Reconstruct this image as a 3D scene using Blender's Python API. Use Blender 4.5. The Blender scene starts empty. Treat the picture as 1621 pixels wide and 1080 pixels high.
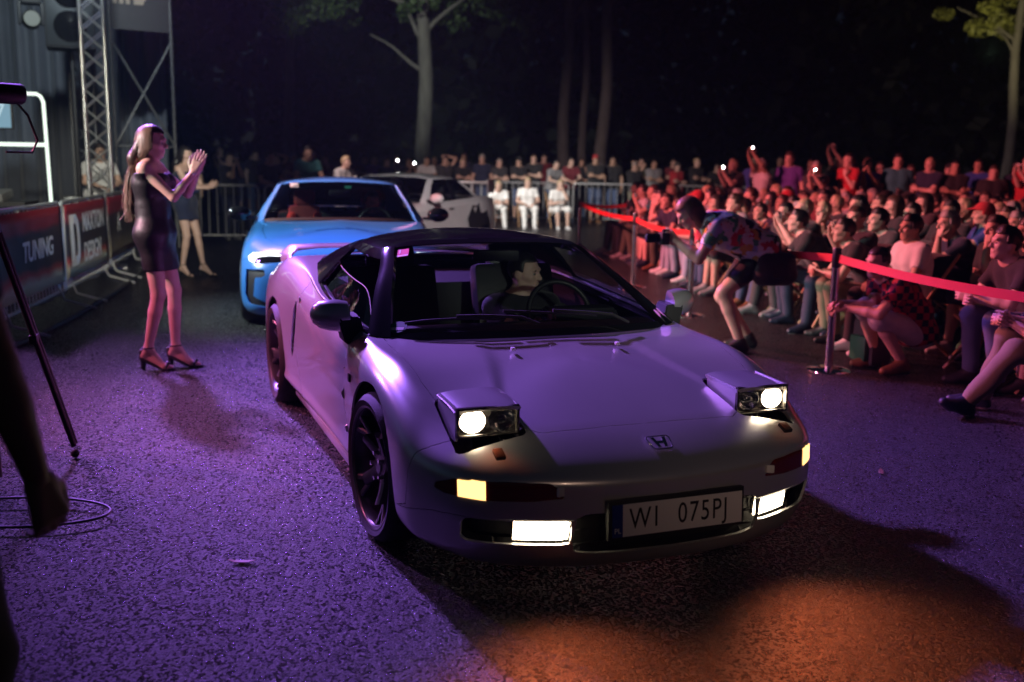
import bpy, bmesh, math, random
import numpy as np
from mathutils import Vector, Matrix, Euler
from mathutils.bvhtree import BVHTree

R = math.radians
SC = bpy.context.scene
COL = SC.collection
random.seed(7)
rng = np.random.default_rng(11)

# ------------------------------------------------------------------ camera
CAM_H, PITCH, ROLL = 1.527, 0.1762, 0.01798
cam_data = bpy.data.cameras.new('camera')
cam = bpy.data.objects.new('camera', cam_data)
COL.objects.link(cam)
_rt = Vector((1, 0, 0)); _up = Vector((0, math.sin(PITCH), math.cos(PITCH))); _fw = Vector((0, math.cos(PITCH), -math.sin(PITCH)))
_r2 = _rt * math.cos(ROLL) + _up * math.sin(ROLL); _u2 = _up * math.cos(ROLL) - _rt * math.sin(ROLL)
cam.matrix_world = Matrix(((_r2.x, _u2.x, -_fw.x, 0), (_r2.y, _u2.y, -_fw.y, 0), (_r2.z, _u2.z, -_fw.z, CAM_H), (0, 0, 0, 1)))
cam_data.sensor_width = 36.0
cam_data.lens = 36.0 * 1576 / 1621
cam_data.clip_start = 0.05
cam_data.clip_end = 600
cam_data.dof.use_dof = True
cam_data.dof.focus_distance = 4.3
cam_data.dof.aperture_fstop = 1.8
SC.camera = cam

# ------------------------------------------------------------------ world and exposure
world = bpy.data.worlds.new('World'); SC.world = world; world.use_nodes = True
_n = world.node_tree.nodes; _l = world.node_tree.links
_bg = _n['Background']
_sky = _n.new('ShaderNodeTexSky'); _sky.sky_type = 'NISHITA'; _sky.sun_disc = False
_sky.sun_elevation = R(-3.0); _sky.sun_rotation = R(-75); _sky.air_density = 1.0; _sky.dust_density = 0.0; _sky.ozone_density = 4.0
_tint = _n.new('ShaderNodeHueSaturation'); _tint.inputs['Saturation'].default_value = 0.45
_l.new(_sky.outputs['Color'], _tint.inputs['Color']); _mul = _n.new('ShaderNodeMix'); _mul.data_type = 'RGBA'; _mul.blend_type = 'MULTIPLY'; _mul.inputs[0].default_value = 1.0; _mul.inputs[7].default_value = (0.62, 0.98, 1.20, 1)
_l.new(_tint.outputs['Color'], _mul.inputs[6]); _l.new(_mul.outputs[2], _bg.inputs['Color'])
_bg.inputs['Strength'].default_value = 0.16
SC.view_settings.view_transform = 'Standard'; SC.view_settings.look = 'None'
SC.view_settings.exposure = 0.0; SC.view_settings.gamma = 1.0
SC.view_settings.use_curve_mapping = False
SC.cycles.use_denoising = True
SC.cycles.max_bounces = 8; SC.cycles.diffuse_bounces = 3; SC.cycles.glossy_bounces = 4
SC.cycles.transmission_bounces = 6; SC.cycles.transparent_max_bounces = 12; SC.cycles.volume_bounces = 0
SC.cycles.sample_clamp_indirect = 4.0
SC.cycles.use_light_tree = True

# ------------------------------------------------------------------ stage and other lamps, most out of frame, plus added fill spots
def spot(name, loc, target, color, power, size=60, blend=0.6, radius=0.12):
    d = bpy.data.lights.new(name, 'SPOT'); d.energy = power; d.color = color
    d.spot_size = R(size); d.spot_blend = blend; d.shadow_soft_size = radius
    o = bpy.data.objects.new(name, d); COL.objects.link(o); o.location = loc
    o.rotation_euler = (Vector(target) - Vector(loc)).to_track_quat('-Z', 'Y').to_euler()
    return o
LAMPS = [
    ('stage_lamp_violet', (-5.9, 13.4, 7.0), (0.05, 5.9, 0.7), (0.38, 0.16, 1.0), 21000, 33, 1.0, 0.28),
    ('stage_lamp_lilac', (-7.4, 10.4, 5.2), (-1.9, 6.6, 0.2), (0.58, 0.22, 1.0), 3400, 34, 1.0, 0.3),
    ('stage_lamp_magenta', (-7.2, 5.8, 4.0), (-1.4, 6.1, 0.5), (1.0, 0.20, 0.44), 3600, 34, 0.9, 0.25),
    ('stage_lamp_red', (-6.4, 12.6, 5.0), (5.5, 11.8, 0.9), (1.0, 0.18, 0.22), 9000, 68, 0.5, 0.2),
    ('stage_lamp_white', (-7.0, 5.4, 3.4), (-2.5, 7.4, 1.4), (0.86, 1.0, 0.90), 2300, 18, 0.7, 0.2),
    ('stage_lamp_pale', (-7.4, 9.2, 4.4), (-2.0, 10.2, 1.0), (0.86, 1.0, 0.96), 3400, 42, 0.7, 0.2),
    ('stage_lamp_cool', (-5.3, 15.2, 5.6), (0.4, 24.6, 0.6), (0.88, 1.0, 0.94), 4500, 22, 0.7, 0.12),
    ('stage_lamp_back', (-5.4, 15.4, 6.2), (3.0, 25.0, 0.0), (1.0, 0.72, 0.68), 4000, 60, 0.8, 0.15),  # added fill that brightens the far onlookers
    ('stage_lamp_front', (-0.6, 0.6, 5.2), (-5.3, 12.0, 1.5), (1.0, 0.97, 0.80), 5600, 20, 0.8, 0.15),  # added spot above the camera to light the banners
    ('stage_lamp_deck', (-4.2, 10.0, 6.5), (-8.0, 17.5, 3.2), (0.80, 0.95, 1.0), 2000, 42, 0.8, 0.15),  # added fill that lifts the stage gear and drape
    ('stage_lamp_far', (1.5, 0.5, 5.6), (-1.4, 16.2, 0.9), (1.0, 0.90, 0.92), 7000, 9, 0.6, 0.15),  # added narrow spot that whitens the saloon, hung near the camera
    ('stage_lamp_side', (3.3, -1.8, 2.5), (0.30, 5.6, 0.98), (0.95, 1.0, 0.88), 700, 9, 0.5, 0.10),
    ('stage_lamp_trees', (-5.0, 15.5, 6.6), (-3.4, 29.5, 4.9), (0.92, 1.0, 0.86), 3600, 28, 0.9, 0.10),
    ('park_lamp', (11.0, 24.0, 4.2), (14.2, 29.5, 6.0), (1.0, 0.86, 0.45), 800, 60, 0.9, 0.10),
    ('audience_lamp', (2.5, -5.0, 4.0), (0.9, 4.5, 0.7), (1.0, 0.64, 0.46), 320, 15, 0.9, 0.4),  # added warm fill in place of headlamp bounce on the bumper
]
for _a in LAMPS:
    spot(*_a)

# ------------------------------------------------------------------ small helpers
def pm(name, col, rough=0.5, metal=0.0, coat=0.0, var=0.12, vscale=8.0, bump=0.0, bscale=200.0, spec=0.5, emit=None, estr=0.0, alpha=None, sheen=0.0, stretch=1.0):
    m = bpy.data.materials.get(name)
    if m: return m
    m = bpy.data.materials.new(name); m.use_nodes = True
    nt = m.node_tree; b = nt.nodes['Principled BSDF']
    b.inputs['Roughness'].default_value = rough; b.inputs['Metallic'].default_value = metal
    b.inputs['Specular IOR Level'].default_value = spec
    b.inputs['Coat Weight'].default_value = coat; b.inputs['Coat Roughness'].default_value = 0.04
    if sheen: b.inputs['Sheen Weight'].default_value = sheen
    c = (*col, 1)
    if var > 0:
        tc = nt.nodes.new('ShaderNodeTexCoord'); nz = nt.nodes.new('ShaderNodeTexNoise')
        nz.inputs['Scale'].default_value = vscale; nz.inputs['Detail'].default_value = 5
        rp = nt.nodes.new('ShaderNodeMix'); rp.data_type = 'RGBA'
        rp.inputs[6].default_value = tuple(max(0, v * (1 - var)) for v in col) + (1,)
        rp.inputs[7].default_value = tuple(min(1, v * (1 + var)) for v in col) + (1,)
        mp = nt.nodes.new('ShaderNodeMapping'); mp.inputs['Scale'].default_value = (1, 1, stretch)
        nt.links.new(tc.outputs['Object'], mp.inputs['Vector']); nt.links.new(mp.outputs['Vector'], nz.inputs['Vector']); nt.links.new(nz.outputs['Fac'], rp.inputs[0])
        nt.links.new(rp.outputs[2], b.inputs['Base Color'])
    else:
        b.inputs['Base Color'].default_value = c
    if bump > 0:
        tc = nt.nodes.new('ShaderNodeTexCoord'); nz = nt.nodes.new('ShaderNodeTexNoise'); bp = nt.nodes.new('ShaderNodeBump')
        nz.inputs['Scale'].default_value = bscale; nz.inputs['Detail'].default_value = 4
        bp.inputs['Strength'].default_value = bump; bp.inputs['Distance'].default_value = 0.01
        mp = nt.nodes.new('ShaderNodeMapping'); mp.inputs['Scale'].default_value = (1, 1, stretch)
        nt.links.new(tc.outputs['Object'], mp.inputs['Vector']); nt.links.new(mp.outputs['Vector'], nz.inputs['Vector']); nt.links.new(nz.outputs['Fac'], bp.inputs['Height'])
        nt.links.new(bp.outputs['Normal'], b.inputs['Normal'])
    if emit:
        b.inputs['Emission Color'].default_value = (*emit, 1); b.inputs['Emission Strength'].default_value = estr
    m.diffuse_color = c
    return m

def glass_mat(name, tint=(0.8, 0.85, 0.85), gloss_rough=0.02, ior=1.45):
    m = bpy.data.materials.get(name)
    if m: return m
    m = bpy.data.materials.new(name); m.use_nodes = True; nt = m.node_tree
    nt.nodes.remove(nt.nodes['Principled BSDF']); out = nt.nodes['Material Output']
    t = nt.nodes.new('ShaderNodeBsdfTransparent'); t.inputs['Color'].default_value = (*tint, 1)
    g = nt.nodes.new('ShaderNodeBsdfGlossy'); g.inputs['Roughness'].default_value = gloss_rough
    lw = nt.nodes.new('ShaderNodeLayerWeight'); lw.inputs['Blend'].default_value = 0.5
    pw = nt.nodes.new('ShaderNodeMath'); pw.operation = 'POWER'; pw.inputs[1].default_value = 5.0; nt.links.new(lw.outputs['Facing'], pw.inputs[0])
    fr = nt.nodes.new('ShaderNodeMath'); fr.operation = 'MULTIPLY_ADD'; fr.inputs[1].default_value = 0.93; fr.inputs[2].default_value = 0.045; nt.links.new(pw.outputs[0], fr.inputs[0])
    nz = nt.nodes.new('ShaderNodeTexNoise'); nz.inputs['Scale'].default_value = 3
    bp = nt.nodes.new('ShaderNodeBump'); bp.inputs['Strength'].default_value = 0.02
    mx = nt.nodes.new('ShaderNodeMixShader')
    nt.links.new(nz.outputs['Fac'], bp.inputs['Height']); nt.links.new(bp.outputs['Normal'], g.inputs['Normal'])
    nt.links.new(fr.outputs[0], mx.inputs['Fac']); nt.links.new(t.outputs[0], mx.inputs[1]); nt.links.new(g.outputs[0], mx.inputs[2])
    nt.links.new(mx.outputs[0], out.inputs['Surface'])
    return m

def emit_mat(name, col, strength):
    m = bpy.data.materials.get(name)
    if m: return m
    m = bpy.data.materials.new(name); m.use_nodes = True; nt = m.node_tree
    b = nt.nodes['Principled BSDF']; b.inputs['Base Color'].default_value = (0.02, 0.02, 0.02, 1)
    b.inputs['Emission Color'].default_value = (*col, 1); b.inputs['Emission Strength'].default_value = strength
    return m

def link(o, parent=None):
    COL.objects.link(o)
    if parent is not None: o.parent = parent
    return o

def mobj(name, verts, faces, mats, parent=None, smooth=True, fm=None):
    me = bpy.data.meshes.new(name)
    me.from_pydata([tuple(map(float, v)) for v in verts], [], [tuple(int(i) for i in f) for f in faces])
    if not isinstance(mats, (list, tuple)): mats = [mats]
    for m in mats: me.materials.append(m)
    if fm is not None: me.polygons.foreach_set('material_index', np.asarray(fm, np.int32))
    if smooth: me.polygons.foreach_set('use_smooth', np.ones(len(me.polygons), bool))
    me.update()
    return link(bpy.data.objects.new(name, me), parent)

def bmobj(name, bm, mat, parent=None, smooth=False, angle=None):
    me = bpy.data.meshes.new(name)
    bmesh.ops.recalc_face_normals(bm, faces=bm.faces[:])
    bm.to_mesh(me); bm.free()
    for m in (mat if isinstance(mat, (list, tuple)) else [mat]): me.materials.append(m)
    if smooth:
        me.polygons.foreach_set('use_smooth', np.ones(len(me.polygons), bool))
        if angle: me.set_sharp_from_angle(angle=R(angle))
    return link(bpy.data.objects.new(name, me), parent)

def empty(name, loc=(0, 0, 0), rz=0.0, parent=None):
    o = bpy.data.objects.new(name, None); o.empty_display_size = 0.1
    link(o, parent); o.location = loc; o.rotation_euler = (0, 0, rz)
    return o

def tag(o, label, cat, group=None):
    o['label'] = label; o['category'] = cat
    if group: o['group'] = group
    return o

def struct(o): o['kind'] = 'structure'; return o

def box_bm(bm, c, s, rot=None, bevel=0.0):
    r = bmesh.ops.create_cube(bm, size=1.0)
    vs = r['verts']
    M = Matrix.Translation(c) @ (rot.to_matrix().to_4x4() if isinstance(rot, Euler) else (rot if rot is not None else Matrix())) @ Matrix.Diagonal((*s, 1))
    bmesh.ops.transform(bm, matrix=M, verts=vs)
    if bevel > 0:
        es = list({e for v in vs for e in v.link_edges})
        bmesh.ops.bevel(bm, geom=es, offset=bevel, segments=2, profile=0.6, affect='EDGES')
    return vs

def box(name, c, s, mat, parent=None, rot=None, bevel=0.0):
    bm = bmesh.new(); box_bm(bm, c, s, rot, bevel)
    return bmobj(name, bm, mat, parent, smooth=bevel > 0, angle=35)

def tube_bm(bm, pts, r, seg=10, closed=False, cap=True):
    pts = [Vector(p) for p in pts]; n = len(pts)
    rs = r if isinstance(r, (list, tuple)) else [r] * n
    rings = []; prev = None
    for i, p in enumerate(pts):
        if closed: t = pts[(i + 1) % n] - pts[i - 1]
        else: t = pts[min(i + 1, n - 1)] - pts[max(i - 1, 0)]
        t.normalize()
        if prev is None:
            a = Vector((0, 0, 1)) if abs(t.z) < 0.9 else Vector((1, 0, 0))
            u = t.cross(a).normalized()
        else:
            u = (prev - t * prev.dot(t)).normalized()
        prev = u; w = t.cross(u)
        rings.append([bm.verts.new(p + (u * math.cos(2 * math.pi * k / seg) + w * math.sin(2 * math.pi * k / seg)) * rs[i]) for k in range(seg)])
    m = n if closed else n - 1
    for i in range(m):
        A, B = rings[i], rings[(i + 1) % n]
        for k in range(seg):
            bm.faces.new((A[k], A[(k + 1) % seg], B[(k + 1) % seg], B[k]))
    if cap and not closed:
        bm.faces.new(rings[0][::-1]); bm.faces.new(rings[-1])
    return rings

def tube(name, pts, r, mat, parent=None, seg=10, closed=False):
    bm = bmesh.new(); tube_bm(bm, pts, r, seg, closed)
    return bmobj(name, bm, mat, parent, smooth=True, angle=50)

def lathe(name, prof, mat, parent=None, seg=32, axis='Z', M=None, fm=None, angle=40):
    """prof: (radius, height) pairs; closed at both ends when the radius is 0."""
    bm = bmesh.new(); rings = []
    for (r, h) in prof:
        if r <= 1e-6: rings.append([bm.verts.new((0, 0, h))])
        else: rings.append([bm.verts.new((r * math.cos(2 * math.pi * k / seg), r * math.sin(2 * math.pi * k / seg), h)) for k in range(seg)])
    for i in range(len(rings) - 1):
        A, B = rings[i], rings[i + 1]
        for k in range(seg):
            k2 = (k + 1) % seg
            if len(A) == 1 and len(B) == 1: continue
            f = bm.faces.new((A[0], B[k2], B[k]) if len(A) == 1 else (A[k], A[k2], B[0]) if len(B) == 1 else (A[k], A[k2], B[k2], B[k]))
            if fm: f.material_index = fm[i]
    if axis == 'X': bmesh.ops.transform(bm, matrix=Matrix.Rotation(R(90), 4, 'Y'), verts=bm.verts[:])
    if axis == 'Y': bmesh.ops.transform(bm, matrix=Matrix.Rotation(R(-90), 4, 'X'), verts=bm.verts[:])
    if M is not None: bmesh.ops.transform(bm, matrix=M, verts=bm.verts[:])
    return bmobj(name, bm, mat, parent, smooth=True, angle=angle)

def prism(name, poly, depth, mat, parent=None, M=None, bevel=0.0):
    """extrude a 2-D outline (x, y) along z by depth"""
    bm = bmesh.new()
    vs = [bm.verts.new((x, y, 0)) for x, y in poly]
    f = bm.faces.new(vs)
    r = bmesh.ops.extrude_face_region(bm, geom=[f])
    bmesh.ops.translate(bm, vec=(0, 0, depth), verts=[v for v in r['geom'] if isinstance(v, bmesh.types.BMVert)])
    if bevel > 0: bmesh.ops.bevel(bm, geom=bm.edges[:], offset=bevel, segments=2, affect='EDGES')
    if M is not None: bmesh.ops.transform(bm, matrix=M, verts=bm.verts[:])
    return bmobj(name, bm, mat, parent, smooth=bevel > 0, angle=40)

def text_obj(name, body, size, mat, parent, M, extrude=0.0006, align='CENTER', xscale=1.0, shear=0.0, bold=0.0, spacing=1.0):
    c = bpy.data.curves.new(name, 'FONT'); c.body = body; c.size = size; c.extrude = extrude
    c.align_x = align; c.align_y = 'CENTER'; c.shear = shear; c.offset = bold; c.space_character = spacing
    c.materials.append(mat); c.resolution_u = 4
    o = bpy.data.objects.new(name + '_curve', c); COL.objects.link(o)
    me = bpy.data.meshes.new_from_object(o)
    bpy.data.objects.remove(o); bpy.data.curves.remove(c)
    me.transform(Matrix.Diagonal((xscale, 1, 1, 1))); me.transform(M)
    me.name = name
    return link(bpy.data.objects.new(name, me), parent)

def copy_tree(o, parent=None):
    c = o.copy(); COL.objects.link(c); c.parent = parent
    for ch in list(o.children): copy_tree(ch, c)
    return c

def frame(x, y, z, o):
    """matrix from three axes and an origin"""
    x, y, z, o = map(Vector, (x, y, z, o))
    return Matrix(((x.x, y.x, z.x, o.x), (x.y, y.y, z.y, o.y), (x.z, y.z, z.z, o.z), (0, 0, 0, 1)))

def nspline(t, Y, tt):
    """natural cubic spline through (t, Y), evaluated at tt; Y may have trailing axes"""
    t = np.asarray(t, float); Y = np.asarray(Y, float); n = len(t)
    sh = Y.shape[1:]; Yf = Y.reshape(n, -1); h = np.diff(t)
    A = np.zeros((n, n)); B = np.zeros_like(Yf); A[0, 0] = A[-1, -1] = 1
    for i in range(1, n - 1):
        A[i, i - 1] = h[i - 1]; A[i, i] = 2 * (h[i - 1] + h[i]); A[i, i + 1] = h[i]
        B[i] = 6 * ((Yf[i + 1] - Yf[i]) / h[i] - (Yf[i] - Yf[i - 1]) / h[i - 1])
    Mm = np.linalg.solve(A, B)
    tt = np.asarray(tt, float); k = np.clip(np.searchsorted(t, tt, 'right') - 1, 0, n - 2)
    a = ((t[k + 1] - tt) / h[k])[:, None]; b = ((tt - t[k]) / h[k])[:, None]; hk = h[k][:, None]
    out = a * Yf[k] + b * Yf[k + 1] + ((a ** 3 - a) * Mm[k] + (b ** 3 - b) * Mm[k + 1]) * hk ** 2 / 6
    return out.reshape((len(tt),) + sh)

def dense(G, nr, nc):
    """bicubic refinement of a control grid G[row][col] = (x, y, z); returns P plus the row and column parameters"""
    G = np.asarray(G, float); r, c = G.shape[:2]
    rp = np.linspace(0, r - 1, (r - 1) * nr + 1); cp = np.linspace(0, c - 1, (c - 1) * nc + 1)
    T = nspline(range(r), G, rp)
    T = nspline(range(c), T.transpose(1, 0, 2), cp).transpose(1, 0, 2)
    return T, rp, cp

def ss(a, b, x):
    t = np.clip((np.asarray(x, float) - a) / (b - a), 0, 1); return t * t * (3 - 2 * t)

def grid_faces(nr, nc, off=0, flip=False):
    F = []
    for i in range(nr - 1):
        for j in range(nc - 1):
            q = (off + i * nc + j, off + i * nc + j + 1, off + (i + 1) * nc + j + 1, off + (i + 1) * nc + j)
            F.append(q[::-1] if flip else q)
    return F

def apply_mods(o):
    dg = bpy.context.evaluated_depsgraph_get(); ev = o.evaluated_get(dg)
    me = bpy.data.meshes.new_from_object(ev, depsgraph=dg)
    old = o.data; o.modifiers.clear(); o.data = me
    if old.users == 0: bpy.data.meshes.remove(old)
    return o

def boolean(o, cutter, op='DIFFERENCE'):
    m = o.modifiers.new('b', 'BOOLEAN'); m.operation = op; m.object = cutter; m.solver = 'EXACT'
    apply_mods(o)
    me = cutter.data; bpy.data.objects.remove(cutter); bpy.data.meshes.remove(me)
    return o

def ribbon_cutter(poly, w, lo, hi, axis):
    """thin wall along a polyline; axis 'z': polyline in xy, wall spans z lo..hi; axis 'y': polyline in xz, wall spans y lo..hi"""
    P = [Vector((p[0], p[1])) for p in poly]; n = len(P); L = []; Rr = []
    for i, p in enumerate(P):
        t = (P[min(i + 1, n - 1)] - P[max(i - 1, 0)]).normalized(); nn = Vector((-t.y, t.x)) * (w / 2)
        L.append(p + nn); Rr.append(p - nn)
    ring = L + Rr[::-1]; m = len(ring)
    f = (lambda q, h: (q.x, q.y, h)) if axis == 'z' else (lambda q, h: (q.x, h, q.y))
    V = [f(q, lo) for q in ring] + [f(q, hi) for q in ring]
    F = []
    for i in range(m): F.append((i, (i + 1) % m, m + (i + 1) % m, m + i))
    for i in range(n - 1):
        F.append((i, m - 1 - i, m - 2 - i, i + 1)); F.append((m + i, m + i + 1, 2 * m - 2 - i, 2 * m - 1 - i))
    bm = bmesh.new(); vv = [bm.verts.new(v) for v in V]
    for q in F: bm.faces.new([vv[i] for i in q])
    me = bpy.data.meshes.new('cut'); bmesh.ops.recalc_face_normals(bm, faces=bm.faces[:]); bm.to_mesh(me); bm.free()
    return link(bpy.data.objects.new('cut', me))

def poly_cutter(poly, lo, hi, axis):
    """solid with outline poly; axis as in ribbon_cutter"""
    f = {'z': lambda q, h: (q[0], q[1], h), 'y': lambda q, h: (q[0], h, q[1]), 'x': lambda q, h: (h, q[0], q[1])}[axis]
    n = len(poly); bm = bmesh.new()
    A = [bm.verts.new(f(q, lo)) for q in poly]; B = [bm.verts.new(f(q, hi)) for q in poly]
    bm.faces.new(A); bm.faces.new(B[::-1])
    for i in range(n): bm.faces.new((A[i], A[(i + 1) % n], B[(i + 1) % n], B[i]))
    bmesh.ops.recalc_face_normals(bm, faces=bm.faces[:])
    me = bpy.data.meshes.new('cut'); bm.to_mesh(me); bm.free()
    return link(bpy.data.objects.new('cut', me))

def rrect(x0, x1, y0, y1, r, n=4):
    out = []
    for cx, cy, a0 in ((x1 - r, y1 - r, 0), (x0 + r, y1 - r, 90), (x0 + r, y0 + r, 180), (x1 - r, y0 + r, 270)):
        for k in range(n + 1):
            a = R(a0 + 90 * k / n); out.append((cx + r * math.cos(a), cy + r * math.sin(a)))
    return out

def loose_split(o):
    """split a mesh object into one object per connected island"""
    me = o.data; n = len(me.vertices)
    par = list(range(n))
    def find(a):
        while par[a] != a: par[a] = par[par[a]]; a = par[a]
        return a
    for e in me.edges:
        a, b = find(e.vertices[0]), find(e.vertices[1])
        if a != b: par[a] = b
    co = np.empty(n * 3); me.vertices.foreach_get('co', co); co = co.reshape(-1, 3)
    groups = {}
    for p in me.polygons: groups.setdefault(find(p.vertices[0]), []).append(p)
    res = []
    for ps in groups.values():
        ids = sorted({v for p in ps for v in p.vertices}); mp = {v: i for i, v in enumerate(ids)}
        res.append((co[ids], [[mp[v] for v in p.vertices] for p in ps], [p.material_index for p in ps]))
    return res

# ------------------------------------------------------------------ cutting an open surface along outlines
def poly_sd(P2, poly):
    """signed distance of points P2 (n,2) to a closed outline, negative inside"""
    poly = np.asarray(poly, float); n = len(poly); d = np.full(len(P2), 1e9); ins = np.zeros(len(P2), bool)
    for i in range(n):
        a, b = poly[i], poly[(i + 1) % n]; e = b - a; w = P2 - a
        t = np.clip((w @ e) / max(e @ e, 1e-12), 0, 1); q = w - t[:, None] * e
        d = np.minimum(d, (q ** 2).sum(1))
        c = ((a[1] <= P2[:, 1]) != (b[1] <= P2[:, 1]))
        if abs(e[1]) > 1e-12: ins ^= c & (P2[:, 0] < a[0] + (P2[:, 1] - a[1]) * e[0] / e[1])
    return np.where(ins, -1, 1) * np.sqrt(d)

def cut_surface(bm, f):
    bm.verts.ensure_lookup_table(); bm.verts.index_update()
    co = np.array([v.co[:] for v in bm.verts]); val = f(co); val[np.abs(val) < 1e-5] = 1e-5
    val = list(val); new = set()
    for e in [e for e in bm.edges if val[e.verts[0].index] * val[e.verts[1].index] < 0]:
        a, b = e.verts; va, vb = val[a.index], val[b.index]
        _, nv = bmesh.utils.edge_split(e, a, va / (va - vb)); new.add(nv)
    for fc in [fc for fc in bm.faces if sum(v in new for v in fc.verts) >= 2]:
        vs = [v for v in fc.verts if v in new]
        if len(vs) == 2:
            i, j = [list(fc.verts).index(v) for v in vs]; n = len(fc.verts)
            if (j - i) % n in (1, n - 1): continue
            try: bmesh.utils.face_split(fc, vs[0], vs[1])
            except ValueError: pass
        elif len(vs) == 4:
            try:
                f2, _ = bmesh.utils.face_split(fc, vs[0], vs[1])
                g = fc if vs[2] in fc.verts else f2
                bmesh.utils.face_split(g, vs[2], vs[3])
            except ValueError: pass
    bm.verts.index_update()

def extract(bm, keep, name, mats, parent, thick=0.01, gap=0.0042, mirror='both', angle=38, off=0.0):
    """make an object of the chosen faces; mirror 'both' welds both halves into one mesh, 'left'/'right' makes one side only"""
    fs = [f for f in bm.faces if keep[f.index]]
    ids = {}; V = []
    for f in fs:
        for v in f.verts:
            if v not in ids: ids[v] = len(V); V.append(v.co.copy())
    cnt = {}
    for f in fs:
        n = len(f.verts)
        for i in range(n):
            k = frozenset((ids[f.verts[i]], ids[f.verts[(i + 1) % n]])); cnt[k] = cnt.get(k, 0) + 1
    bd = {i for k, c in cnt.items() if c == 1 for i in k}
    if gap:
        acc = {i: Vector() for i in bd}; num = {i: 0 for i in bd}
        for f in fs:
            c = f.calc_center_median()
            for v in f.verts:
                i = ids[v]
                if i in acc: acc[i] += c; num[i] += 1
        for i in bd:
            if mirror == 'both' and abs(V[i].y) < 1e-3: continue
            d = acc[i] / num[i] - V[i]
            if d.length > 1e-6: V[i] = V[i] + d.normalized() * min(gap, d.length * .5)
    F = [[ids[v] for v in f.verts] for f in fs]
    out = []
    for sd in ((1, -1) if mirror == 'split' else (0,) if mirror == 'both' else (1,)):
        b2 = bmesh.new()
        for s_ in ((1, -1) if sd == 0 else (sd,)):
            vv = [b2.verts.new((v.x, v.y * s_, v.z)) for v in V]
            for q in F:
                try: b2.faces.new([vv[i] for i in (q if s_ > 0 else q[::-1])])
                except ValueError: pass
        if sd == 0: bmesh.ops.remove_doubles(b2, verts=[v for v in b2.verts if abs(v.co.y) < 2e-3], dist=1e-3)
        o = bmobj(name, b2, mats, parent, True, None)
        me = o.data
        if me.polygons:
            c = Vector((-1.2, 0, .35)); t = sum((p.normal.dot(p.center - c) * p.area for p in me.polygons))
            if t < 0: me.flip_normals()
        if off:
            me.update(); n = len(me.vertices); a = np.empty(n * 3); b = np.empty(n * 3)
            me.vertices.foreach_get('co', a); me.vertices.foreach_get('normal', b); me.vertices.foreach_set('co', a + b * off); me.update()
        if thick:
            md = o.modifiers.new('s', 'SOLIDIFY'); md.thickness = thick; md.offset = -1; apply_mods(o)
            o.data.polygons.foreach_set('use_smooth', np.ones(len(o.data.polygons), bool))
        o.data.set_sharp_from_angle(angle=R(angle))
        out.append(o)
    return out

class Panels:
    """half body surface (y >= 0) that is cut along outlines and shared out among panels"""
    def __init__(self, P):
        nr, nc = P.shape[:2]; self.bm = bmesh.new()
        V = [self.bm.verts.new(p) for p in P.reshape(-1, 3)]
        for q in grid_faces(nr, nc): self.bm.faces.new([V[i] for i in q])
        bmesh.ops.remove_doubles(self.bm, verts=self.bm.verts[:], dist=2e-4)
        self.regs = []
    def add(self, name, poly, axes, cond=None, circle=None):
        ax = ['xyz'.index(c) for c in axes]
        if circle: f = lambda co: np.hypot(co[:, ax[0]] - circle[0], co[:, ax[1]] - circle[1]) - circle[2]
        else: f = lambda co: poly_sd(co[:, ax], poly)
        g = f
        if cond is not None: g = lambda co: np.where(cond(co), f(co), 1.0)
        cut_surface(self.bm, g); self.regs.append((name, g))
    def done(self):
        self.bm.faces.ensure_lookup_table(); self.bm.faces.index_update()
        c = np.array([f.calc_center_median()[:] for f in self.bm.faces])
        lab = np.array(['rest'] * len(c), dtype=object)
        for name, g in self.regs:
            m = (g(c) < 0) & (lab == 'rest'); lab[m] = name
        self.lab = lab; self.cent = c
    def part(self, name, obj_name, mats, parent, **k):
        return extract(self.bm, self.lab == name, obj_name, mats, parent, **k)
# ------------------------------------------------------------------ silver sports car (x forward, y to the car's left, z up)
M_SILVER = pm('silver_paint', (0.64, 0.63, 0.64), 0.28, 0.62, coat=1.0, var=0.05, vscale=5)
M_BLACKGLOSS = pm('black_gloss', (0.008, 0.008, 0.009), 0.07, 0.0, coat=0.3, var=0.2)
M_BLACK = pm('black_plastic', (0.012, 0.012, 0.013), 0.55, var=0.3, vscale=30)
M_RUBBER = pm('tyre_rubber', (0.018, 0.018, 0.019), 0.75, var=0.3, vscale=40, bump=0.2, bscale=150)
M_GUN = pm('gunmetal_rim', (0.16, 0.15, 0.16), 0.28, 0.9, var=0.1)
M_CHROME = pm('chrome', (0.75, 0.75, 0.76), 0.12, 1.0, var=0.05)
M_STEEL = pm('brushed_steel', (0.6, 0.6, 0.6), 0.25, 1.0, var=0.1, vscale=60)
M_GLASS = glass_mat('car_glass', (0.64, 0.68, 0.68))
M_CLEAR = glass_mat('clear_lens', (0.95, 0.95, 0.95))
M_AMBER = pm('amber_lens', (0.13, 0.014, 0.006), 0.12, coat=1.0, var=0.3, vscale=60)
M_SEATBLK = pm('black_leather', (0.02, 0.02, 0.022), 0.45, var=0.2, bump=0.1, bscale=80)
M_WHITE = pm('white_print', (0.72, 0.72, 0.70), 0.5, var=0.06)
M_BLUEBAND = pm('plate_blue', (0.01, 0.03, 0.22), 0.4, var=0.05)
M_REDPRINT = pm('red_print', (0.62, 0.015, 0.04), 0.45, var=0.06)
M_HEAD = emit_mat('headlamp_glow', (1.0, 0.80, 0.55), 26.0)
M_FOG = emit_mat('fog_glow', (1.0, 0.82, 0.55), 16.0)
M_MARK = emit_mat('marker_glow', (1.0, 0.55, 0.18), 2.6)
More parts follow.
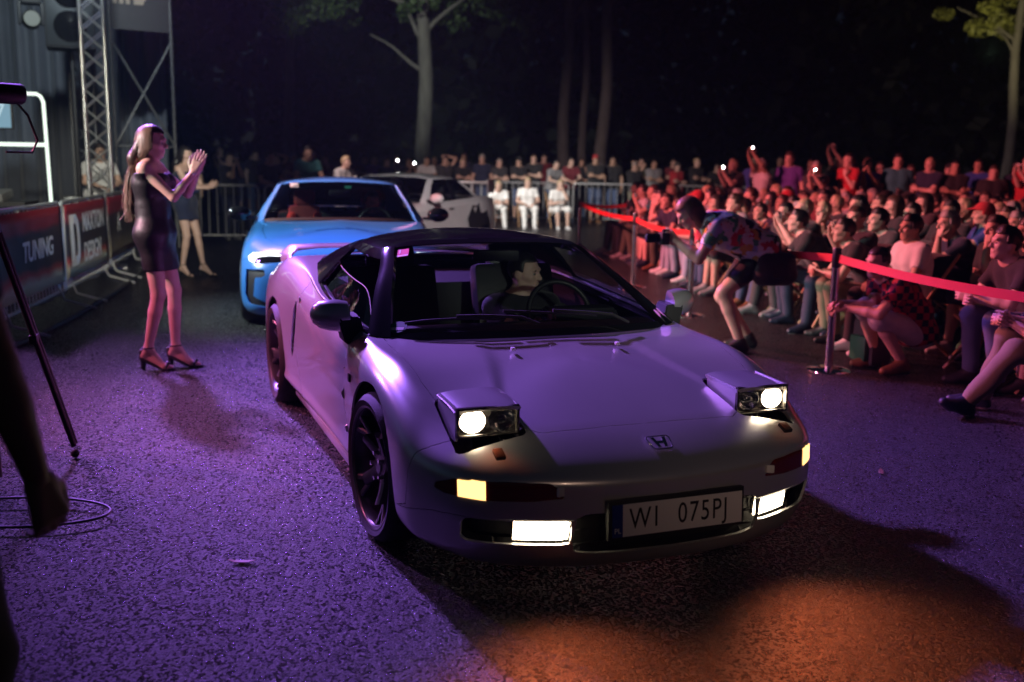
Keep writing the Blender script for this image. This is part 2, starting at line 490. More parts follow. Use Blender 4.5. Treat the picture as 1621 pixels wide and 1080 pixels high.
M_REFL = pm('reflector', (0.62, 0.58, 0.52), 0.22, 0.6, var=0.2, vscale=90, bump=0.3, bscale=120)

def half_to_full(P, close_cols=True):
    """P[row][col] on y>=0 -> full mirrored welded bmesh"""
    nr, nc = P.shape[:2]
    bm = bmesh.new(); V = [bm.verts.new(p) for p in P.reshape(-1, 3)]
    V2 = [bm.verts.new((p[0], -p[1], p[2])) for p in P.reshape(-1, 3)]
    for q in grid_faces(nr, nc):
        for W, fl in ((V, False), (V2, True)):
            ids = [W[i] for i in (q[::-1] if fl else q)]
            bm.faces.new(ids)
    bmesh.ops.remove_doubles(bm, verts=bm.verts[:], dist=2e-4)
    bmesh.ops.dissolve_degenerate(bm, edges=bm.edges[:], dist=1e-4)
    bmesh.ops.recalc_face_normals(bm, faces=bm.faces[:])
    return bm

def shell_obj(name, bm, thick, mat):
    """closed shell: the surface plus a copy pushed inwards"""
    o = bmobj(name, bm, mat) if isinstance(bm, bmesh.types.BMesh) else bm
    me = o.data
    # make sure normals point outwards (up at the highest faces)
    top = max(me.polygons, key=lambda p: p.center.z)
    if top.normal.z < 0: me.flip_normals()
    md = o.modifiers.new('s', 'SOLIDIFY'); md.thickness = thick; md.offset = -1; md.use_even_offset = False
    return apply_mods(o)

def liner_obj(name, bm, off, mat, parent):
    o = bmobj(name, bm, mat, parent, smooth=True); me = o.data
    top = max(me.polygons, key=lambda p: p.center.z)
    if top.normal.z < 0: me.flip_normals()
    me.update()
    n = len(me.vertices); co = np.empty(n * 3); no = np.empty(n * 3)
    me.vertices.foreach_get('co', co); me.vertices.foreach_get('normal', no)
    me.vertices.foreach_set('co', co - no * off); me.update()
    return o

def arch_cutters(o, centers, y0=0.45, y1=1.3, seg=48):
    for (cx, cz, r) in centers:
        poly = [(cx + r * math.cos(2 * math.pi * k / seg), cz + r * math.sin(2 * math.pi * k / seg)) for k in range(seg)]
        boolean(o, poly_cutter(poly, y0, y1, 'y')); boolean(o, poly_cutter(poly, -y1, -y0, 'y'))

def add_panel(name, data, mats, parent, angle=38):
    co, F, mi = data
    o = mobj(name, co, F, mats, parent, smooth=True, fm=mi)
    o.data.set_sharp_from_angle(angle=R(angle))
    return o

def make_wheel(parent, cx, cy, cz, r_tyre, r_rim, width, rim_mat, spokes=5, side=1, rot=0.0, fork=True, yaw=0.0):
    """wheel part: tyre, rim, spokes, hub, brake disc under one wheel empty; side +1: outer face at +y"""
    w = empty('wheel', (cx, cy, cz), yaw, parent)
    h = width / 2
    prof = [(r_rim * 0.97, -h * 0.9), (r_rim + 0.012, -h), (r_tyre - 0.03, -h * 1.06), (r_tyre - 0.008, -h * 0.86), (r_tyre, -h * 0.7), (r_tyre + 0.001, 0),
            (r_tyre, h * 0.7), (r_tyre - 0.008, h * 0.86), (r_tyre - 0.03, h * 1.06), (r_rim + 0.012, h), (r_rim * 0.97, h * 0.9)]
    S = Matrix.Diagonal((1, side, 1, 1))
    lathe('tyre', prof, M_RUBBER, w, 56, 'Y', angle=30)
    lathe('rim', [(r_rim * 0.9, -h * 0.85), (r_rim * 0.93, h * 0.55), (r_rim * 0.965, h * 0.86), (r_rim * 1.0, h * 0.98), (r_rim * 1.03, h * 1.0), (r_rim * 1.03, h * 0.9)], rim_mat, w, 56, 'Y', M=S)
    lathe('brake_disc', [(0.05, h * 0.1), (r_rim * 0.72, h * 0.1), (r_rim * 0.72, h * 0.0), (0.05, 0)], M_STEEL, w, 40, 'Y', M=S)
    bm = bmesh.new(); box_bm(bm, (r_rim * 0.55, h * 0.1 * side, r_rim * 0.2), (0.07, 0.05, 0.14), None, 0.012); bmobj('brake_caliper', bm, M_BLACK, w, True, 40)
    lathe('hub', [(0.0, h * 0.62), (0.03, h * 0.62), (0.034, h * 0.56), (0.075, h * 0.5), (0.08, h * 0.3), (0.06, 0.0)], rim_mat, w, 30, 'Y', M=S)
    for k in range(spokes):
        a = rot + 2 * math.pi * k / spokes
        bm = bmesh.new()
        def spoke(a0, a1, r0, r1, w0, w1):
            V = []
            for (rr, aa, ww, yy) in ((r0, a0, w0, 0.52), ((r0 + r1) / 2, (a0 + a1) / 2, (w0 + w1) / 2 * 0.92, 0.66), (r1, a1, w1, 0.86)):
                c, s_ = math.cos(aa), math.sin(aa)
                ring = []
                for (du, dy) in ((-1, -0.34), (-1, -0.06), (-0.55, 0.0), (0.55, 0.0), (1, -0.06), (1, -0.34)):
                    ring.append(bm.verts.new((rr * c - du * ww * s_, side * (h * yy + dy * h), rr * s_ + du * ww * c)))
                V.append(ring)
            for A, B in zip(V[:-1], V[1:]):
                for i in range(6): bm.faces.new((A[i], A[(i + 1) % 6], B[(i + 1) % 6], B[i]))
            bm.faces.new(V[0]); bm.faces.new(V[-1][::-1])
        if fork:
            spoke(a, a, 0.05, r_rim * 0.62, 0.033, 0.026)
            spoke(a, a - 0.16, r_rim * 0.55, r_rim * 0.965, 0.015, 0.016)
            spoke(a, a + 0.16, r_rim * 0.55, r_rim * 0.965, 0.015, 0.016)
        else:
            spoke(a, a + 0.10, 0.05, r_rim * 0.965, 0.034, 0.026)
        bmobj('spoke', bm, rim_mat, w, True, 35)
        aa = a + math.pi / spokes
        lathe('wheel_nut', [(0.0, 0.026), (0.009, 0.026), (0.01, 0.0)], M_CHROME, w, 8, 'Y', M=Matrix.Translation((0.055 * math.cos(aa), side * h * 0.5, 0.055 * math.sin(aa))) @ S)
    return w

def wheel_well(parent, cx, cz, r, yi, yo, mat):
    for sd in (1, -1):
        prof = [(0.0, yi), (r, yi), (r, yo)]
        M = Matrix.Translation((cx, 0, cz)) @ Matrix.Diagonal((1, sd, 1, 1))
        o = lathe('wheel_well', prof, mat, parent, 40, 'Y', M=M)
        bm = bmesh.new(); bm.from_mesh(o.data); bmesh.ops.bisect_plane(bm, geom=bm.verts[:] + bm.edges[:] + bm.faces[:], plane_co=(0, 0, .17), plane_no=(0, 0, -1), clear_outer=True); bm.to_mesh(o.data); bm.free()

SPORT_ROWS = [
 [(.86,0,.135),(.84,.29,.135),(.765,.54,.14),(.66,.685,.145),(.50,.775,.15),(.36,.80,.155),(0,.80,.17),(-.36,.79,.16),(-.75,.79,.15),(-1.3,.80,.15),(-1.75,.81,.15),(-2.15,.82,.16),(-2.53,.83,.18),(-2.92,.82,.2),(-3.2,.76,.22),(-3.36,.62,.24),(-3.42,.3,.25),(-3.44,0,.25)],
 [(.895,0,.185),(.873,.29,.185),(.795,.55,.19),(.685,.71,.195),(.525,.81,.20),(.37,.85,.205),(0,.86,.22),(-.36,.85,.2),(-.75,.845,.2),(-1.3,.85,.2),(-1.75,.86,.2),(-2.15,.875,.21),(-2.53,.885,.23),(-2.92,.87,.26),(-3.2,.8,.28),(-3.38,.65,.3),(-3.45,.3,.31),(-3.47,0,.31)],
 [(.925,0,.30),(.90,.29,.30),(.815,.565,.305),(.70,.735,.31),(.54,.83,.32),(.375,.872,.33),(0,.89,.36),(-.36,.875,.33),(-.75,.865,.32),(-1.3,.868,.32),(-1.75,.875,.32),(-2.15,.89,.33),(-2.53,.905,.36),(-2.92,.895,.36),(-3.2,.83,.38),(-3.4,.67,.4),(-3.48,.3,.41),(-3.5,0,.41)],
 [(.92,0,.41),(.895,.29,.41),(.81,.565,.41),(.685,.745,.415),(.525,.835,.43),(.36,.875,.45),(0,.895,.50),(-.36,.885,.46),(-.75,.88,.45),(-1.3,.882,.45),(-1.75,.885,.45),(-2.15,.895,.47),(-2.53,.908,.5),(-2.92,.9,.5),(-3.2,.84,.52),(-3.4,.68,.54),(-3.48,.3,.55),(-3.5,0,.55)],
 [(.90,0,.478),(.875,.29,.478),(.792,.56,.478),(.668,.735,.484),(.505,.822,.51),(.335,.862,.56),(0,.885,.63),(-.36,.88,.60),(-.75,.88,.58),(-1.3,.885,.59),(-1.75,.885,.61),(-2.15,.89,.64),(-2.53,.9,.66),(-2.92,.89,.66),(-3.2,.83,.67),(-3.39,.67,.68),(-3.46,.3,.69),(-3.48,0,.69)],
 [(.775,0,.545),(.755,.29,.545),(.69,.525,.54),(.585,.685,.545),(.44,.775,.58),(.29,.825,.632),(0,.845,.70),(-.36,.85,.70),(-.75,.86,.70),(-1.3,.87,.73),(-1.75,.865,.77),(-2.15,.86,.81),(-2.53,.86,.83),(-2.92,.84,.83),(-3.2,.79,.82),(-3.36,.65,.81),(-3.42,.3,.81),(-3.44,0,.81)],
 [(.65,0,.592),(.635,.28,.592),(.58,.485,.584),(.49,.63,.583),(.355,.715,.625),(.225,.755,.673),(0,.77,.727),(-.36,.785,.752),(-.75,.81,.78),(-1.3,.82,.82),(-1.75,.80,.86),(-2.15,.79,.895),(-2.53,.78,.91),(-2.92,.765,.905),(-3.2,.72,.89),(-3.32,.62,.88),(-3.37,.3,.88),(-3.39,0,.88)],
 [(.49,0,.642),(.475,.24,.642),(.43,.40,.632),(.35,.515,.628),(.245,.585,.65),(.13,.622,.683),(-.04,.645,.72),(-.34,.70,.752),(-.70,.76,.79),(-1.3,.78,.83),(-1.75,.75,.875),(-2.15,.70,.91),(-2.53,.66,.925),(-2.92,.64,.92),(-3.12,.6,.91),(-3.22,.5,.9),(-3.26,.3,.9),(-3.28,0,.9)],
 [(.30,0,.692),(.29,.15,.692),(.255,.25,.688),(.195,.31,.686),(.12,.345,.695),(.04,.365,.708),(-.08,.385,.733),(-.28,.43,.763),(-.6,.45,.79),(-1.3,.45,.83),(-1.75,.42,.88),(-2.15,.4,.915),(-2.53,.37,.93),(-2.85,.35,.925),(-3.0,.33,.92),(-3.08,.28,.915),(-3.1,.2,.915),(-3.12,0,.915)],
 [(.10,0,.732),(.09,0,.734),(.07,0,.738),(.04,0,.743),(.0,0,.748),(-.04,0,.753),(-.11,0,.762),(-.25,0,.777),(-.6,0,.8),(-1.3,0,.83),(-1.75,0,.88),(-2.15,0,.915),(-2.53,0,.93),(-2.8,0,.925),(-2.9,0,.92),(-2.95,0,.918),(-2.97,0,.917),(-2.99,0,.917)],
]
SPORT_BASE = [(-.20,0,.772),(-.225,.3,.769),(-.32,.58,.76),(-.405,.71,.752),(-.50,.772,.762),(-.85,.80,.785),(-1.25,.80,.815),(-1.62,.775,.852),(-2.0,.71,.892),(-2.4,.62,.92),(-2.62,.42,.93),(-2.70,.0,.935)]
SPORT_ROOF = [(-1.00,0,1.140),(-1.005,.22,1.138),(-1.03,.41,1.128),(-1.06,.492,1.114),(-1.12,.528,1.102),(-1.27,.545,1.105),(-1.42,.545,1.105),(-1.57,.535,1.10),(-1.68,.51,1.09),(-1.74,.45,1.10),(-1.76,.33,1.122),(-1.78,0,1.142)]

def canopy_grid(base, roof, centre, bulge, nr=4, nc=8, edge=None):
    """rows: base, three rows up the glass, roof edge, two rows over the roof, centreline"""
    B = np.array(base); T = np.array(roof); rows = []
    for k in range(5):
        t = k / 4; p = B * (1 - t) + T * t
        n = p.copy(); c = np.array([centre[0], 0, centre[1]]); n = p - c; n /= np.linalg.norm(n, axis=1, keepdims=True)
        p = p + n * (bulge * 4 * t * (1 - t))[None] if np.isscalar(bulge) else p + n * (np.array(bulge)[:, None] * 4 * t * (1 - t))
        p[0, 1] = p[-1, 1] = 0
        rows.append(p)
    return rows

def sub_patch(P, rp, cp, r0, r1, c0, c1):
    ri = [i for i, v in enumerate(rp) if r0 - 1e-6 <= v <= r1 + 1e-6]; ci = [i for i, v in enumerate(cp) if c0 - 1e-6 <= v <= c1 + 1e-6]
    return P[np.ix_(ri, ci)]

def patch_obj(name, P, mat, parent, mirror=False, thick=0.0, smooth=True):
    nr, nc = P.shape[:2]; bm = bmesh.new()
    V = [bm.verts.new(p) for p in P.reshape(-1, 3)]
    for q in grid_faces(nr, nc): bm.faces.new([V[i] for i in q])
    if mirror:
        V2 = [bm.verts.new((p[0], -p[1], p[2])) for p in P.reshape(-1, 3)]
        for q in grid_faces(nr, nc): bm.faces.new([V2[i] for i in q[::-1]])
        bmesh.ops.remove_doubles(bm, verts=bm.verts[:], dist=3e-4)
    bmesh.ops.dissolve_degenerate(bm, edges=bm.edges[:], dist=1e-5)
    o = bmobj(name, bm, mat, parent, smooth=smooth, angle=45)
    if thick:
        md = o.modifiers.new('s', 'SOLIDIFY'); md.thickness = thick; md.offset = 0; apply_mods(o)
        o.data.polygons.foreach_set('use_smooth', np.ones(len(o.data.polygons), bool)); o.data.set_sharp_from_angle(angle=R(45))
    return o

def make_sport_car(loc, heading):
    car = empty('sports_car', (0, 0, 0), 0)
    P, rp, cp = dense(SPORT_ROWS, 12, 12)
    P[..., 2] -= .05 * ss(-2.55, -3.05, P[..., 0]) * ss(.74, .84, P[..., 2])
    r0_ = np.searchsorted(rp, 5.9); wz = (ss(6.05, 6.6, rp)[:, None] * ss(-.62, -.45, P[..., 0]))[r0_:]
    for _ in range(160):      # fair the bonnet surface
        Q = P[r0_:]; up = np.concatenate([Q[1:], Q[-2:-1]]); dn = np.concatenate([Q[:1], Q[:-1]]); lf_ = np.concatenate([Q[:, 1:2], Q[:, :-1]], 1); rt_ = np.concatenate([Q[:, 1:], Q[:, -1:]], 1)
        num = 0; den = 0
        for N_ in (up, dn, lf_, rt_):
            wq = 1 / (np.hypot(N_[..., 0] - Q[..., 0], N_[..., 1] - Q[..., 1]) + 2e-3); num = num + wq * N_[..., 2]; den = den + wq
        P[r0_:, :, 2] = Q[..., 2] + (num / den - Q[..., 2]) * wz * .6
    # raised outer parts of the bonnet beside a recessed middle
    x, y, z = P[..., 0], P[..., 1], P[..., 2]
    line = 0.33 + 0.16 * ss(-0.2, 0.65, x)
    rid = ss(line - 0.012, line + 0.024, y) * ss(0.72, 0.56, x) * ss(-0.34, 0.12, x) * ss(5.4, 6.3, rp)[:, None]
    P[..., 2] = z + 0.015 * rid
    # lower lip step and side sill crease
    side = (x < 0.3) & (x > -2.3)
    P[..., 1] += np.where(side, 0.012 * np.exp(-((z - 0.235) / 0.03) ** 2), 0)
    P[..., 1][:, 0] = 0; P[..., 1][:, -1] = 0; P[-1, :, 1] = 0
    pn = Panels(P)
    base = [(p[0], p[1]) for p in SPORT_BASE]
    cab = [(bx * 0.965 - 0.05, by * 0.955) for bx, by in base]
    cab = [(cab[0][0], -.2)] + cab + [(cab[-1][0], -.2)]
    pn.add('hole', cab, 'xy', lambda c: c[:, 2] > .55)
    pn.add('hole', None, 'xz', lambda c: c[:, 1] > .4, circle=(0, .305, .348))
    pn.add('hole', None, 'xz', lambda c: c[:, 1] > .4, circle=(-2.53, .315, .358))
    sig = [(.795, .405), (.79, .428), (.745, .452), (.60, .458), (.45, .456), (.425, .432), (.41, .403), (.52, .392), (.66, .389), (.77, .395)]
    pn.add('signal', sig, 'yz', lambda c: c[:, 0] > .45)
    pn.add('fog', rrect(.385, .725, .235, .322, .02), 'yz', lambda c: c[:, 0] > .45)
    pn.add('popup', rrect(.325, .632, .45, .715, .025), 'xy', lambda c: c[:, 2] > .45)
    pn.add('intake', [(-1.80, .74), (-1.765, .70), (-1.80, .58), (-1.86, .46), (-1.915, .40), (-1.95, .44), (-1.90, .58), (-1.85, .70)], 'xz', lambda c: c[:, 1] > .6)
    pn.add('grille', [(-.1, .192), (.30, .196), (.365, .205), (.375, .25), (.365, .33), (.33, .347), (-.1, .35)], 'yz', lambda c: c[:, 0] > .45)
    pn.add('bonnet', [(-.9, -.1), (-.9, .71), (-.52, .715), (-.30, .725), (-.05, .726), (.20, .722), (.345, .705), (.60, .60), (.60, .455), (.648, .40), (.664, .25), (.668, -.1)], 'xy', lambda c: c[:, 2] > .5)
    pn.add('lower_bumper', [(.25, 0), (.30, .262), (.36, .268), (.46, .285), (.60, .318), (.70, .326), (1.3, .326), (1.3, 0)], 'xz')
    pn.add('bumper', [(.25, 0), (.30, .262), (.36, .268), (.46, .30), (.475, .36), (.478, .43), (.50, .50), (.55, .548), (.62, .62), (1.3, .62), (1.3, 0)], 'xz')
    pn.add('door', [(-.45, .9), (-.475, .72), (-.50, .62), (-.495, .5), (-.46, .34), (-.43, .25), (-.50, .23), (-1.2, .228), (-1.68, .228), (-1.73, .30), (-1.78, .45), (-1.80, .60), (-1.76, .74), (-1.70, .95)], 'xz', lambda c: c[:, 1] > .5)
    pn.add('fender', [(-.45, .9), (-.475, .72), (-.50, .62), (-.495, .5), (-.46, .34), (-.43, .25), (-.42, .0), (1, 0), (1, .9)], 'xz')
    pn.add('rear', [(-2.85, 0), (-2.9, .30), (-3.02, .34), (-3.05, .5), (-3.0, .64), (-3.1, .68), (-3.7, .68), (-3.7, 0)], 'xz')
    pn.done()
    pn.part('bonnet', 'bonnet', M_SILVER, car); pn.part('bumper', 'front_bumper', M_SILVER, car); pn.part('lower_bumper', 'front_lip', M_SILVER, car, gap=.0018); pn.part('rear', 'rear_bumper', M_SILVER, car)
    pn.part('door', 'door', M_SILVER, car, mirror='split'); pn.part('fender', 'fender', M_SILVER, car, mirror='split')
    pn.part('rest', 'rear_body', M_SILVER, car, mirror='both')
    extract(pn.bm, ~np.isin(pn.lab, ['hole', 'popup', 'fog', 'grille']), 'inner_liner', M_BLACK, car, thick=0, gap=.01, off=-.045)
    lens = dict(zip((1, -1), pn.part('signal', 'turn_signal', M_AMBER, car, mirror='split', thick=.012, gap=.001)))
    extract(pn.bm, pn.lab == 'fog', 'fog_recess', M_BLACK, car, thick=.004, gap=0, mirror='split', off=-.06)
    cut_surface(pn.bm, lambda co: np.where(co[:, 0] > .45, poly_sd(co[:, [1, 2]], [(.30, .2), (.575, .2), (.575, .4), (.30, .4)]), 1.0))
    pn.done(); fl = (pn.lab == 'fog') & (pn.cent[:, 1] < .575)
    fogl = dict(zip((1, -1), extract(pn.bm, fl, 'fog_lamp', M_REFL, car, thick=.02, gap=.001, mirror='split', off=-.03)))
    fogs = dict(zip((1, -1), extract(pn.bm, fl, 'fog_bulb', M_FOG, car, thick=.002, gap=.006, mirror='split', off=-.026)))
    cut_surface(pn.bm, lambda co: np.where(co[:, 0] > .45, poly_sd(co[:, [1, 2]], [(.655, .3), (.735, .3), (.735, .5), (.655, .5)]), 1.0))
    pn.done()
    mk = (pn.lab == 'signal') & (pn.cent[:, 1] > .655) & (pn.cent[:, 1] < .735)
    mark = dict(zip((1, -1), extract(pn.bm, mk, 'marker_lamp', M_MARK, car, thick=.002, gap=.001, mirror='split', off=.0025)))
    for sd in (1, -1):
        q = lens[sd]; mark[sd].parent = q
        box('signal_end', (.872, .425 * sd, .43), (.012, .03, .03), M_WHITE, q, Euler((0, 0, -.45 * sd)), .004)
        fogs[sd].parent = fogl[sd]
        # black tow eye covers under the lamps
        box('washer_cover', (.722, .594 * sd, .537), (.05, .036, .016), M_BLACK, car, Euler((0, .40, 0)), .004)
        # pop-up lamp
        pl = empty('popup_headlamp', (.45, .583 * sd, .6), 0, car)
        X0, X1, Y0, Y1 = -.100, .142, -.125, .125
        bm = bmesh.new(); n1, n2 = 10, 12; V = []
        for i in range(n1 + 1):
            for j in range(n2 + 1):
                u, v = i / n1, j / n2
                xx = X0 + (X1 - X0) * u; yy = (Y0 + (Y1 - Y0) * v)
                yo = yy * sd
                xx += u * (-.018 * (v if True else 0)) - .02 * u * (2 * v - 1) ** 4 * .5
                zz = .092 - .008 * u - .010 * u ** 4 - .012 * (2 * v - 1) ** 4 - .008 * v
                V.append(bm.verts.new((xx, yo, zz)))
        for q4 in grid_faces(n1 + 1, n2 + 1): bm.faces.new([V[k] for k in q4])
        lid = bmobj('lid', bm, M_SILVER, pl, True, 40)
        top = lid.data.polygons[len(lid.data.polygons) // 2]
        if top.normal.z < 0: lid.data.flip_normals()
        md = lid.modifiers.new('s', 'SOLIDIFY'); md.thickness = .014; md.offset = -1; apply_mods(lid); lid.data.polygons.foreach_set('use_smooth', np.ones(len(lid.data.polygons), bool)); lid.data.set_sharp_from_angle(angle=R(40))
        for e in (1, -1):
            yy = .117 * e
            poly = [(X0 + .01, .082), (X0 + .01, .03), (.02, -.05), (.118, -.05), (.118, .072)]
            prism('side_wall', poly, .008, M_SILVER, pl, M=frame((1, 0, 0), (0, 0, 1), (0, -1, 0), (0, yy + .004, 0)))
        box('lamp_housing', (.03, 0, .017), (.05, .222, .10), M_BLACK, pl, None, .006)
        for (cy_, cz_, sy_, sz_, nm_) in ((0, .063, .226, .004, 'reflector_wall'), (0, -.030, .226, .004, 'reflector_wall'), (.111, .017, .004, .092, 'reflector_wall'), (-.111, .017, .004, .092, 'reflector_wall')):
            box(nm_, (.092, cy_, cz_), (.068, sy_, sz_), M_REFL, pl)
        # lens frame ring
        bm = bmesh.new()
        for (cy_, cz_, sy_, sz_) in ((0, .067, .238, .010), (0, -.033, .238, .010), (.115, .017, .01, .094), (-.115, .017, .01, .094)):
            box_bm(bm, (.122, cy_, cz_), (.02, sy_, sz_), None, .002)
        bmobj('lens_frame', bm, pm('dark_chrome', (.25, .24, .23), .25, .9), pl, True, 40)
        box('reflector', (.0595, 0, .017), (.004, .222, .092), M_REFL, pl)
        for (yy, on) in ((.055 * sd, True), (-.057 * sd, False)):
            lathe('lamp_bowl', [(.0, .004), (.022, .008), (.040, .026), (.049, .052), (.052, .052), (.052, .0)], M_CHROME, pl, 32, 'X', M=Matrix.Translation((.062, yy, .017)) @ Matrix.Diagonal((1, 1, .88, 1)))
            if on: lathe('lamp_bulb', [(.0, .062), (.022, .060), (.038, .052), (.045, .040), (.044, .030)], M_HEAD, pl, 28, 'X', M=Matrix.Translation((.062, yy, .017)) @ Matrix.Diagonal((1, 1, .88, 1)))
            else: lathe('lamp_lens', [(.0, .040), (.016, .038), (.024, .028), (.026, .012)], M_CLEAR, pl, 24, 'X', M=Matrix.Translation((.062, yy, .017)) @ Matrix.Diagonal((1, 1, .88, 1)))
            if not on: lathe('lamp_cap', [(0, .034), (.009, .032), (.012, .018)], M_CHROME, pl, 16, 'X', M=Matrix.Translation((.062, yy, .017)) @ Matrix.Diagonal((1, 1, .88, 1)))
        box('lens_glass', (.1335, 0, .017), (.003, .224, .092), M_CLEAR, pl)
    # grille mouth and plate
    box('grille_mouth', (.80, 0, .272), (.06, .80, .17), M_BLACK, car)
    for zz in (.225, .275, .325): box('grille_bar', (.85, 0, zz), (.012, .72, .008), M_BLACK, car)
    pl = box('plate_holder', (.925, 0, .328), (.024, .545, .142), M_BLACK, car, Euler((0, -.06, 0)), .004)
    PM = Matrix.Translation((.941, 0, .328)) @ Matrix.Rotation(-.06, 4, 'Y')
    bm = bmesh.new(); box_bm(bm, (0, .02, 0), (.003, .48, .114), PM, 0); bmobj('number_plate', bm, M_WHITE, pl)
    bm = bmesh.new(); box_bm(bm, (0, -.24, 0), (.003, .04, .114), PM, 0); bmobj('plate_band', bm, M_BLUEBAND, pl)
    TX = PM @ frame((0, 1, 0), (0, 0, 1), (1, 0, 0), (.0022, 0, 0))
    M_INK = pm('plate_ink', (0.01, 0.01, 0.01), 0.5, var=0.1)
    text_obj('plate_lettering', 'WI', .105, M_INK, pl, TX @ Matrix.Translation((-.138, 0, 0)), xscale=.78, spacing=1.25)
    text_obj('plate_lettering', '075PJ', .105, M_INK, pl, TX @ Matrix.Translation((.098, 0, 0)), xscale=.76, spacing=1.16)
    text_obj('plate_lettering', 'PL', .026, M_WHITE, pl, TX @ Matrix.Translation((-.24, -.035, 0)))
    # chrome emblem on the nose
    em = empty('emblem', (.79, 0, .5445), 0, car)
    EM = Matrix.Rotation(.44, 4, 'Y') @ frame((0, 1, 0), (-1, 0, 0), (0, 0, 1), (0, 0, .002))
    bm = bmesh.new()
    ring = [(x_ * (1 - .12 * (y_ / .03)), y_) for x_, y_ in rrect(-.044, .044, -.034, .034, .012)]
    tube_bm(bm, [(a * (1.0 + .25 * b / .034), b, 0) for a, b in ring], .0032, 6, True)
    bmesh.ops.transform(bm, matrix=EM, verts=bm.verts[:]); bmobj('emblem_ring', bm, M_CHROME, em, True, 60)
    hp = [(-.030, .026), (-.016, .026), (-.012, .006), (.012, .006), (.016, .026), (.030, .026), (.019, -.026), (.007, -.026), (.009, -.008), (-.009, -.008), (-.007, -.026), (-.019, -.026)]
    prism('emblem_letter', hp, .004, M_CHROME, em, M=EM)
    # canopy
    rows = canopy_grid(SPORT_BASE, SPORT_ROOF, (-1.3, .75), [.035, .035, .03, .02, .012, .012, .012, .012, .02, .03, .03, .03])
    T = np.array(SPORT_ROOF); cz = [1.140, 1.1415, 1.147, 1.152, 1.158, 1.166, 1.170, 1.165, 1.157, 1.150, 1.147, 1.142]; cx = [-1.0, -1.01, -1.06, -1.11, -1.17, -1.28, -1.42, -1.56, -1.66, -1.72, -1.75, -1.78]
    for k in (.28, .64, 1.0):
        row = []
        for i in range(12):
            xx = T[i, 0] * (1 - k) + cx[i] * k; yy = T[i, 1] * (1 - k); f_ = 1 - (1 - k) ** 2.2
            row.append((xx, yy, T[i, 2] * (1 - f_) + cz[i] * f_))
        rows.append(np.array(row))
    C, rp, cp = dense(rows, 4, 8)
    can = empty('canopy', (0, 0, 0), 0, car)
    patch_obj('windscreen', sub_patch(C, rp, cp, .25, 3.75, 0, 2.75), M_GLASS, can, True)
    patch_obj('cowl', sub_patch(C, rp, cp, 0, .25, 0, 3.0), M_BLACKGLOSS, can, True, .004)
    patch_obj('roof', np.concatenate([sub_patch(C, rp, cp, 3.75, 7, 0, 11)], 0), M_BLACKGLOSS, can, True, .006)
    for sd in (1, -1):
        def side(nm, r0, r1, c0, c1, m, th=.006):
            Q = sub_patch(C, rp, cp, r0, r1, c0, c1).copy(); Q[..., 1] *= sd
            return patch_obj(nm, Q, m, can, False, th)
        side('pillar', 0, 3.75, 2.75, 3.875, M_BLACKGLOSS, .03)
        fr = side('window_frame', 0, .25, 3.875, 7.0, M_BLACKGLOSS, .012); side('window_frame', 3.25, 3.75, 3.875, 7.0, M_BLACKGLOSS, .02)
        side('rear_pillar', 0, 3.75, 7.0, 8.5, M_BLACKGLOSS, .02)
        side('rear_glass', .25, 3.75, 8.5, 11, M_GLASS, 0); side('rear_frame', 0, .25, 8.5, 11, M_BLACKGLOSS, .005)
        if sd > 0:
            side('side_window', .25, 3.25, 3.875, 7.0, M_GLASS, 0)
        else:   # lowered pane, its rounded top edge standing out of the door
            Q = sub_patch(C, rp, cp, 0, 4, 4.0, 7.0).copy(); nn = Q.shape[1]
            Z = []
            for j in range(nn):
                u = j / (nn - 1); hmax = 1.75 * (1 - (1 - min(u / .34, 1.0)) ** 3.2)
                colp = Q[:, j]; tt = np.linspace(0, hmax, 9)
                Z.append(np.stack([np.interp(tt, np.arange(len(colp)) / 4, colp[:, k]) for k in range(3)], 1))
            Z = np.array(Z).transpose(1, 0, 2); Z[..., 1] = -(Z[..., 1] - .02)
            pane = patch_obj('side_window', Z, M_GLASS, can, False, 0)
            tube('pane_edge', [tuple(p) for p in Z[-1]], .0022, pm('pane_edge', (.55, .6, .58), .2, var=0), pane, 6)
    # stickers on the windscreen
    wsP = sub_patch(C, rp, cp, .25, 3.75, 0, 2.75)
    bvh_v = [Vector(p) for p in C.reshape(-1, 3)]; bvh = BVHTree.FromPolygons(bvh_v, grid_faces(*C.shape[:2]))
    def on_glass(x_, y_, off):
        h = bvh.ray_cast(Vector((x_ + 1.0, abs(y_), 3.0 + 0)), Vector((-.45, 0, -.9)).normalized())
        q = h[0] if h[0] else Vector((x_, abs(y_), 1)); n = h[1] if h[1] else Vector((0, 0, 1))
        if n.z < 0: n = -n
        q = q + n * off
        return Vector((q.x, math.copysign(q.y, y_), q.z))
    def sticker(nm, ca, sa, w_, h_, mat, n=5, oval=False):
        """patch on the glass around (column ca, row sa) on the car's right"""
        V = []; F = []
        p0 = P_at(ca, sa); px = P_at(ca - .02, sa); py = P_at(ca, sa + .02)
        ex = (px - p0).normalized(); ez = ex.cross(py - p0).normalized(); ey = ez.cross(ex)
        if ez.z < 0: ez = -ez
        p0 = p0 + ez * .003
        if oval: pts = [(w_ / 2 * math.cos(a * math.pi / 10), h_ / 2 * math.sin(a * math.pi / 10)) for a in range(20)]
        else: pts = rrect(-w_ / 2, w_ / 2, -h_ / 2, h_ / 2, .006, 2)
        M = frame(ex, ey if ey.z > 0 else -ey, ez, p0)
        return prism(nm, pts, .0012, mat, can, M=M), M
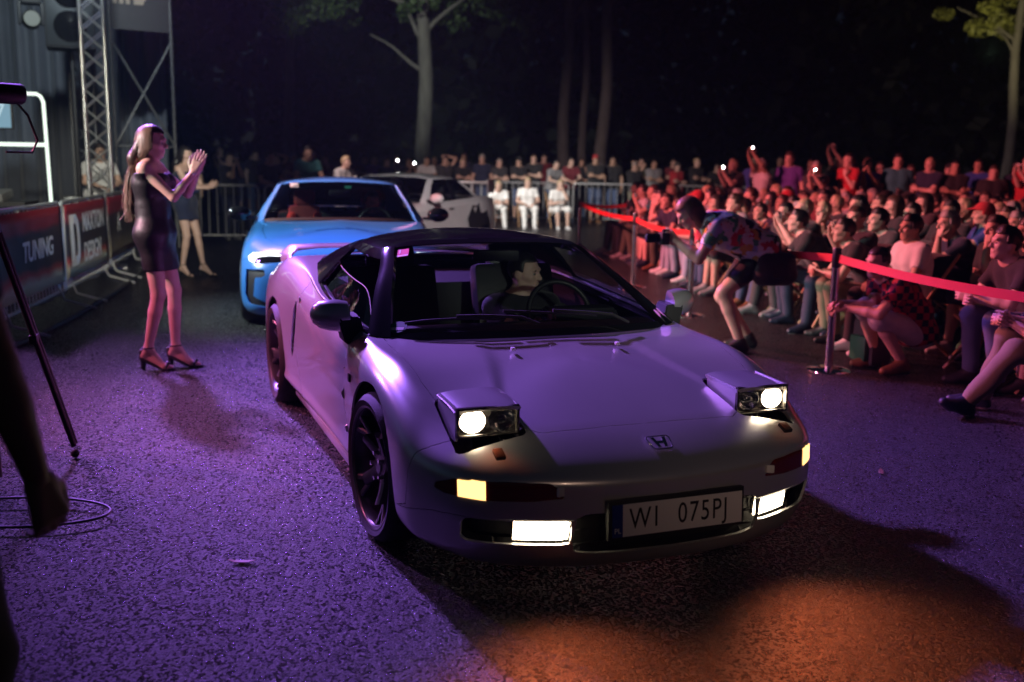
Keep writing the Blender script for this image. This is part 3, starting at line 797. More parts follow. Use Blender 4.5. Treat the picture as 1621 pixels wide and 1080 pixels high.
    def P_at(c_, r_):
        i = int(round(c_ * 8)); j = int(round(r_ * 4)); fx = c_ * 8; i0 = int(fx); t = fx - i0; fy = r_ * 4; j0 = int(fy); s_ = fy - j0
        q = (C[j0, i0] * (1 - t) + C[j0, min(i0 + 1, C.shape[1] - 1)] * t) * (1 - s_) + (C[j0 + 1, i0] * (1 - t) + C[j0 + 1, min(i0 + 1, C.shape[1] - 1)] * t) * s_
        return Vector((q[0], -q[1], q[2]))
    st, SM = sticker('number_sticker', 2.45, 3.42, .088, .072, M_REDPRINT)
    text_obj('sticker_lettering', '1', .05, M_WHITE, st, SM @ Matrix.Translation((0, .012, .0016)), bold=.001)
    st2 = prism('sticker_strip', rrect(-.042, .042, -.034, -.021, .002, 1), .0006, M_WHITE, st, M=SM @ Matrix.Translation((0, 0, .0013)))
    st, SM = sticker('green_sticker', 2.50, .46, .085, .075, pm('green_print', (.01, .16, .09), .4, var=.1), oval=True)
    prism('sticker_strip', rrect(-.038, .03, -.02, -.002, .002, 1), .0006, M_WHITE, st, M=SM @ Matrix.Translation((0, 0, .0013)))
    # interior
    it = empty('interior', (0, 0, 0), 0, car)
    box('floor_pan', (-1.15, 0, .2), (1.9, 1.5, .04), M_BLACK, it)
    box('bulkhead', (-1.80, 0, .50), (.04, 1.3, .66), M_BLACK, it); box('engine_cover', (-2.25, 0, .80), (.9, 1.1, .04), M_BLACK, it)
    box('firewall', (-.36, 0, .46), (.03, 1.42, .5), M_BLACK, it)
    prism('dashboard', [(-.24, .735), (-.50, .775), (-.66, .768), (-.74, .72), (-.74, .55), (-.3, .5)], 1.36, M_SEATBLK, it, M=frame((1, 0, 0), (0, 0, 1), (0, -1, 0), (0, .68, 0)), bevel=.012)
    prism('instrument_hood', [(-.58, .77), (-.62, .82), (-.74, .825), (-.76, .80), (-.76, .74)], .36, M_SEATBLK, it, M=frame((1, 0, 0), (0, 0, 1), (0, -1, 0), (0, .54, 0)), bevel=.012)
    box('centre_console', (-1.2, 0, .42), (.9, .22, .3), M_SEATBLK, it, None, .03)
    for sd in (1, -1):
        s_ = empty('seat', (-1.35, .36 * sd, .2), 0, it)
        box('seat_cushion', (.1, 0, .12), (.5, .5, .16), M_SEATBLK, s_, None, .04)
        box('seat_back', (-.22, 0, .45), (.13, .5, .62), M_SEATBLK, s_, Euler((0, -.3, 0)), .05)
        box('headrest', (-.34, 0, .78), (.09, .28, .17), M_SEATBLK, s_, Euler((0, -.2, 0)), .04)
    sw = empty('steering_wheel', (-.92, .36, .755), 0, it)
    A = [(0, .175 * math.cos(2 * math.pi * k / 28), .175 * math.sin(2 * math.pi * k / 28)) for k in range(28)]
    MR = Matrix.Rotation(-.42, 3, 'Y')
    tube('wheel_rim', [MR @ Vector(a) for a in A], .015, M_SEATBLK, sw, 8, True)
    for a in (.2, math.pi - .2, -math.pi / 2):
        tube('wheel_spoke', [MR @ Vector((0, .03 * math.cos(a), .03 * math.sin(a))), MR @ Vector((0, .17 * math.cos(a), .17 * math.sin(a)))], .014, M_SEATBLK, sw, 6)
    lathe('wheel_boss', [(0, .03), (.05, .025), (.055, -.02)], M_SEATBLK, sw, 16, 'X', M=MR.to_4x4())
    # rear-view mirror
    box('interior_mirror', (-.93, 0, 1.065), (.03, .24, .06), M_BLACK, it, Euler((0, .1, -.12)), .015)
    # wheels
    for sd in (1, -1):
        make_wheel(car, 0, .785 * sd, .305, .305, .245, .205, M_GUN, 5, sd, rot=1.25 * 1, yaw=R(4))
        make_wheel(car, -2.53, .785 * sd, .315, .318, .25, .245, M_GUN, 5, sd, rot=.9)
    wheel_well(car, 0, .305, .352, .55, .86, M_BLACK); wheel_well(car, -2.53, .315, .362, .53, .87, M_BLACK)
    # mirrors: a shell on a foot, glass on the back
    for sd in (1, -1):
        mir = empty('door_mirror', (-.60, .80 * sd, .775), 0, car)
        prof = [(-.085, .035, .05), (-.055, .066, .068), (0, .078, .078), (.055, .072, .074), (.09, .05, .06), (.112, .018, .03)]
        bm = bmesh.new(); rings = []
        for i, (d, rz_, rz2) in enumerate([(0.0, .062, .074), (.035, .068, .080), (.08, .064, .078), (.12, .052, .068), (.15, .032, .045), (.162, .008, .012)]):
            # sections stepping out from the door, rounded front and flat back
            rg = []
            for k in range(20):
                a = 2 * math.pi * k / 20; cx_, sz_ = math.cos(a), math.sin(a)
                xx = (cx_ * .085 if cx_ > 0 else cx_ * .025) * (rz_ / .068); zz = sz_ * rz2 * .92
                rg.append(bm.verts.new((xx - .03 - d * .18, sd * (.035 + d), zz + .055 + d * .06)))
            rings.append(rg)
        for Aq, Bq in zip(rings[:-1], rings[1:]):
            for k in range(20): bm.faces.new((Aq[k], Aq[(k + 1) % 20], Bq[(k + 1) % 20], Bq[k]))
        bm.faces.new(rings[0]); bm.faces.new(rings[-1])
        bmobj('mirror_shell', bm, M_SILVER if sd > 0 else M_SILVER, mir, True, 50)
        prism('mirror_foot', [(-.07, -.055), (.06, -.06), (.045, .06), (-.06, .07)], .10, M_BLACK, mir, M=frame((1, 0, 0), (0, .25 * sd, 1), (0, sd, 0), (0, -.025 * sd, 0)), bevel=.006)
        box('mirror_glass', (-.062, .105 * sd, .06), (.004, .12, .10), M_CHROME, mir, Euler((0, 0, .18 * sd)))
    # wipers, washer jets, side repeaters, door handles, filler
    for (y0, y1) in ((.42, -.18), (-.05, -.62)):
        w_ = empty('wiper', (0, 0, 0), 0, car)
        pa = P_at(abs(y0) * 3.5 if abs(y0) < .3 else 1.7, .30); 
        ptsw = []
        for k in range(9):
            yy = y0 + (y1 - y0) * k / 8
            h = bvh.ray_cast(Vector((-.27 - .10 * (abs(yy) / .7) ** 2 - .07 * (k / 8), abs(yy), 2)), Vector((0, 0, -1)))
            zz = h[0].z if h[0] else .79
            ptsw.append((-.27 - .10 * (abs(yy) / .7) ** 2 - .07 * (k / 8), yy, zz + .022))
        tube('wiper_blade', ptsw[2:], .006, M_BLACK, w_, 6)
        tube('wiper_arm', [(ptsw[0][0] + .04, ptsw[0][1], ptsw[0][2] - .01)] + [(p[0] + .015, p[1], p[2] + .014) for p in ptsw[1:6]], .0075, M_BLACK, w_, 6)
    for sd in (1, -1):
        box('washer_jet', (-.044, .248 * sd, .752), (.022, .018, .014), M_WHITE, car, None, .004)
        box('side_repeater', (-.365, .885 * sd, .60), (.03, .008, .035), M_BLACK, car, None, .003)
        box('door_lock', (-1.70, .872 * sd, .76), (.012, .006, .035), M_BLACK, car, Euler((0, .5, 0)), .002)
        box('sill', (-1.2, .82 * sd, .165), (1.7, .06, .05), M_SILVER, car, None, .012)
    # tail spoiler joined to the rear wings
    sp = [(-3.05, .74, .85), (-3.13, .725, .885), (-3.18, .67, .925), (-3.20, .5, .935), (-3.21, 0, .938), (-3.20, -.5, .935), (-3.18, -.67, .925), (-3.13, -.725, .885), (-3.05, -.74, .85)]
    bm = bmesh.new(); rings = []
    for i, p in enumerate(sp):
        rg = []
        for k in range(12):
            a = 2 * math.pi * k / 12; rg.append(bm.verts.new((p[0] + .11 * math.cos(a), p[1] + (.02 * math.cos(a) if abs(p[1]) > .6 else 0), p[2] + .016 * math.sin(a) * (1.4 if abs(p[1]) > .6 else 1))))
        rings.append(rg)
    for Aq, Bq in zip(rings[:-1], rings[1:]):
        for k in range(12): bm.faces.new((Aq[k], Aq[(k + 1) % 12], Bq[(k + 1) % 12], Bq[k]))
    bm.faces.new(rings[0]); bm.faces.new(rings[-1]); bmobj('rear_spoiler', bm, M_SILVER, car, True, 50)
    box('underbody', (-1.3, 0, .16), (3.9, 1.3, .03), M_BLACK, car)
    # beam of the lamps
    for sd in (1, -1):
        for (nm, px, py, pz, tz, pw, sz) in (('headlamp_beam', .62, .64, .62, -.22, 20, 80), ('fog_beam', .90, .5, .27, -.45, 42, 125)):
            d = bpy.data.lights.new(nm, 'SPOT'); d.energy = pw; d.color = (1.0, .17, .05); d.spot_size = R(sz); d.spot_blend = 1.0; d.shadow_soft_size = .12
            l = bpy.data.objects.new(nm, d); link(l, car); l.location = (px, py * sd, pz); l.rotation_euler = Vector((1, .05 * sd, tz)).to_track_quat('-Z', 'Y').to_euler()
    car.location = (*loc, 0); car.rotation_euler = (0, 0, heading)
    tag(car, 'silver two-seat sports car with black roof, raised pop-up headlamps and plate WI 075PJ', 'car')
    return car

sport_car = make_sport_car((0.2516, 4.2105), -1.19656)
# ------------------------------------------------------------------ people: bodies and clothes grown from a posed skeleton as one smooth surface each
def axis_coords(lo, hi, step, fine):
    """non-uniform sample positions: step everywhere, finer inside the (a, b, s) ranges"""
    xs = [lo]
    while xs[-1] < hi:
        x = xs[-1]; s = step
        for (a, b, fs) in fine:
            if a <= x < b: s = min(s, fs)
            elif x < a < x + s: s = max(min(s, a - x), min(fs, s))
        xs.append(x + s)
    return np.array(xs)

def surface_nets(D, X, Y, Z):
    s = D < 0
    c = s[:-1, :-1, :-1].astype(np.int8)
    cnt = np.zeros(c.shape, np.int8)
    for i in (0, 1):
        for j in (0, 1):
            for k in (0, 1): cnt += s[i:D.shape[0] - 1 + i, j:D.shape[1] - 1 + j, k:D.shape[2] - 1 + k]
    act = (cnt > 0) & (cnt < 8)
    ii, jj, kk = np.nonzero(act)
    if len(ii) == 0: return np.zeros((0, 3)), []
    idx = -np.ones(act.shape, np.int64); idx[ii, jj, kk] = np.arange(len(ii))
    acc = np.zeros((len(ii), 3)); num = np.zeros(len(ii))
    cor = [(i, j, k) for i in (0, 1) for j in (0, 1) for k in (0, 1)]
    for a in range(8):
        for b in range(a + 1, 8):
            ca, cb = cor[a], cor[b]
            if sum(abs(p - q) for p, q in zip(ca, cb)) != 1: continue
            va = D[ii + ca[0], jj + ca[1], kk + ca[2]]; vb = D[ii + cb[0], jj + cb[1], kk + cb[2]]
            m = (va < 0) != (vb < 0); t = np.where(m, va / np.where(m, va - vb, 1), 0)
            p = np.stack([X[ii + ca[0]] * (1 - t) + X[ii + cb[0]] * t, Y[jj + ca[1]] * (1 - t) + Y[jj + cb[1]] * t, Z[kk + ca[2]] * (1 - t) + Z[kk + cb[2]] * t], 1)
            acc[m] += p[m]; num[m] += 1
    V = acc / num[:, None]; F = []
    for ax in range(3):
        sl = [slice(None)] * 3; sl2 = [slice(None)] * 3; sl[ax] = slice(0, -1); sl2[ax] = slice(1, None)
        a = s[tuple(sl)]; b = s[tuple(sl2)]
        p = np.argwhere(a != b)
        o1, o2 = [k for k in range(3) if k != ax]
        ok = (p[:, o1] > 0) & (p[:, o2] > 0) & (p[:, o1] < D.shape[o1] - 1) & (p[:, o2] < D.shape[o2] - 1); p = p[ok]
        q = []
        for (d1, d2) in ((-1, -1), (0, -1), (0, 0), (-1, 0)):
            e = p.copy(); e[:, o1] += d1; e[:, o2] += d2; q.append(idx[e[:, 0], e[:, 1], e[:, 2]])
        q = np.stack(q, 1); fl = a[p[:, 0], p[:, 1], p[:, 2]]
        if ax == 1: fl = ~fl
        q[~fl] = q[~fl][:, ::-1]
        F.append(q[(q >= 0).all(1)])
    return V, np.concatenate(F)

class Field:
    def __init__(self, prims, step, fine=((), (), ()), pad=0.05):
        lo = np.full(3, 1e9); hi = -lo
        for p in prims:
            if p['op'] == 'sub': continue
            a, b = p['box']; lo = np.minimum(lo, a); hi = np.maximum(hi, b)
        lo -= pad; hi += pad
        self.ax = [axis_coords(lo[k], hi[k], step, fine[k]) for k in range(3)]
        self.D = np.full([len(a) for a in self.ax], 0.5, np.float32)
        for p in prims: self.put(p)
    def put(self, p):
        a, b = p['box']; m = p['k'] + 0.04
        sl = tuple(slice(max(0, np.searchsorted(self.ax[k], a[k] - m) - 1), np.searchsorted(self.ax[k], b[k] + m) + 1) for k in range(3))
        G = np.stack(np.meshgrid(*[self.ax[k][sl[k]] for k in range(3)], indexing='ij'), -1).astype(np.float32)
        if G.size == 0: return
        d = p['f'](G); D = self.D[sl]; k = p['k']
        if p['op'] == 'add':
            if k > 0:
                h = np.clip(0.5 + 0.5 * (d - D) / k, 0, 1); self.D[sl] = d * (1 - h) + D * h - k * h * (1 - h)
            else: self.D[sl] = np.minimum(D, d)
        elif p['op'] == 'sub':
            if k > 0:
                h = np.clip(0.5 - 0.5 * (D + d) / k, 0, 1); self.D[sl] = D * (1 - h) - d * h + k * h * (1 - h)
            else: self.D[sl] = np.maximum(D, -d)
    def clip(self, f):
        G = np.stack(np.meshgrid(*self.ax, indexing='ij'), -1).astype(np.float32)
        self.D = np.maximum(self.D, f(G))
    def wrinkle(self, amp, fr=(23, 29, 31), ph=0.0):
        G = np.meshgrid(*self.ax, indexing='ij')
        n = np.sin(G[0] * fr[0] + 2 * np.sin(G[2] * 9 + ph) + ph) * np.sin(G[1] * fr[1] + 1.7 * np.sin(G[0] * 11 - ph)) + np.sin(G[2] * fr[2] + 3 * np.sin(G[1] * 7 + ph) + 2 * G[0] * 5)
        self.D += (amp * n * 0.5).astype(np.float32)
    def mesh(self): return surface_nets(self.D, *self.ax)

def V3(*a): return np.array(a if len(a) == 3 else a[0], float)
def rc(a, b, r1, r2, k=0.03, op='add'):
    a, b = V3(a), V3(b); e = b - a; L = max(e @ e, 1e-9); rm = max(r1, r2)
    def f(G, a=a, e=e, L=L):
        w = G - a.astype(np.float32); t = np.clip((w @ e.astype(np.float32)) / L, 0, 1)
        return np.sqrt(((w - t[..., None] * e.astype(np.float32)) ** 2).sum(-1)) - (r1 + (r2 - r1) * t)
    return dict(f=f, box=(np.minimum(a, b) - rm, np.maximum(a, b) + rm), k=k, op=op)
def el(c, r, B=None, k=0.03, op='add'):
    c, r = V3(c), V3(r); Bm = np.eye(3) if B is None else np.array(B)   # rows of B: local axes
    m = r.max()
    def f(G):
        w = (G - c.astype(np.float32)) @ Bm.T.astype(np.float32)
        q = np.sqrt(((w / r) ** 2).sum(-1)); q2 = np.sqrt(((w / r ** 2) ** 2).sum(-1)) + 1e-9
        return q * (q - 1) / q2
    return dict(f=f, box=(c - m, c + m), k=k, op=op)
def grow(prims, d, k=None):
    out = []
    for p in prims:
        q = dict(p); f0 = p['f']; q['f'] = (lambda G, f0=f0: f0(G) - d); q['box'] = (p['box'][0] - d, p['box'][1] + d)
        if k is not None: q['k'] = k
        out.append(q)
    return out

def unit(v): v = np.asarray(v, float); return v / max(np.linalg.norm(v), 1e-9)
def ik(S, T, l1, l2, pole):
    S, T, pole = V3(S), V3(T), V3(pole); d = T - S; L = min(max(np.linalg.norm(d), 1e-4), (l1 + l2) * 0.999); u = unit(d)
    T = S + u * L; a = (l1 ** 2 - l2 ** 2 + L ** 2) / (2 * L); h = math.sqrt(max(l1 ** 2 - a ** 2, 0))
    n = pole - u * (pole @ u); n = unit(n)
    return S + u * a + n * h, T

def head_basis(yaw, pitch, roll=0.0):
    f = V3(math.cos(yaw) * math.cos(pitch), math.sin(yaw) * math.cos(pitch), math.sin(pitch))
    l = unit(np.cross((0, 0, 1), f)); u = np.cross(f, l)
    if roll: l, u = l * math.cos(roll) + u * math.sin(roll), u * math.cos(roll) - l * math.sin(roll)
    return np.stack([f, l, u])

def head_prims(H, B, s=0.92, female=False):
    g = lambda q: H + (np.array(q) * s) @ B
    e = lambda c, r, k=0.02, op='add': el(g(c), np.array(r) * s, B, k, op)
    c = lambda a, b, r1, r2, k=0.015, op='add': rc(g(a), g(b), r1 * s, r2 * s, k, op)
    jw = .9 if female else 1.0
    P = [e((-.012, 0, .03), (.100, .078, .098), .02), e((.022, 0, -.035), (.072, .060 * jw, .082), .03), c((.06, -.012, -.098), (.06, .012, -.098), .026 * jw, .026 * jw, .02),
         c((.0, -.052 * jw, -.062), (.05, -.026, -.09), .022, .02, .025), c((.0, .052 * jw, -.062), (.05, .026, -.09), .022, .02, .025),
         c((.082, -.034, .026), (.082, .034, .026), .014, .014, .02), e((.055, .042, -.022), (.035, .026, .03), None, .02) if False else c((.058, .040, -.02), (.03, .058, -.012), .026, .02, .02), c((.058, -.040, -.02), (.03, -.058, -.012), .026, .02, .02),
         c((.090, 0, .012), (.112, 0, -.026), .009, .0135, .012), c((.104, -.012, -.032), (.104, .012, -.032), .010, .010, .008),
         c((.086, -.02, -.060), (.086, .02, -.060), .008, .008, .006), c((.085, -.016, -.071), (.085, .016, -.071), .009, .009, .006)]
    for sd in (1, -1):
        P.append(e((-.012, .079 * sd, -.008), (.026, .010, .034), .008))
        P.append(el(g((.092, .033 * sd, .002)), np.array((.012, .017, .010)) * s, B, .012, 'sub'))
    return P

def hand_prims(W, d, n, side, curl=0.5, spread=0.0, L=0.185, thumb=0.6):
    """W wrist, d towards the fingers, n out of the palm, side +1 left / -1 right"""
    d = unit(d); n = unit(n - d * (np.asarray(n) @ d)); t = np.cross(n, d) * side   # towards the thumb
    P = []; s = L / 0.185
    q = lambda a, b, c: W + (d * a + t * b + n * c) * s
    for b0, b1 in ((.022, .030), (.008, .010), (-.008, -.010), (-.020, -.029)):
        P.append(rc(q(.005, b0 * .8, 0), q(.088, b1, 0), .016 * s, .0125 * s, .012))
    for i, (b, ln, rr) in enumerate(((.030, .070, .0088), (.010, .078, .009), (-.010, .073, .0086), (-.029, .056, .0078))):
        p = np.array([.088, b, 0.0]); ang = 0.15 + curl * .2; sp = spread * (b / .03) * .25
        for j, fr in enumerate((.46, .31, .23)):
            ang2 = ang + (curl * (.55 + .4 * j))
            v = np.array([math.cos(ang2) * math.cos(sp), math.sin(sp), math.sin(ang2)]) * ln * fr
            P.append(rc(q(*p), q(*(p + v)), (rr - .0006 * j) * s, (rr - .0006 * (j + 1)) * s, .004)); p = p + v; ang = ang2
    a = q(.015, .026, .008); b_ = q(.050, .048 + .01 * (1 - thumb), .022 * thumb + .006); c_ = q(.082, .054 + .012 * (1 - thumb), .036 * thumb + .01); e_ = q(.105, .050 + .02 * (1 - thumb), .045 * thumb + .012)
    P += [rc(a, b_, .016 * s, .0125 * s, .01), rc(b_, c_, .0115 * s, .010 * s, .004), rc(c_, e_, .010 * s, .0085 * s, .003)]
    return P

def make_joints(kind, **o):
    """standing or sitting skeleton facing +x; wrists and ankles are targets solved with two-bone chains"""
    J = {}; f = o.get('female', False); h = o.get('h', 1.0); lean = o.get('lean', 0.0); twist = o.get('twist', 0.0)
    P = V3(o.get('pelvis', (0, 0, .96 if kind == 'stand' else .49))); J['P'] = P
    up = V3(math.sin(lean), 0, math.cos(lean)); fw = V3(math.cos(lean), 0, -math.sin(lean))
    bend = o.get('bend', 0.0); up2 = V3(math.sin(lean + bend), 0, math.cos(lean + bend)); fw2 = V3(math.cos(lean + bend), 0, -math.sin(lean + bend))
    J['W'] = P + up * .17; J['C'] = J['W'] + up2 * .19; J['N'] = J['C'] + up2 * .16
    hb = o.get('head', (0, 0)); B = head_basis(hb[0], hb[1], o.get('roll', 0.0)); J['B'] = B
    J['H'] = J['N'] + (up2 * .5 + B[2] * .5) * .135 + B[0] * .018
    sw = .152 if f else .178; hw = .085
    lat = V3(-math.sin(twist) * .5, math.cos(twist), 0)
    for sd, n in ((1, 'L'), (-1, 'R')):
        J['S' + n] = J['N'] - up2 * .058 + lat * sw * sd
        J['H' + n] = P + V3(0, hw * sd, -.02)
        J['A' + n] = V3(o['ank' + n]) if 'ank' + n in o else V3(.0, .095 * sd, .085)
        J['K' + n], J['A' + n] = ik(J['H' + n], J['A' + n], .44, .43, o.get('kpole' + n, o.get('kpole', (1, .12 * sd, .3 if kind == 'sit' else 0))))
        w = V3(o['wr' + n]) if 'wr' + n in o else J['S' + n] + V3(.05, .06 * sd, -.52)
        J['E' + n], J['R' + n] = ik(J['S' + n], w, .285, .25, o.get('epole' + n, o.get('epole', (-.35, .8 * sd, -.6))))
        J['hd' + n] = V3(o['hd' + n]) if 'hd' + n in o else unit(J['R' + n] - J['E' + n])
        J['hn' + n] = V3(o['hn' + n]) if 'hn' + n in o else V3(.2, -sd, 0.05)
        J['T' + n] = V3(o.get('toe' + n, (1, .18 * sd, 0)))
        J['foot' + n] = o.get('heel', 0.0)
    return J

def body_prims(J, female=False, fat=1.0):
    P = []; y = V3(0, 1, 0)
    lat = unit(J['SL'] - J['SR'])
    cw, ww, pw = (.056, .042, .072) if female else (.074, .060, .064)
    cr, wr, pr = (.100, .088, .112) if female else (.116, .107, .112)
    cr, wr, pr = cr * fat, wr * fat, pr * (1 + (fat - 1) * .7)
    for sd in (1, -1):
        P.append(rc(J['P'] + y * pw * sd, J['W'] + y * ww * sd, pr, wr, .05)); P.append(rc(J['W'] + y * ww * sd, J['C'] + lat * cw * sd, wr, cr, .05))
        P.append(rc(J['C'] + lat * cw * sd, J['C'] * .45 + J['N'] * .55 + lat * cw * sd, cr, cr * .72, .05))
        if female: P.append(el(J['C'] + lat * .07 * sd + unit(np.cross(lat, J['N'] - J['C'])) * -.0 + V3(.085, 0, -.0), (.06, .062, .065), None, .04))
    P.append(rc(J['SL'], J['SR'], .046, .046, .05)); P.append(rc(J['N'] - unit(J['N'] - J['C']) * .02, J['H'] - J['B'][2] * .05 - J['B'][0] * .02, .056 if not female else .047, .052 if not female else .044, .035))
    a = .80 if female else 1.0
    for n in 'LR':
        P.append(rc(J['N'] + unit(J['N'] - J['C']) * .01, J['S' + n], .050 * (.85 if female else 1), .044 * a, .04))
        P.append(rc(J['S' + n], J['E' + n], .052 * a, .041 * a, .035)); P.append(rc(J['E' + n], J['E' + n] * .65 + J['R' + n] * .35, .041 * a, .041 * a, .01)); P.append(rc(J['E' + n] * .65 + J['R' + n] * .35, J['R' + n], .041 * a, .026 * a, .01))
        P.append(rc(J['H' + n], J['K' + n], .088 if not female else .086, .057 if not female else .052, .03)); calf = J['K' + n] * .68 + J['A' + n] * .32
        P.append(rc(J['K' + n], calf, .054 if not female else .049, .056 if not female else .05, .02)); P.append(rc(calf, J['A' + n], .055 if not female else .049, .037 if not female else .031, .015))
    return P

def foot_prims(J, grow_=0.0, heel=0.0, which='LR'):
    P = []
    for n in which:
        A = J['A' + n]; t = unit(J['T' + n] * V3(1, 1, 0) + V3(0, 0, 1e-6)); dn = V3(0, 0, -1); tl = J['T' + n][2] if abs(J['T' + n][2]) > .01 else 0
        if tl: t = unit(J['T' + n]); dn = unit(np.cross(np.cross(t, V3(0, 0, -1)), t))
        heelp = A + dn * (.05 - heel * 0) - t * .035; ball = A + dn * (.058 + heel) + t * .12; toe = ball + t * .055
        P += [rc(A, heelp, .036 + grow_, .032 + grow_, .02), rc(A + t * .01, ball, .036 + grow_, .026 + grow_, .03), rc(heelp, ball, .030 + grow_, .028 + grow_, .02), rc(ball, toe, .030 + grow_, .022 + grow_, .02)]
    return P

def half_space(p, n):
    p, n = V3(p), unit(n)
    return lambda G: ((G - p.astype(np.float32)) @ n.astype(np.float32))

def to_mesh(name, V, F, mats, fm=None):
    me = bpy.data.meshes.new(name)
    me.vertices.add(len(V)); me.vertices.foreach_set('co', np.asarray(V, np.float32).ravel())
    F = np.asarray(F); me.loops.add(F.size); me.loops.foreach_set('vertex_index', F.ravel().astype(np.int32))
    me.polygons.add(len(F)); me.polygons.foreach_set('loop_start', np.arange(0, F.size, 4, dtype=np.int32))
    me.polygons.foreach_set('use_smooth', np.ones(len(F), bool))
    for m in mats: me.materials.append(m)
    if fm is not None: me.polygons.foreach_set('material_index', np.asarray(fm, np.int32))
    me.update(calc_edges=True); me.validate()
    return me

def relax(V, F, n=1, lam=0.5):
    """a little smoothing of the grown surface"""
    for _ in range(n):
        a = np.zeros_like(V); c = np.zeros(len(V))
        for i in range(4):
            for j in ((i + 1) % 4, (i + 3) % 4):
                np.add.at(a, F[:, i], V[F[:, j]]); np.add.at(c, F[:, i], 1)
        V = V * (1 - lam) + a / np.maximum(c, 1)[:, None] * lam
    return V

def uv_sphere(c, r, B=None, nu=10, nv=7):
    V = []; F = []
    for i in range(nv + 1):
        for j in range(nu):
            th = math.pi * i / nv; ph = 2 * math.pi * j / nu; V.append((math.sin(th) * math.cos(ph), math.sin(th) * math.sin(ph), math.cos(th)))
    V = np.array(V) * np.array(r)
    if B is not None: V = V @ B
    for i in range(nv):
        for j in range(nu): F.append((i * nu + j, (i + 1) * nu + j, (i + 1) * nu + (j + 1) % nu, i * nu + (j + 1) % nu))
    return V + np.array(c), np.array(F)

M_SKIN = [pm('skin_%d' % i, c, 0.5, var=0.08, vscale=25, spec=0.4) for i, c in enumerate([(.52, .33, .25), (.58, .38, .30), (.44, .27, .19), (.34, .20, .14)])]
M_EYE = pm('eye_white', (.38, .33, .30), .3, var=0); M_IRIS = pm('iris', (.02, .015, .012), .1, var=0)
M_HAIR = {n: pm('hair_' + n, c, .45, var=.45, vscale=40, bump=.35, bscale=70, stretch=.08) for n, c in dict(black=(.012, .010, .010), brown=(.045, .026, .016), dark=(.022, .015, .012), blond=(.42, .31, .19), ash=(.30, .25, .21), light_brown=(.15, .095, .062), grey=(.28, .27, .26)).items()}
CLOTH = {}
def cloth(n, c, rough=.85, var=.15):
    if n not in CLOTH: CLOTH[n] = pm('cloth_' + n, c, rough, var=var, vscale=18, bump=.25, bscale=260, sheen=.15)
    return CLOTH[n]
for n, c in dict(black=(.012, .012, .014), charcoal=(.035, .035, .038), navy=(.012, .018, .05), white=(.62, .62, .62), grey=(.22, .22, .23), red=(.42, .02, .03), maroon=(.13, .012, .02), blue=(.02, .06, .28), purple=(.12, .05, .32),
                 olive=(.07, .075, .04), beige=(.52, .48, .42), khaki=(.17, .14, .085), denim=(.05, .075, .15), lightdenim=(.28, .33, .42), cream=(.55, .50, .40), teal=(.02, .14, .15), pink=(.50, .22, .28), brown=(.09, .05, .03)).items(): cloth(n, c)
M_SOLE = pm('shoe_sole', (.55, .55, .53), .6, var=.1)
M_SHOE = {n: pm('shoe_' + n, c, .5, var=.15) for n, c in dict(black=(.014, .014, .015), white=(.6, .6, .6), brown=(.16, .07, .03), blue=(.10, .14, .34), grey=(.2, .2, .2), navy=(.012, .018, .04)).items()}

def hair_field(J, style, s=.92, step=.011):
    H, B = J['H'], J['B']; g = lambda q: H + (np.array(q) * s) @ B
    def loc(G): return ((G - H.astype(np.float32)) @ B.T.astype(np.float32)) / s
    if style in ('short', 'crop', 'cap', 'bun', 'long', 'bob'):
        t = {'short': .013, 'crop': .007, 'cap': .016, 'bun': .012, 'long': .010, 'bob': .018}[style]
        pr = [el(g((-.012, 0, .034)), np.array((.100 + t, .078 + t, .098 + t)) * s, B, 0)]
        if style == 'short': pr += [rc(g((.035, -.03, .120)), g((.035, .03, .120)), .017, .017, .04)]
        if style == 'bun': pr += [el(g((-.11, 0, .06)), (.045, .045, .045), None, .01)]
        if style == 'bob':
            for sd in (1, -1): pr += [rc(g((-.02, .075 * sd, .03)), g((-.02, .078 * sd, -.12)), .03, .03, .03), rc(g((-.075, .04 * sd, .0)), g((-.075, .045 * sd, -.12)), .045, .04, .03)]
        if style == 'long':
            back = J['N'] - unit(J['N'] - J['C']) * .30
            for sd in (1, -1):
                pr += [rc(g((-.012, .074 * sd, .03)), g((-.03, .074 * sd, -.13)), .018, .020, .03)]
                b0 = g((-.07, .04 * sd, .0)); b1 = J['N'] + V3(-.10, .06 * sd, .02); b2 = back + V3(-.145, .055 * sd, .0)
                pr += [rc(b0, b1, .046, .042, .04), rc(b1, b2, .040, .016, .04), rc(b1 + V3(.012, -.03 * sd, 0), b2 + V3(.012, -.03 * sd, -.02), .036, .014, .03)]
        if style == 'cap': pr += [rc(g((.09, -.03, .058)), g((.165, -.02, .045)), .012, .008, .02), rc(g((.09, .03, .058)), g((.165, .02, .045)), .012, .008, .02), rc(g((.10, 0, .062)), g((.178, 0, .047)), .012, .008, .02)]
        F_ = Field(pr, step)
        def cut(G):
            q = loc(G); x, y, z = q[..., 0], np.abs(q[..., 1]), q[..., 2]
            hl = .072 if style != 'cap' else .045                                   # hairline over the brow
            front = np.minimum(x - (.028 - .5 * np.clip(z + .02, -.1, 0)), hl + .10 * np.clip(y - .03, 0, .1) * 0 - z)   # >0: face region
            if style in ('short', 'crop', 'cap', 'bun'):
                side = np.minimum(x + .055, (.0 if style != 'crop' else .005) - z)  # clears ears and nape
                low = -.075 - z
                return np.maximum(np.maximum(front, side), low)
            return np.minimum(front, .12 - np.abs(z + .03) + .03)
        F_.clip(lambda G: cut(G) * s)
        V, Fq = F_.mesh()
        return V, Fq

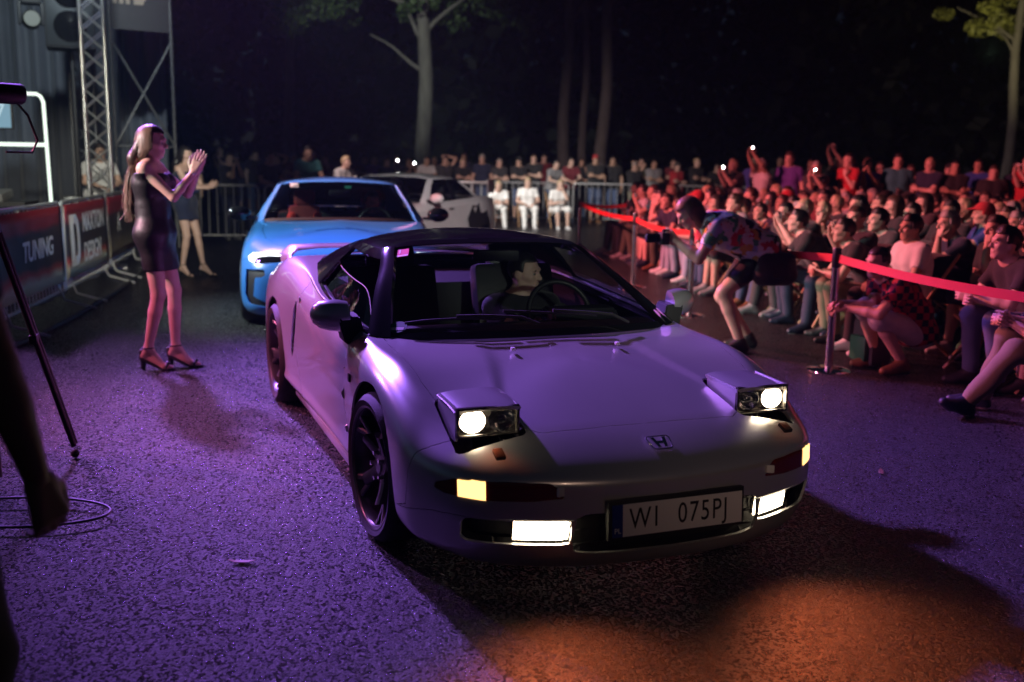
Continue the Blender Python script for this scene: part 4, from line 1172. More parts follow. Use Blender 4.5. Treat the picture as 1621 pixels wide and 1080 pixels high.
def join(parts):
    V = []; F = []; M = []; n = 0
    for (v, f, m) in parts:
        if len(v) == 0: continue
        V.append(v); F.append(np.asarray(f) + n); n += len(v); M += [m] * len(f)
    return np.concatenate(V), np.concatenate(F), M

TEMPL = {}
def person_template(key, J, female=False, fat=1.0, step=.017, hstep=.0095, top='tee', bottom='trousers', hair='short', hands='fit', curl=.5, shoes=True, heel=0.0, hemz=None, hand_step=None, slen=1.0, wr=.004, headless=False, thumb=.6, spread=.15):
    """grow body, clothes, shoes and hair meshes of one posed person"""
    bp = body_prims(J, female, fat)
    H = J['H']; fine = [[(H[k] - .125, H[k] + .125, hstep)] for k in range(3)]
    prims = bp + ([] if headless else head_prims(H, J['B'], .92, female))
    hp = []
    for sd, n in ((1, 'L'), (-1, 'R')): hp.append(hand_prims(J['R' + n], J['hd' + n], J['hn' + n], sd, curl, spread, .165 if female else .185, thumb))
    if hand_step:
        for q in hp:
            prims = prims + q
            lo = np.min([p['box'][0] for p in q], 0); hi = np.max([p['box'][1] for p in q], 0)
            for k in range(3): fine[k].append((lo[k], hi[k], hand_step))
    if not shoes or heel: prims = prims + foot_prims(J, -.006, heel)
    Fd = Field(prims, step, fine); V, F = Fd.mesh(); V = relax(V, F, 1, .4)
    parts = [(V, F, 0)]
    if not hand_step:
        for q in hp:
            Fh = Field(q, .0062); v, f = Fh.mesh(); parts.append((v, f, 0))
    if not headless:
        g = lambda q: H + (np.array(q) * .92) @ J['B']
        for sd in (1, -1):
            v, f = uv_sphere(g((.0775, .033 * sd, .001)), (.0115, .0135, .0085), J['B'], 10, 6); parts.append((v, f, 1))
            v, f = uv_sphere(g((.0875, .033 * sd, .001)), (.0035, .0068, .0062), J['B'], 8, 5); parts.append((v, f, 2))
    V, F, M = join(parts)
    T = {'body': to_mesh('body', V, F, [M_SKIN[0], M_EYE, M_IRIS], M)}
    y = V3(0, 1, 0)
    # top
    nt_ = 8 if female else 6
    tors = bp[:nt_ + 1]
    upax = unit(J['N'] - J['C']); neck = J['N'] + upax * .028
    if top:
        sl = {'tee': .62, 'long': 1.0, 'tank': 0.0, 'dress': 0.0}[top]
        pr = grow(tors, .014)
        if top != 'dress': pr += [rc(J['N'] - unit(J['N'] - J['C']) * .02, J['S' + n], .055, .056, .035) for n in 'LR']
        for n in 'LR':
            S, E, Wr = J['S' + n], J['E' + n], J['R' + n]
            if top == 'long': pr += [rc(S, E, .066, .056, .03), rc(E, E + (Wr - E) * .92, .056, .042, .02)]
            elif sl: pr += [rc(S, S + (E - S) * (sl + .1), .060, .061, .03)]
            if top == 'tank': pr = [p for p in pr]
        if top != 'dress': pr += [rc(J['P'] + y * .066, J['P'] - y * .066, .138 * fat, .138 * fat, .04)]
        if top == 'dress':
            for n in 'LR': pr += [rc(J['H' + n], J['H' + n] * .45 + J['K' + n] * .55, .104, .088, .07)]
            pr += [rc((J['HL'] + J['HR']) / 2, (J['HL'] + J['HR']) * .225 + (J['KL'] + J['KR']) * .275, .10, .085, .06)]
        tf = lambda G: np.min([p['f'](G) for p in tors], 0)
        Fs = Field(pr, step * .85); Fs.wrinkle(wr, ph=len(key) + ord(key[-1]) % 7)
        if top == 'dress':
            Fs.clip(half_space((0, 0, hemz), (0, 0, -1)))
            Fs.clip(half_space(J['C'] + upax * .075, upax)) if True else None
        else:
            Fs.clip(half_space(neck, upax + V3(.25, 0, 0)))
            dwn = unit(J['P'] - J['W']); Fs.clip(half_space(J['P'] + dwn * .07, dwn))
            for n in 'LR':
                if top == 'tee': d = unit(J['E' + n] - J['S' + n]); Fs.clip(lambda G, h=half_space(J['S' + n] + (J['E' + n] - J['S' + n]) * .62, d), b=rc(J['S' + n], J['E' + n], .085, .085)['f'], tf=tf: np.where((b(G) < 0) & (tf(G) > .02), h(G), -1))
        V, F = Fs.mesh(); V = relax(V, F, 1, .5)
        T['shirt' if top != 'dress' else 'dress'] = to_mesh('shirt', V, F, [CLOTH['black']])
        if top == 'dress':
            pass
    if bottom:
        ln = {'trousers': 1.0, 'shorts': .0}[bottom]
        pr = [rc(J['P'] + y * .066, J['P'] - y * .066, .122 * fat, .122 * fat, .03), rc(J['P'] + y * .05, J['P'] * .7 + J['W'] * .3 + y * .05, .118 * fat, .112 * fat, .03), rc(J['P'] - y * .05, J['P'] * .7 + J['W'] * .3 - y * .05, .118 * fat, .112 * fat, .03)]
        for n in 'LR':
            Kn = J['H' + n] * (1 - slen) + J['K' + n] * slen
            pr += [rc(J['H' + n], Kn, .100, .074 if bottom == 'trousers' else .086, .04)]
            if bottom == 'trousers': pr += [rc(J['K' + n], J['A' + n] + (J['K' + n] - J['A' + n]) * .06, .074, .056, .025)]
            elif slen == 1.0: pr += [rc(J['K' + n], J['K' + n] + (J['A' + n] - J['K' + n]) * .05, .08, .076, .02)]
        Fs = Field(pr, step * .85); Fs.wrinkle(wr, ph=3 + ord(key[-1]) % 5)
        V, F = Fs.mesh(); V = relax(V, F, 1, .5); T['trousers' if bottom == 'trousers' else 'shorts'] = to_mesh('trousers', V, F, [CLOTH['denim']])
    if shoes and not heel:
        T['shoe'] = []
        for n in 'LR':
            Fs = Field(foot_prims(J, .008, 0, n), min(step, .013))
            V, F = Fs.mesh(); V = relax(V, F, 1, .4)
            low = V[F].mean(1)[:, 2] < V[:, 2].min() + .022      # pale sole
            T['shoe'].append(to_mesh('shoe', V, F, [M_SHOE['black'], M_SOLE if ord(key[-1]) % 2 else M_BLACK], low.astype(int)))
    if hair and not headless:
        V, F = hair_field(J, hair, step=.009 if hstep < .012 else .012); V = relax(V, F, 1, .5)
        # brows
        g = lambda q: H + (np.array(q) * .92) @ J['B']; br = [(V, F, 0)]
        for sd in (1, -1):
            v, f = uv_sphere(g((.0935, .034 * sd, .024)), (.004, .017, .0035), J['B'], 8, 5); br.append((v, f, 0))
        V, F, M = join(br); T['cap' if hair == 'cap' else 'hair'] = to_mesh('hair', V, F, [M_HAIR['brown']], M)
    T['J'] = J
    TEMPL[key] = T
    return T

def put_person(T, loc, rz, label, group=None, skin=0, scale=1.0, **cols):
    root = bpy.data.objects.new('person', T['body']); COL.objects.link(root)
    root.location = loc; root.rotation_euler = (0, 0, rz); root.scale = (scale,) * 3
    root.material_slots[0].link = 'OBJECT'; root.material_slots[0].material = M_SKIN[skin]
    for k, me in T.items():
        if k in ('body', 'J'): continue
        for me_ in (me if isinstance(me, list) else [me]): put_part(root, k, me_, cols)
    tag(root, label, 'person', group)
    return root

def put_part(root, k, me, cols):
        c = bpy.data.objects.new(k, me); link(c, root)
        c.material_slots[0].link = 'OBJECT'; m = cols.get(k)
        if m is None: m = {'shirt': CLOTH['black'], 'dress': CLOTH['black'], 'trousers': CLOTH['denim'], 'shorts': CLOTH['charcoal'], 'shoe': M_SHOE['black'], 'hair': M_HAIR['brown'], 'cap': CLOTH['black']}[k]
        c.material_slots[0].material = m
# ------------------------------------------------------------------ two saloons behind (same coordinate idea)
SALOON_ROWS = [
 [(.86,0,.16),(.84,.32,.16),(.78,.58,.16),(.68,.76,.16),(.52,.86,.17),(.38,.88,.18),(0,.89,.19),(-.4,.88,.18),(-.9,.87,.17),(-1.5,.87,.17),(-2.2,.88,.18),(-2.735,.89,.2),(-3.2,.86,.22),(-3.5,.72,.26),(-3.6,.4,.28),(-3.62,0,.28)],
 [(.92,0,.24),(.90,.32,.24),(.84,.60,.24),(.73,.79,.24),(.55,.895,.25),(.38,.92,.26),(0,.935,.27),(-.4,.92,.26),(-.9,.905,.24),(-1.5,.905,.24),(-2.2,.92,.26),(-2.735,.935,.28),(-3.2,.9,.32),(-3.55,.75,.36),(-3.64,.4,.38),(-3.66,0,.38)],
 [(.94,0,.39),(.92,.32,.39),(.86,.60,.39),(.74,.80,.39),(.55,.905,.40),(.38,.93,.41),(0,.945,.43),(-.4,.93,.42),(-.9,.91,.41),(-1.5,.91,.41),(-2.2,.925,.43),(-2.735,.945,.44),(-3.2,.91,.48),(-3.56,.76,.52),(-3.65,.4,.54),(-3.67,0,.54)],
 [(.93,0,.53),(.91,.32,.53),(.85,.60,.53),(.73,.79,.53),(.54,.895,.54),(.37,.925,.55),(0,.94,.58),(-.4,.925,.58),(-.9,.91,.58),(-1.5,.91,.58),(-2.2,.92,.6),(-2.735,.94,.62),(-3.2,.91,.65),(-3.56,.76,.68),(-3.65,.4,.7),(-3.67,0,.7)],
 [(.88,0,.64),(.86,.32,.64),(.79,.60,.64),(.66,.78,.64),(.49,.875,.66),(.34,.91,.68),(0,.925,.72),(-.4,.915,.74),(-.9,.91,.75),(-1.5,.91,.76),(-2.2,.91,.78),(-2.735,.92,.8),(-3.2,.89,.82),(-3.54,.74,.83),(-3.62,.4,.84),(-3.64,0,.84)],
 [(.80,0,.725),(.78,.32,.725),(.70,.57,.72),(.57,.73,.72),(.42,.82,.74),(.28,.86,.77),(0,.885,.80),(-.4,.89,.825),(-.9,.90,.845),(-1.5,.90,.865),(-2.2,.90,.885),(-2.735,.90,.895),(-3.2,.86,.905),(-3.52,.72,.91),(-3.6,.4,.91),(-3.62,0,.91)],
 [(.66,0,.785),(.64,.30,.785),(.57,.52,.78),(.45,.66,.78),(.32,.74,.80),(.2,.78,.825),(0,.80,.855),(-.4,.82,.885),(-.9,.85,.91),(-1.5,.85,.93),(-2.2,.84,.95),(-2.735,.83,.95),(-3.2,.78,.95),(-3.42,.66,.95),(-3.5,.35,.95),(-3.52,0,.95)],
 [(.42,0,.85),(.41,.22,.848),(.37,.38,.842),(.29,.48,.838),(.20,.54,.845),(.1,.58,.86),(-.06,.60,.88),(-.4,.64,.91),(-.9,.7,.93),(-1.5,.7,.95),(-2.2,.7,.965),(-2.735,.7,.965),(-3.1,.6,.96),(-3.2,.5,.96),(-3.25,.3,.96),(-3.27,0,.96)],
 [(.1,0,.905),(.09,0,.907),(.07,0,.91),(.04,0,.913),(0,0,.917),(-.05,0,.922),(-.15,0,.93),(-.45,0,.945),(-.9,0,.95),(-1.5,0,.96),(-2.2,0,.97),(-2.6,0,.97),(-2.8,0,.965),(-2.9,0,.962),(-2.95,0,.96),(-3.0,0,.96)],
]
SALOON_BASE = [(-.42,0,.94),(-.45,.35,.936),(-.56,.66,.92),(-.66,.79,.905),(-.78,.85,.905),(-1.3,.868,.92),(-1.9,.862,.94),(-2.45,.83,.952),(-2.8,.76,.965),(-3.0,.55,.97),(-3.06,.3,.97),(-3.08,0,.97)]
SALOON_ROOF = [(-1.20,0,1.315),(-1.205,.28,1.31),(-1.24,.50,1.297),(-1.29,.585,1.278),(-1.35,.62,1.268),(-1.6,.64,1.272),(-1.9,.64,1.272),(-2.15,.62,1.265),(-2.32,.59,1.25),(-2.40,.5,1.262),(-2.42,.3,1.28),(-2.43,0,1.292)]
M_BLUE = pm('blue_paint', (0.05, 0.25, 0.70), .28, .0, coat=1.0, var=.04)
M_WHITECAR = pm('white_paint', (.62, .61, .60), .3, 0, coat=.8, var=.04)
M_DRL = emit_mat('daylight_lamp', (.92, .97, 1.0), 4.5)
M_REDSEAT = pm('red_fabric', (.55, .03, .02), .7, var=.12, bump=.2)

def make_saloon(name, paint, loc, heading, kind):
    car = empty(name, (0, 0, 0), 0)
    P, rp, cp = dense(SALOON_ROWS, 9, 9)
    P[..., 1][:, 0] = 0; P[..., 1][:, -1] = 0; P[-1, :, 1] = 0
    pn = Panels(P)
    cab = [(bx * .97 - .03, by * .955) for bx, by, _ in SALOON_BASE]; cab = [(cab[0][0], -.2)] + cab + [(cab[-1][0], -.2)]
    pn.add('hole', cab, 'xy', lambda c: c[:, 2] > .7)
    for ax_ in (0, -2.735): pn.add('hole', None, 'xz', lambda c: c[:, 1] > .45, circle=(ax_, .325, .372))
    lamp = [(.845, .665), (.80, .70), (.66, .712), (.50, .695), (.47, .655), (.60, .635), (.76, .618), (.83, .635)]
    pn.add('lamp', lamp, 'yz', lambda c: c[:, 0] > .3)
    pn.add('intake', [(.86, .56), (.70, .575), (.69, .52), (.78, .50), (.80, .33), (.66, .275), (.64, .245), (.83, .26), (.875, .34)], 'yz', lambda c: c[:, 0] > .3)
    pn.add('grille', rrect(-.5, .5, .27, .47, .05) if kind == 'blue' else rrect(-.5, .5, .3, .42, .05), 'yz', lambda c: c[:, 0] > .3)
    pn.add('vent', [(.18, -.1), (.18, .24), (.155, .26), (.145, .24), (.145, -.1)], 'xy', lambda c: c[:, 2] > .7)
    pn.add('bonnet', [(-.9, -.1), (-.9, .74), (-.5, .75), (0, .745), (.3, .70), (.52, .60), (.66, .48), (.74, .25), (.75, -.1)], 'xy', lambda c: c[:, 2] > .68)
    pn.add('bumper', [(.25, 0), (.32, .50), (.40, .60), (.55, .66), (.7, .78), (1.3, .78), (1.3, 0)], 'xz')
    pn.add('door', [(-.42, 1.2), (-.52, .8), (-.50, .36), (-.6, .26), (-1.5, .26), (-1.62, .4), (-1.62, 1.2)], 'xz', lambda c: c[:, 1] > .5)
    pn.add('rear_door', [(-1.62, 1.2), (-1.62, .4), (-1.5, .26), (-2.25, .26), (-2.4, .5), (-2.62, .75), (-2.6, 1.2)], 'xz', lambda c: c[:, 1] > .5)
    pn.add('fender', [(-.42, 1.2), (-.52, .8), (-.50, .36), (-.6, .26), (-.5, 0), (1.2, 0), (1.2, 1.2)], 'xz')
    pn.done()
    for k, nm, mi in (('bonnet', 'bonnet', 'both'), ('bumper', 'front_bumper', 'both'), ('door', 'door', 'split'), ('rear_door', 'rear_door', 'split'), ('fender', 'fender', 'split'), ('rest', 'rear_body', 'both')):
        pn.part(k, nm, paint, car, mirror=mi)
    extract(pn.bm, ~np.isin(pn.lab, ['hole']), 'inner_liner', M_BLACK, car, thick=0, gap=.01, off=-.05)
    pn.part('intake', 'bumper_duct', M_BLACK, car, mirror='split', off=-.02, gap=0, thick=.004)
    if kind == 'blue':
        inner = [(.79, .525), (.70, .52), (.69, .50), (.76, .47), (.775, .35), (.67, .31), (.65, .29)]
    head = dict(zip((1, -1), pn.part('lamp', 'headlamp', M_BLACKGLOSS, car, mirror='split', off=-.004, thick=.01)))
    cut_surface(pn.bm, lambda co: np.where(co[:, 0] > .3, poly_sd(co[:, [1, 2]], [(.86, .60), (.86, .74), (.45, .74), (.45, .692), (.66, .690), (.765, .672), (.785, .63), (.80, .60)]), 1.0)); pn.done()
    drl = (pn.lab == 'lamp') & (poly_sd(pn.cent[:, [1, 2]], [(.86, .60), (.86, .74), (.45, .74), (.45, .692), (.66, .690), (.765, .672), (.785, .63), (.80, .60)]) < 0)
    if kind == 'blue':
        for o_, sd in zip(extract(pn.bm, drl, 'daylight_lamp', M_DRL, car, mirror='split', thick=.003, gap=.002, off=.002), (1, -1)): o_.parent = head[sd]
    # canopy
    rows = canopy_grid(SALOON_BASE, SALOON_ROOF, (-1.6, .85), [.04, .04, .03, .02, .014, .014, .014, .014, .02, .03, .03, .03])
    T = np.array(SALOON_ROOF); cx = [-1.2, -1.22, -1.28, -1.35, -1.45, -1.65, -1.9, -2.1, -2.25, -2.36, -2.41, -2.43]; cz = [1.315, 1.318, 1.326, 1.333, 1.340, 1.345, 1.342, 1.33, 1.317, 1.303, 1.296, 1.292]
    for k in (.28, .64, 1.0):
        f_ = 1 - (1 - k) ** 2.2
        rows.append(np.array([(T[i, 0] * (1 - k) + cx[i] * k, T[i, 1] * (1 - k), T[i, 2] * (1 - f_) + cz[i] * f_) for i in range(12)]))
    C, rp, cp = dense(rows, 4, 8); can = empty('canopy', (0, 0, 0), 0, car)
    patch_obj('windscreen', sub_patch(C, rp, cp, .25, 3.75, 0, 2.75), M_GLASS, can, True)
    patch_obj('cowl', sub_patch(C, rp, cp, 0, .25, 0, 3.0), M_BLACK, can, True, .004)
    patch_obj('roof', sub_patch(C, rp, cp, 3.75, 7, 0, 11), paint, can, True, .008)
    for sd in (1, -1):
        def side(nm, r0, r1, c0, c1, m, th=.006):
            Q = sub_patch(C, rp, cp, r0, r1, c0, c1).copy(); Q[..., 1] *= sd
            return patch_obj(nm, Q, m, can, False, th)
        side('pillar', 0, 3.75, 2.75, 4.0, paint, .03); side('window_frame', 0, .25, 4.0, 7.5, M_BLACKGLOSS, .012); side('window_frame', 3.5, 3.75, 4.0, 7.5, M_BLACKGLOSS, .02)
        side('side_window', .25, 3.5, 4.0, 5.5, M_GLASS, 0); side('centre_pillar', .25, 3.5, 5.5, 5.75, M_BLACKGLOSS, .02); side('side_window', .25, 3.5, 5.75, 7.5, M_GLASS, 0)
        side('rear_pillar', 0, 3.75, 7.5, 8.75, paint, .02); side('rear_glass', 0, 3.75, 8.75, 11, M_BLACKGLOSS, .005)
        mir = empty('door_mirror', (-.72, .88 * sd, .955), 0, car)
        bm = bmesh.new(); bmesh.ops.create_uvsphere(bm, u_segments=20, v_segments=12, radius=1)
        bmesh.ops.transform(bm, matrix=Matrix.Translation((-.03, .13 * sd, .03)) @ Matrix.Diagonal((.07, .115, .075, 1)), verts=bm.verts[:]); bmobj('mirror_shell', bm, M_BLACKGLOSS if kind == 'blue' else paint, mir, True)
        box('mirror_foot', (-.02, .02 * sd, -.01), (.05, .1, .035), M_BLACK, mir, None, .01)
        for ax_ in (0, -2.735): make_wheel(car, ax_, .82 * sd, .325, .325, .25, .235, M_GUN if kind == 'blue' else M_BLACKGLOSS, 5, sd, rot=.4)
    for ax_ in (0, -2.735): wheel_well(car, ax_, .325, .378, .55, .90, M_BLACK)
    it = empty('interior', (0, 0, 0), 0, car)
    box('floor_pan', (-1.6, 0, .25), (2.8, 1.6, .04), M_BLACK, it); box('bulkhead', (-2.75, 0, .6), (.04, 1.5, .6), M_BLACK, it); box('firewall', (-.45, 0, .55), (.03, 1.5, .6), M_BLACK, it)
    prism('dashboard', [(-.44, .885), (-.70, .915), (-.95, .90), (-1.0, .86), (-1.0, .6), (-.5, .6)], 1.5, M_SEATBLK, it, M=frame((1, 0, 0), (0, 0, 1), (0, -1, 0), (0, .75, 0)), bevel=.012)
    for sd in (1, -1):
        s_ = empty('seat', (-1.75, .38 * sd, .3), 0, it); m = M_REDSEAT if kind == 'blue' else M_SEATBLK
        box('seat_cushion', (.12, 0, .1), (.5, .5, .15), m, s_, None, .04)
        bm = bmesh.new(); box_bm(bm, (-.2, 0, .42), (.12, .36, .6), Euler((0, -.25, 0)), .05); bmobj('seat_back', bm, M_SEATBLK if kind != 'blue' else pm('dark_red_fabric', (.16, .012, .012), .8, var=.1), s_, True, 40)
        for e in (1, -1): box('seat_bolster', (-.17, .20 * e, .44), (.15, .09, .42), m, s_, Euler((.35 * e, -.25, 0)), .04)
        box('headrest', (-.31, 0, .80), (.09, .24, .18), pm('dark_red_fabric', (.16, .012, .012), .8, var=.1) if kind == 'blue' else M_SEATBLK, s_, Euler((0, -.2, 0)), .04)
    box('rear_bench', (-2.5, 0, .62), (.3, 1.4, .62), M_SEATBLK, it, None, .06)
    sw = empty('steering_wheel', (-1.15, .38, .86), 0, it); MR = Matrix.Rotation(-.42, 3, 'Y')
    tube('wheel_rim', [MR @ Vector((0, .18 * math.cos(2 * math.pi * k / 24), .18 * math.sin(2 * math.pi * k / 24))) for k in range(24)], .016, M_SEATBLK, sw, 8, True)
    lathe('wheel_boss', [(0, .03), (.06, .025), (.065, -.02)], M_SEATBLK, sw, 16, 'X', M=MR.to_4x4())
    box('interior_mirror', (-1.12, 0, 1.19), (.03, .22, .06), M_BLACK, it, None, .015)
    box('underbody', (-1.4, 0, .17), (4.2, 1.3, .03), M_BLACK, car)
    if kind == 'blue':
        box('grille_mesh', (.86, 0, .37), (.02, 1.0, .2), M_BLACK, car)
        for k in range(9): box('grille_bar', (.875, 0, .285 + .022 * k), (.01, .98, .007), M_BLACK, car)
        box('plate_holder', (.935, 0, .50), (.012, .52, .11), M_WHITE, car, None, .003)
        st = box('sticker', (-1.135, -.47, 1.262), (.004, .085, .075), M_WHITE, can, Euler((0, -.95, .12)))
        st = box('green_sticker', (-1.13, .09, 1.25), (.004, .07, .045), pm('teal_print', (.03, .22, .16), .5, var=.1), can, Euler((0, -.95, 0)))
    else:
        w_ = empty('rear_wing', (-3.42, 0, .96), 0, car)
        box('wing_blade', (0, 0, .22), (.24, 1.5, .03), paint, w_, Euler((0, -.12, 0)), .01)
        for sd in (1, -1):
            box('wing_end_plate', (0, .76 * sd, .17), (.28, .02, .24), paint, w_, None, .006); box('wing_stay', (0, .4 * sd, .1), (.1, .02, .24), paint, w_, None, .004)
            zig = [(-2.05, .62), (-2.25, .84), (-2.35, .70), (-2.5, .88), (-2.62, .66), (-2.85, .74), (-2.95, .50), (-2.62, .46), (-2.55, .36), (-2.3, .45), (-2.2, .34)]
            cut = Panels(P); 
            prism('side_graphic', [(a, b) for a, b in zig], .004, M_BLACK, car, M=frame((1, 0, 0), (0, 0, 1), (0, -1, 0), (0, (.942 if sd > 0 else -.938), 0)))
            box('door_handle', (-1.48, .915 * sd, .80), (.16, .02, .03), M_BLACK, car, None, .006); box('door_handle', (-2.38, .915 * sd, .81), (.16, .02, .03), M_BLACK, car, None, .006)
    car.location = (*loc, 0); car.rotation_euler = (0, 0, heading)
    return car

blue_car = make_saloon('hatchback', M_BLUE, (-1.65, 9.6), -1.38, 'blue')
tag(blue_car, 'bright blue hatchback with red seats and lit headlamp following the silver car', 'car')
white_car = make_saloon('saloon_car', M_WHITECAR, (-2.40, 15.0), -1.95, 'white')
tag(white_car, 'white saloon car with rear wing and black side graphic behind the blue car', 'car')
# ------------------------------------------------------------------ ground
def asphalt():
    m = bpy.data.materials.new('asphalt'); m.use_nodes = True; nt = m.node_tree; b = nt.nodes['Principled BSDF']; L = nt.links.new
    tc = nt.nodes.new('ShaderNodeTexCoord'); geo = nt.nodes.new('ShaderNodeNewGeometry')
    v1 = nt.nodes.new('ShaderNodeTexVoronoi'); v1.inputs['Scale'].default_value = 115; v1.inputs['Randomness'].default_value = 1
    v2 = nt.nodes.new('ShaderNodeTexVoronoi'); v2.inputs['Scale'].default_value = 280
    n1 = nt.nodes.new('ShaderNodeTexNoise'); n1.inputs['Scale'].default_value = 1.3; n1.inputs['Detail'].default_value = 6
    n2 = nt.nodes.new('ShaderNodeTexNoise'); n2.inputs['Scale'].default_value = 120; n2.inputs['Detail'].default_value = 6
    for n in (v1, v2, n1, n2): L(geo.outputs['Position'], n.inputs['Vector'])
    cr = nt.nodes.new('ShaderNodeValToRGB'); cr.color_ramp.elements[0].color = (.006, .006, .007, 1); cr.color_ramp.elements[1].color = (.020, .0195, .0195, 1)
    cr.color_ramp.elements[0].position = .25; cr.color_ramp.elements[1].position = .85
    L(v1.outputs['Color'], cr.inputs['Fac'])
    mx = nt.nodes.new('ShaderNodeMix'); mx.data_type = 'RGBA'; mx.blend_type = 'MULTIPLY'; mx.inputs[0].default_value = .7
    r2 = nt.nodes.new('ShaderNodeValToRGB'); r2.color_ramp.elements[0].color = (.5, .5, .5, 1); r2.color_ramp.elements[0].position = .3; r2.color_ramp.elements[1].position = .7
    L(n1.outputs['Fac'], r2.inputs['Fac']); L(cr.outputs['Color'], mx.inputs[6]); L(r2.outputs['Color'], mx.inputs[7]); L(mx.outputs[2], b.inputs['Base Color'])
    n3 = nt.nodes.new('ShaderNodeTexNoise'); n3.inputs['Scale'].default_value = .42; n3.inputs['Detail'].default_value = 8; n3.inputs['Roughness'].default_value = .7; L(geo.outputs['Position'], n3.inputs['Vector'])
    r3 = nt.nodes.new('ShaderNodeValToRGB'); r3.color_ramp.elements[0].position = .38; r3.color_ramp.elements[0].color = (.45, .45, .45, 1); r3.color_ramp.elements[1].position = .60; L(n3.outputs['Fac'], r3.inputs['Fac'])
    v4 = nt.nodes.new('ShaderNodeTexVoronoi'); v4.feature = 'DISTANCE_TO_EDGE'; v4.inputs['Scale'].default_value = .55; mv = nt.nodes.new('ShaderNodeMix'); mv.data_type = 'VECTOR'; mv.inputs[0].default_value = .25
    L(geo.outputs['Position'], mv.inputs[4]); L(n1.outputs['Color'], mv.inputs[5]); L(mv.outputs[1], v4.inputs['Vector'])
    r4 = nt.nodes.new('ShaderNodeValToRGB'); r4.color_ramp.elements[0].position = .0; r4.color_ramp.elements[0].color = (.25, .25, .25, 1); r4.color_ramp.elements[1].position = .006; L(v4.outputs['Distance'], r4.inputs['Fac'])
    m2 = nt.nodes.new('ShaderNodeMix'); m2.data_type = 'RGBA'; m2.blend_type = 'MULTIPLY'; m2.inputs[0].default_value = .9; L(mx.outputs[2], m2.inputs[6]); L(r3.outputs['Color'], m2.inputs[7])
    m3 = nt.nodes.new('ShaderNodeMix'); m3.data_type = 'RGBA'; m3.blend_type = 'MULTIPLY'; m3.inputs[0].default_value = .8; L(m2.outputs[2], m3.inputs[6]); L(r4.outputs['Color'], m3.inputs[7]); 
    n5 = nt.nodes.new('ShaderNodeTexNoise'); n5.inputs['Scale'].default_value = 1.9; n5.inputs['Detail'].default_value = 4; n5.inputs['Distortion'].default_value = 1.2; L(geo.outputs['Position'], n5.inputs['Vector'])
    r5 = nt.nodes.new('ShaderNodeValToRGB'); r5.color_ramp.elements[0].position = .30; r5.color_ramp.elements[0].color = (.3, .3, .3, 1); r5.color_ramp.elements[1].position = .40; L(n5.outputs['Fac'], r5.inputs['Fac'])
    m4 = nt.nodes.new('ShaderNodeMix'); m4.data_type = 'RGBA'; m4.blend_type = 'MULTIPLY'; m4.inputs[0].default_value = .9; L(m3.outputs[2], m4.inputs[6]); L(r5.outputs['Color'], m4.inputs[7]); L(m4.outputs[2], b.inputs['Base Color'])
    ad = nt.nodes.new('ShaderNodeMath'); ad.operation = 'ADD'; sc = nt.nodes.new('ShaderNodeMath'); sc.operation = 'MULTIPLY'; sc.inputs[1].default_value = .45
    L(v2.outputs['Distance'], sc.inputs[0]); L(v1.outputs['Distance'], ad.inputs[0]); L(sc.outputs[0], ad.inputs[1])
    ad2 = nt.nodes.new('ShaderNodeMath'); ad2.operation = 'ADD'; L(ad.outputs[0], ad2.inputs[0]); sc2 = nt.nodes.new('ShaderNodeMath'); sc2.operation = 'MULTIPLY'; sc2.inputs[1].default_value = 1.3
    L(n2.outputs['Fac'], sc2.inputs[0]); L(sc2.outputs[0], ad2.inputs[1])
    bp = nt.nodes.new('ShaderNodeBump'); bp.inputs['Strength'].default_value = 1.0; bp.inputs['Distance'].default_value = .0065; bp.invert = True
    L(ad2.outputs[0], bp.inputs['Height']); L(bp.outputs['Normal'], b.inputs['Normal'])
    sp = nt.nodes.new('ShaderNodeSeparateColor'); L(v1.outputs['Color'], sp.inputs[0])
    rr = nt.nodes.new('ShaderNodeMapRange'); rr.inputs['From Min'].default_value = .1; rr.inputs['From Max'].default_value = .75; rr.inputs['To Min'].default_value = .08; rr.inputs['To Max'].default_value = .46; L(sp.outputs[1], rr.inputs['Value']); L(rr.outputs[0], b.inputs['Roughness'])
    b.inputs['Specular IOR Level'].default_value = .5
    return m
bm = bmesh.new(); bmesh.ops.create_grid(bm, x_segments=2, y_segments=2, size=90)
struct(bmobj('ground', bm, asphalt()))

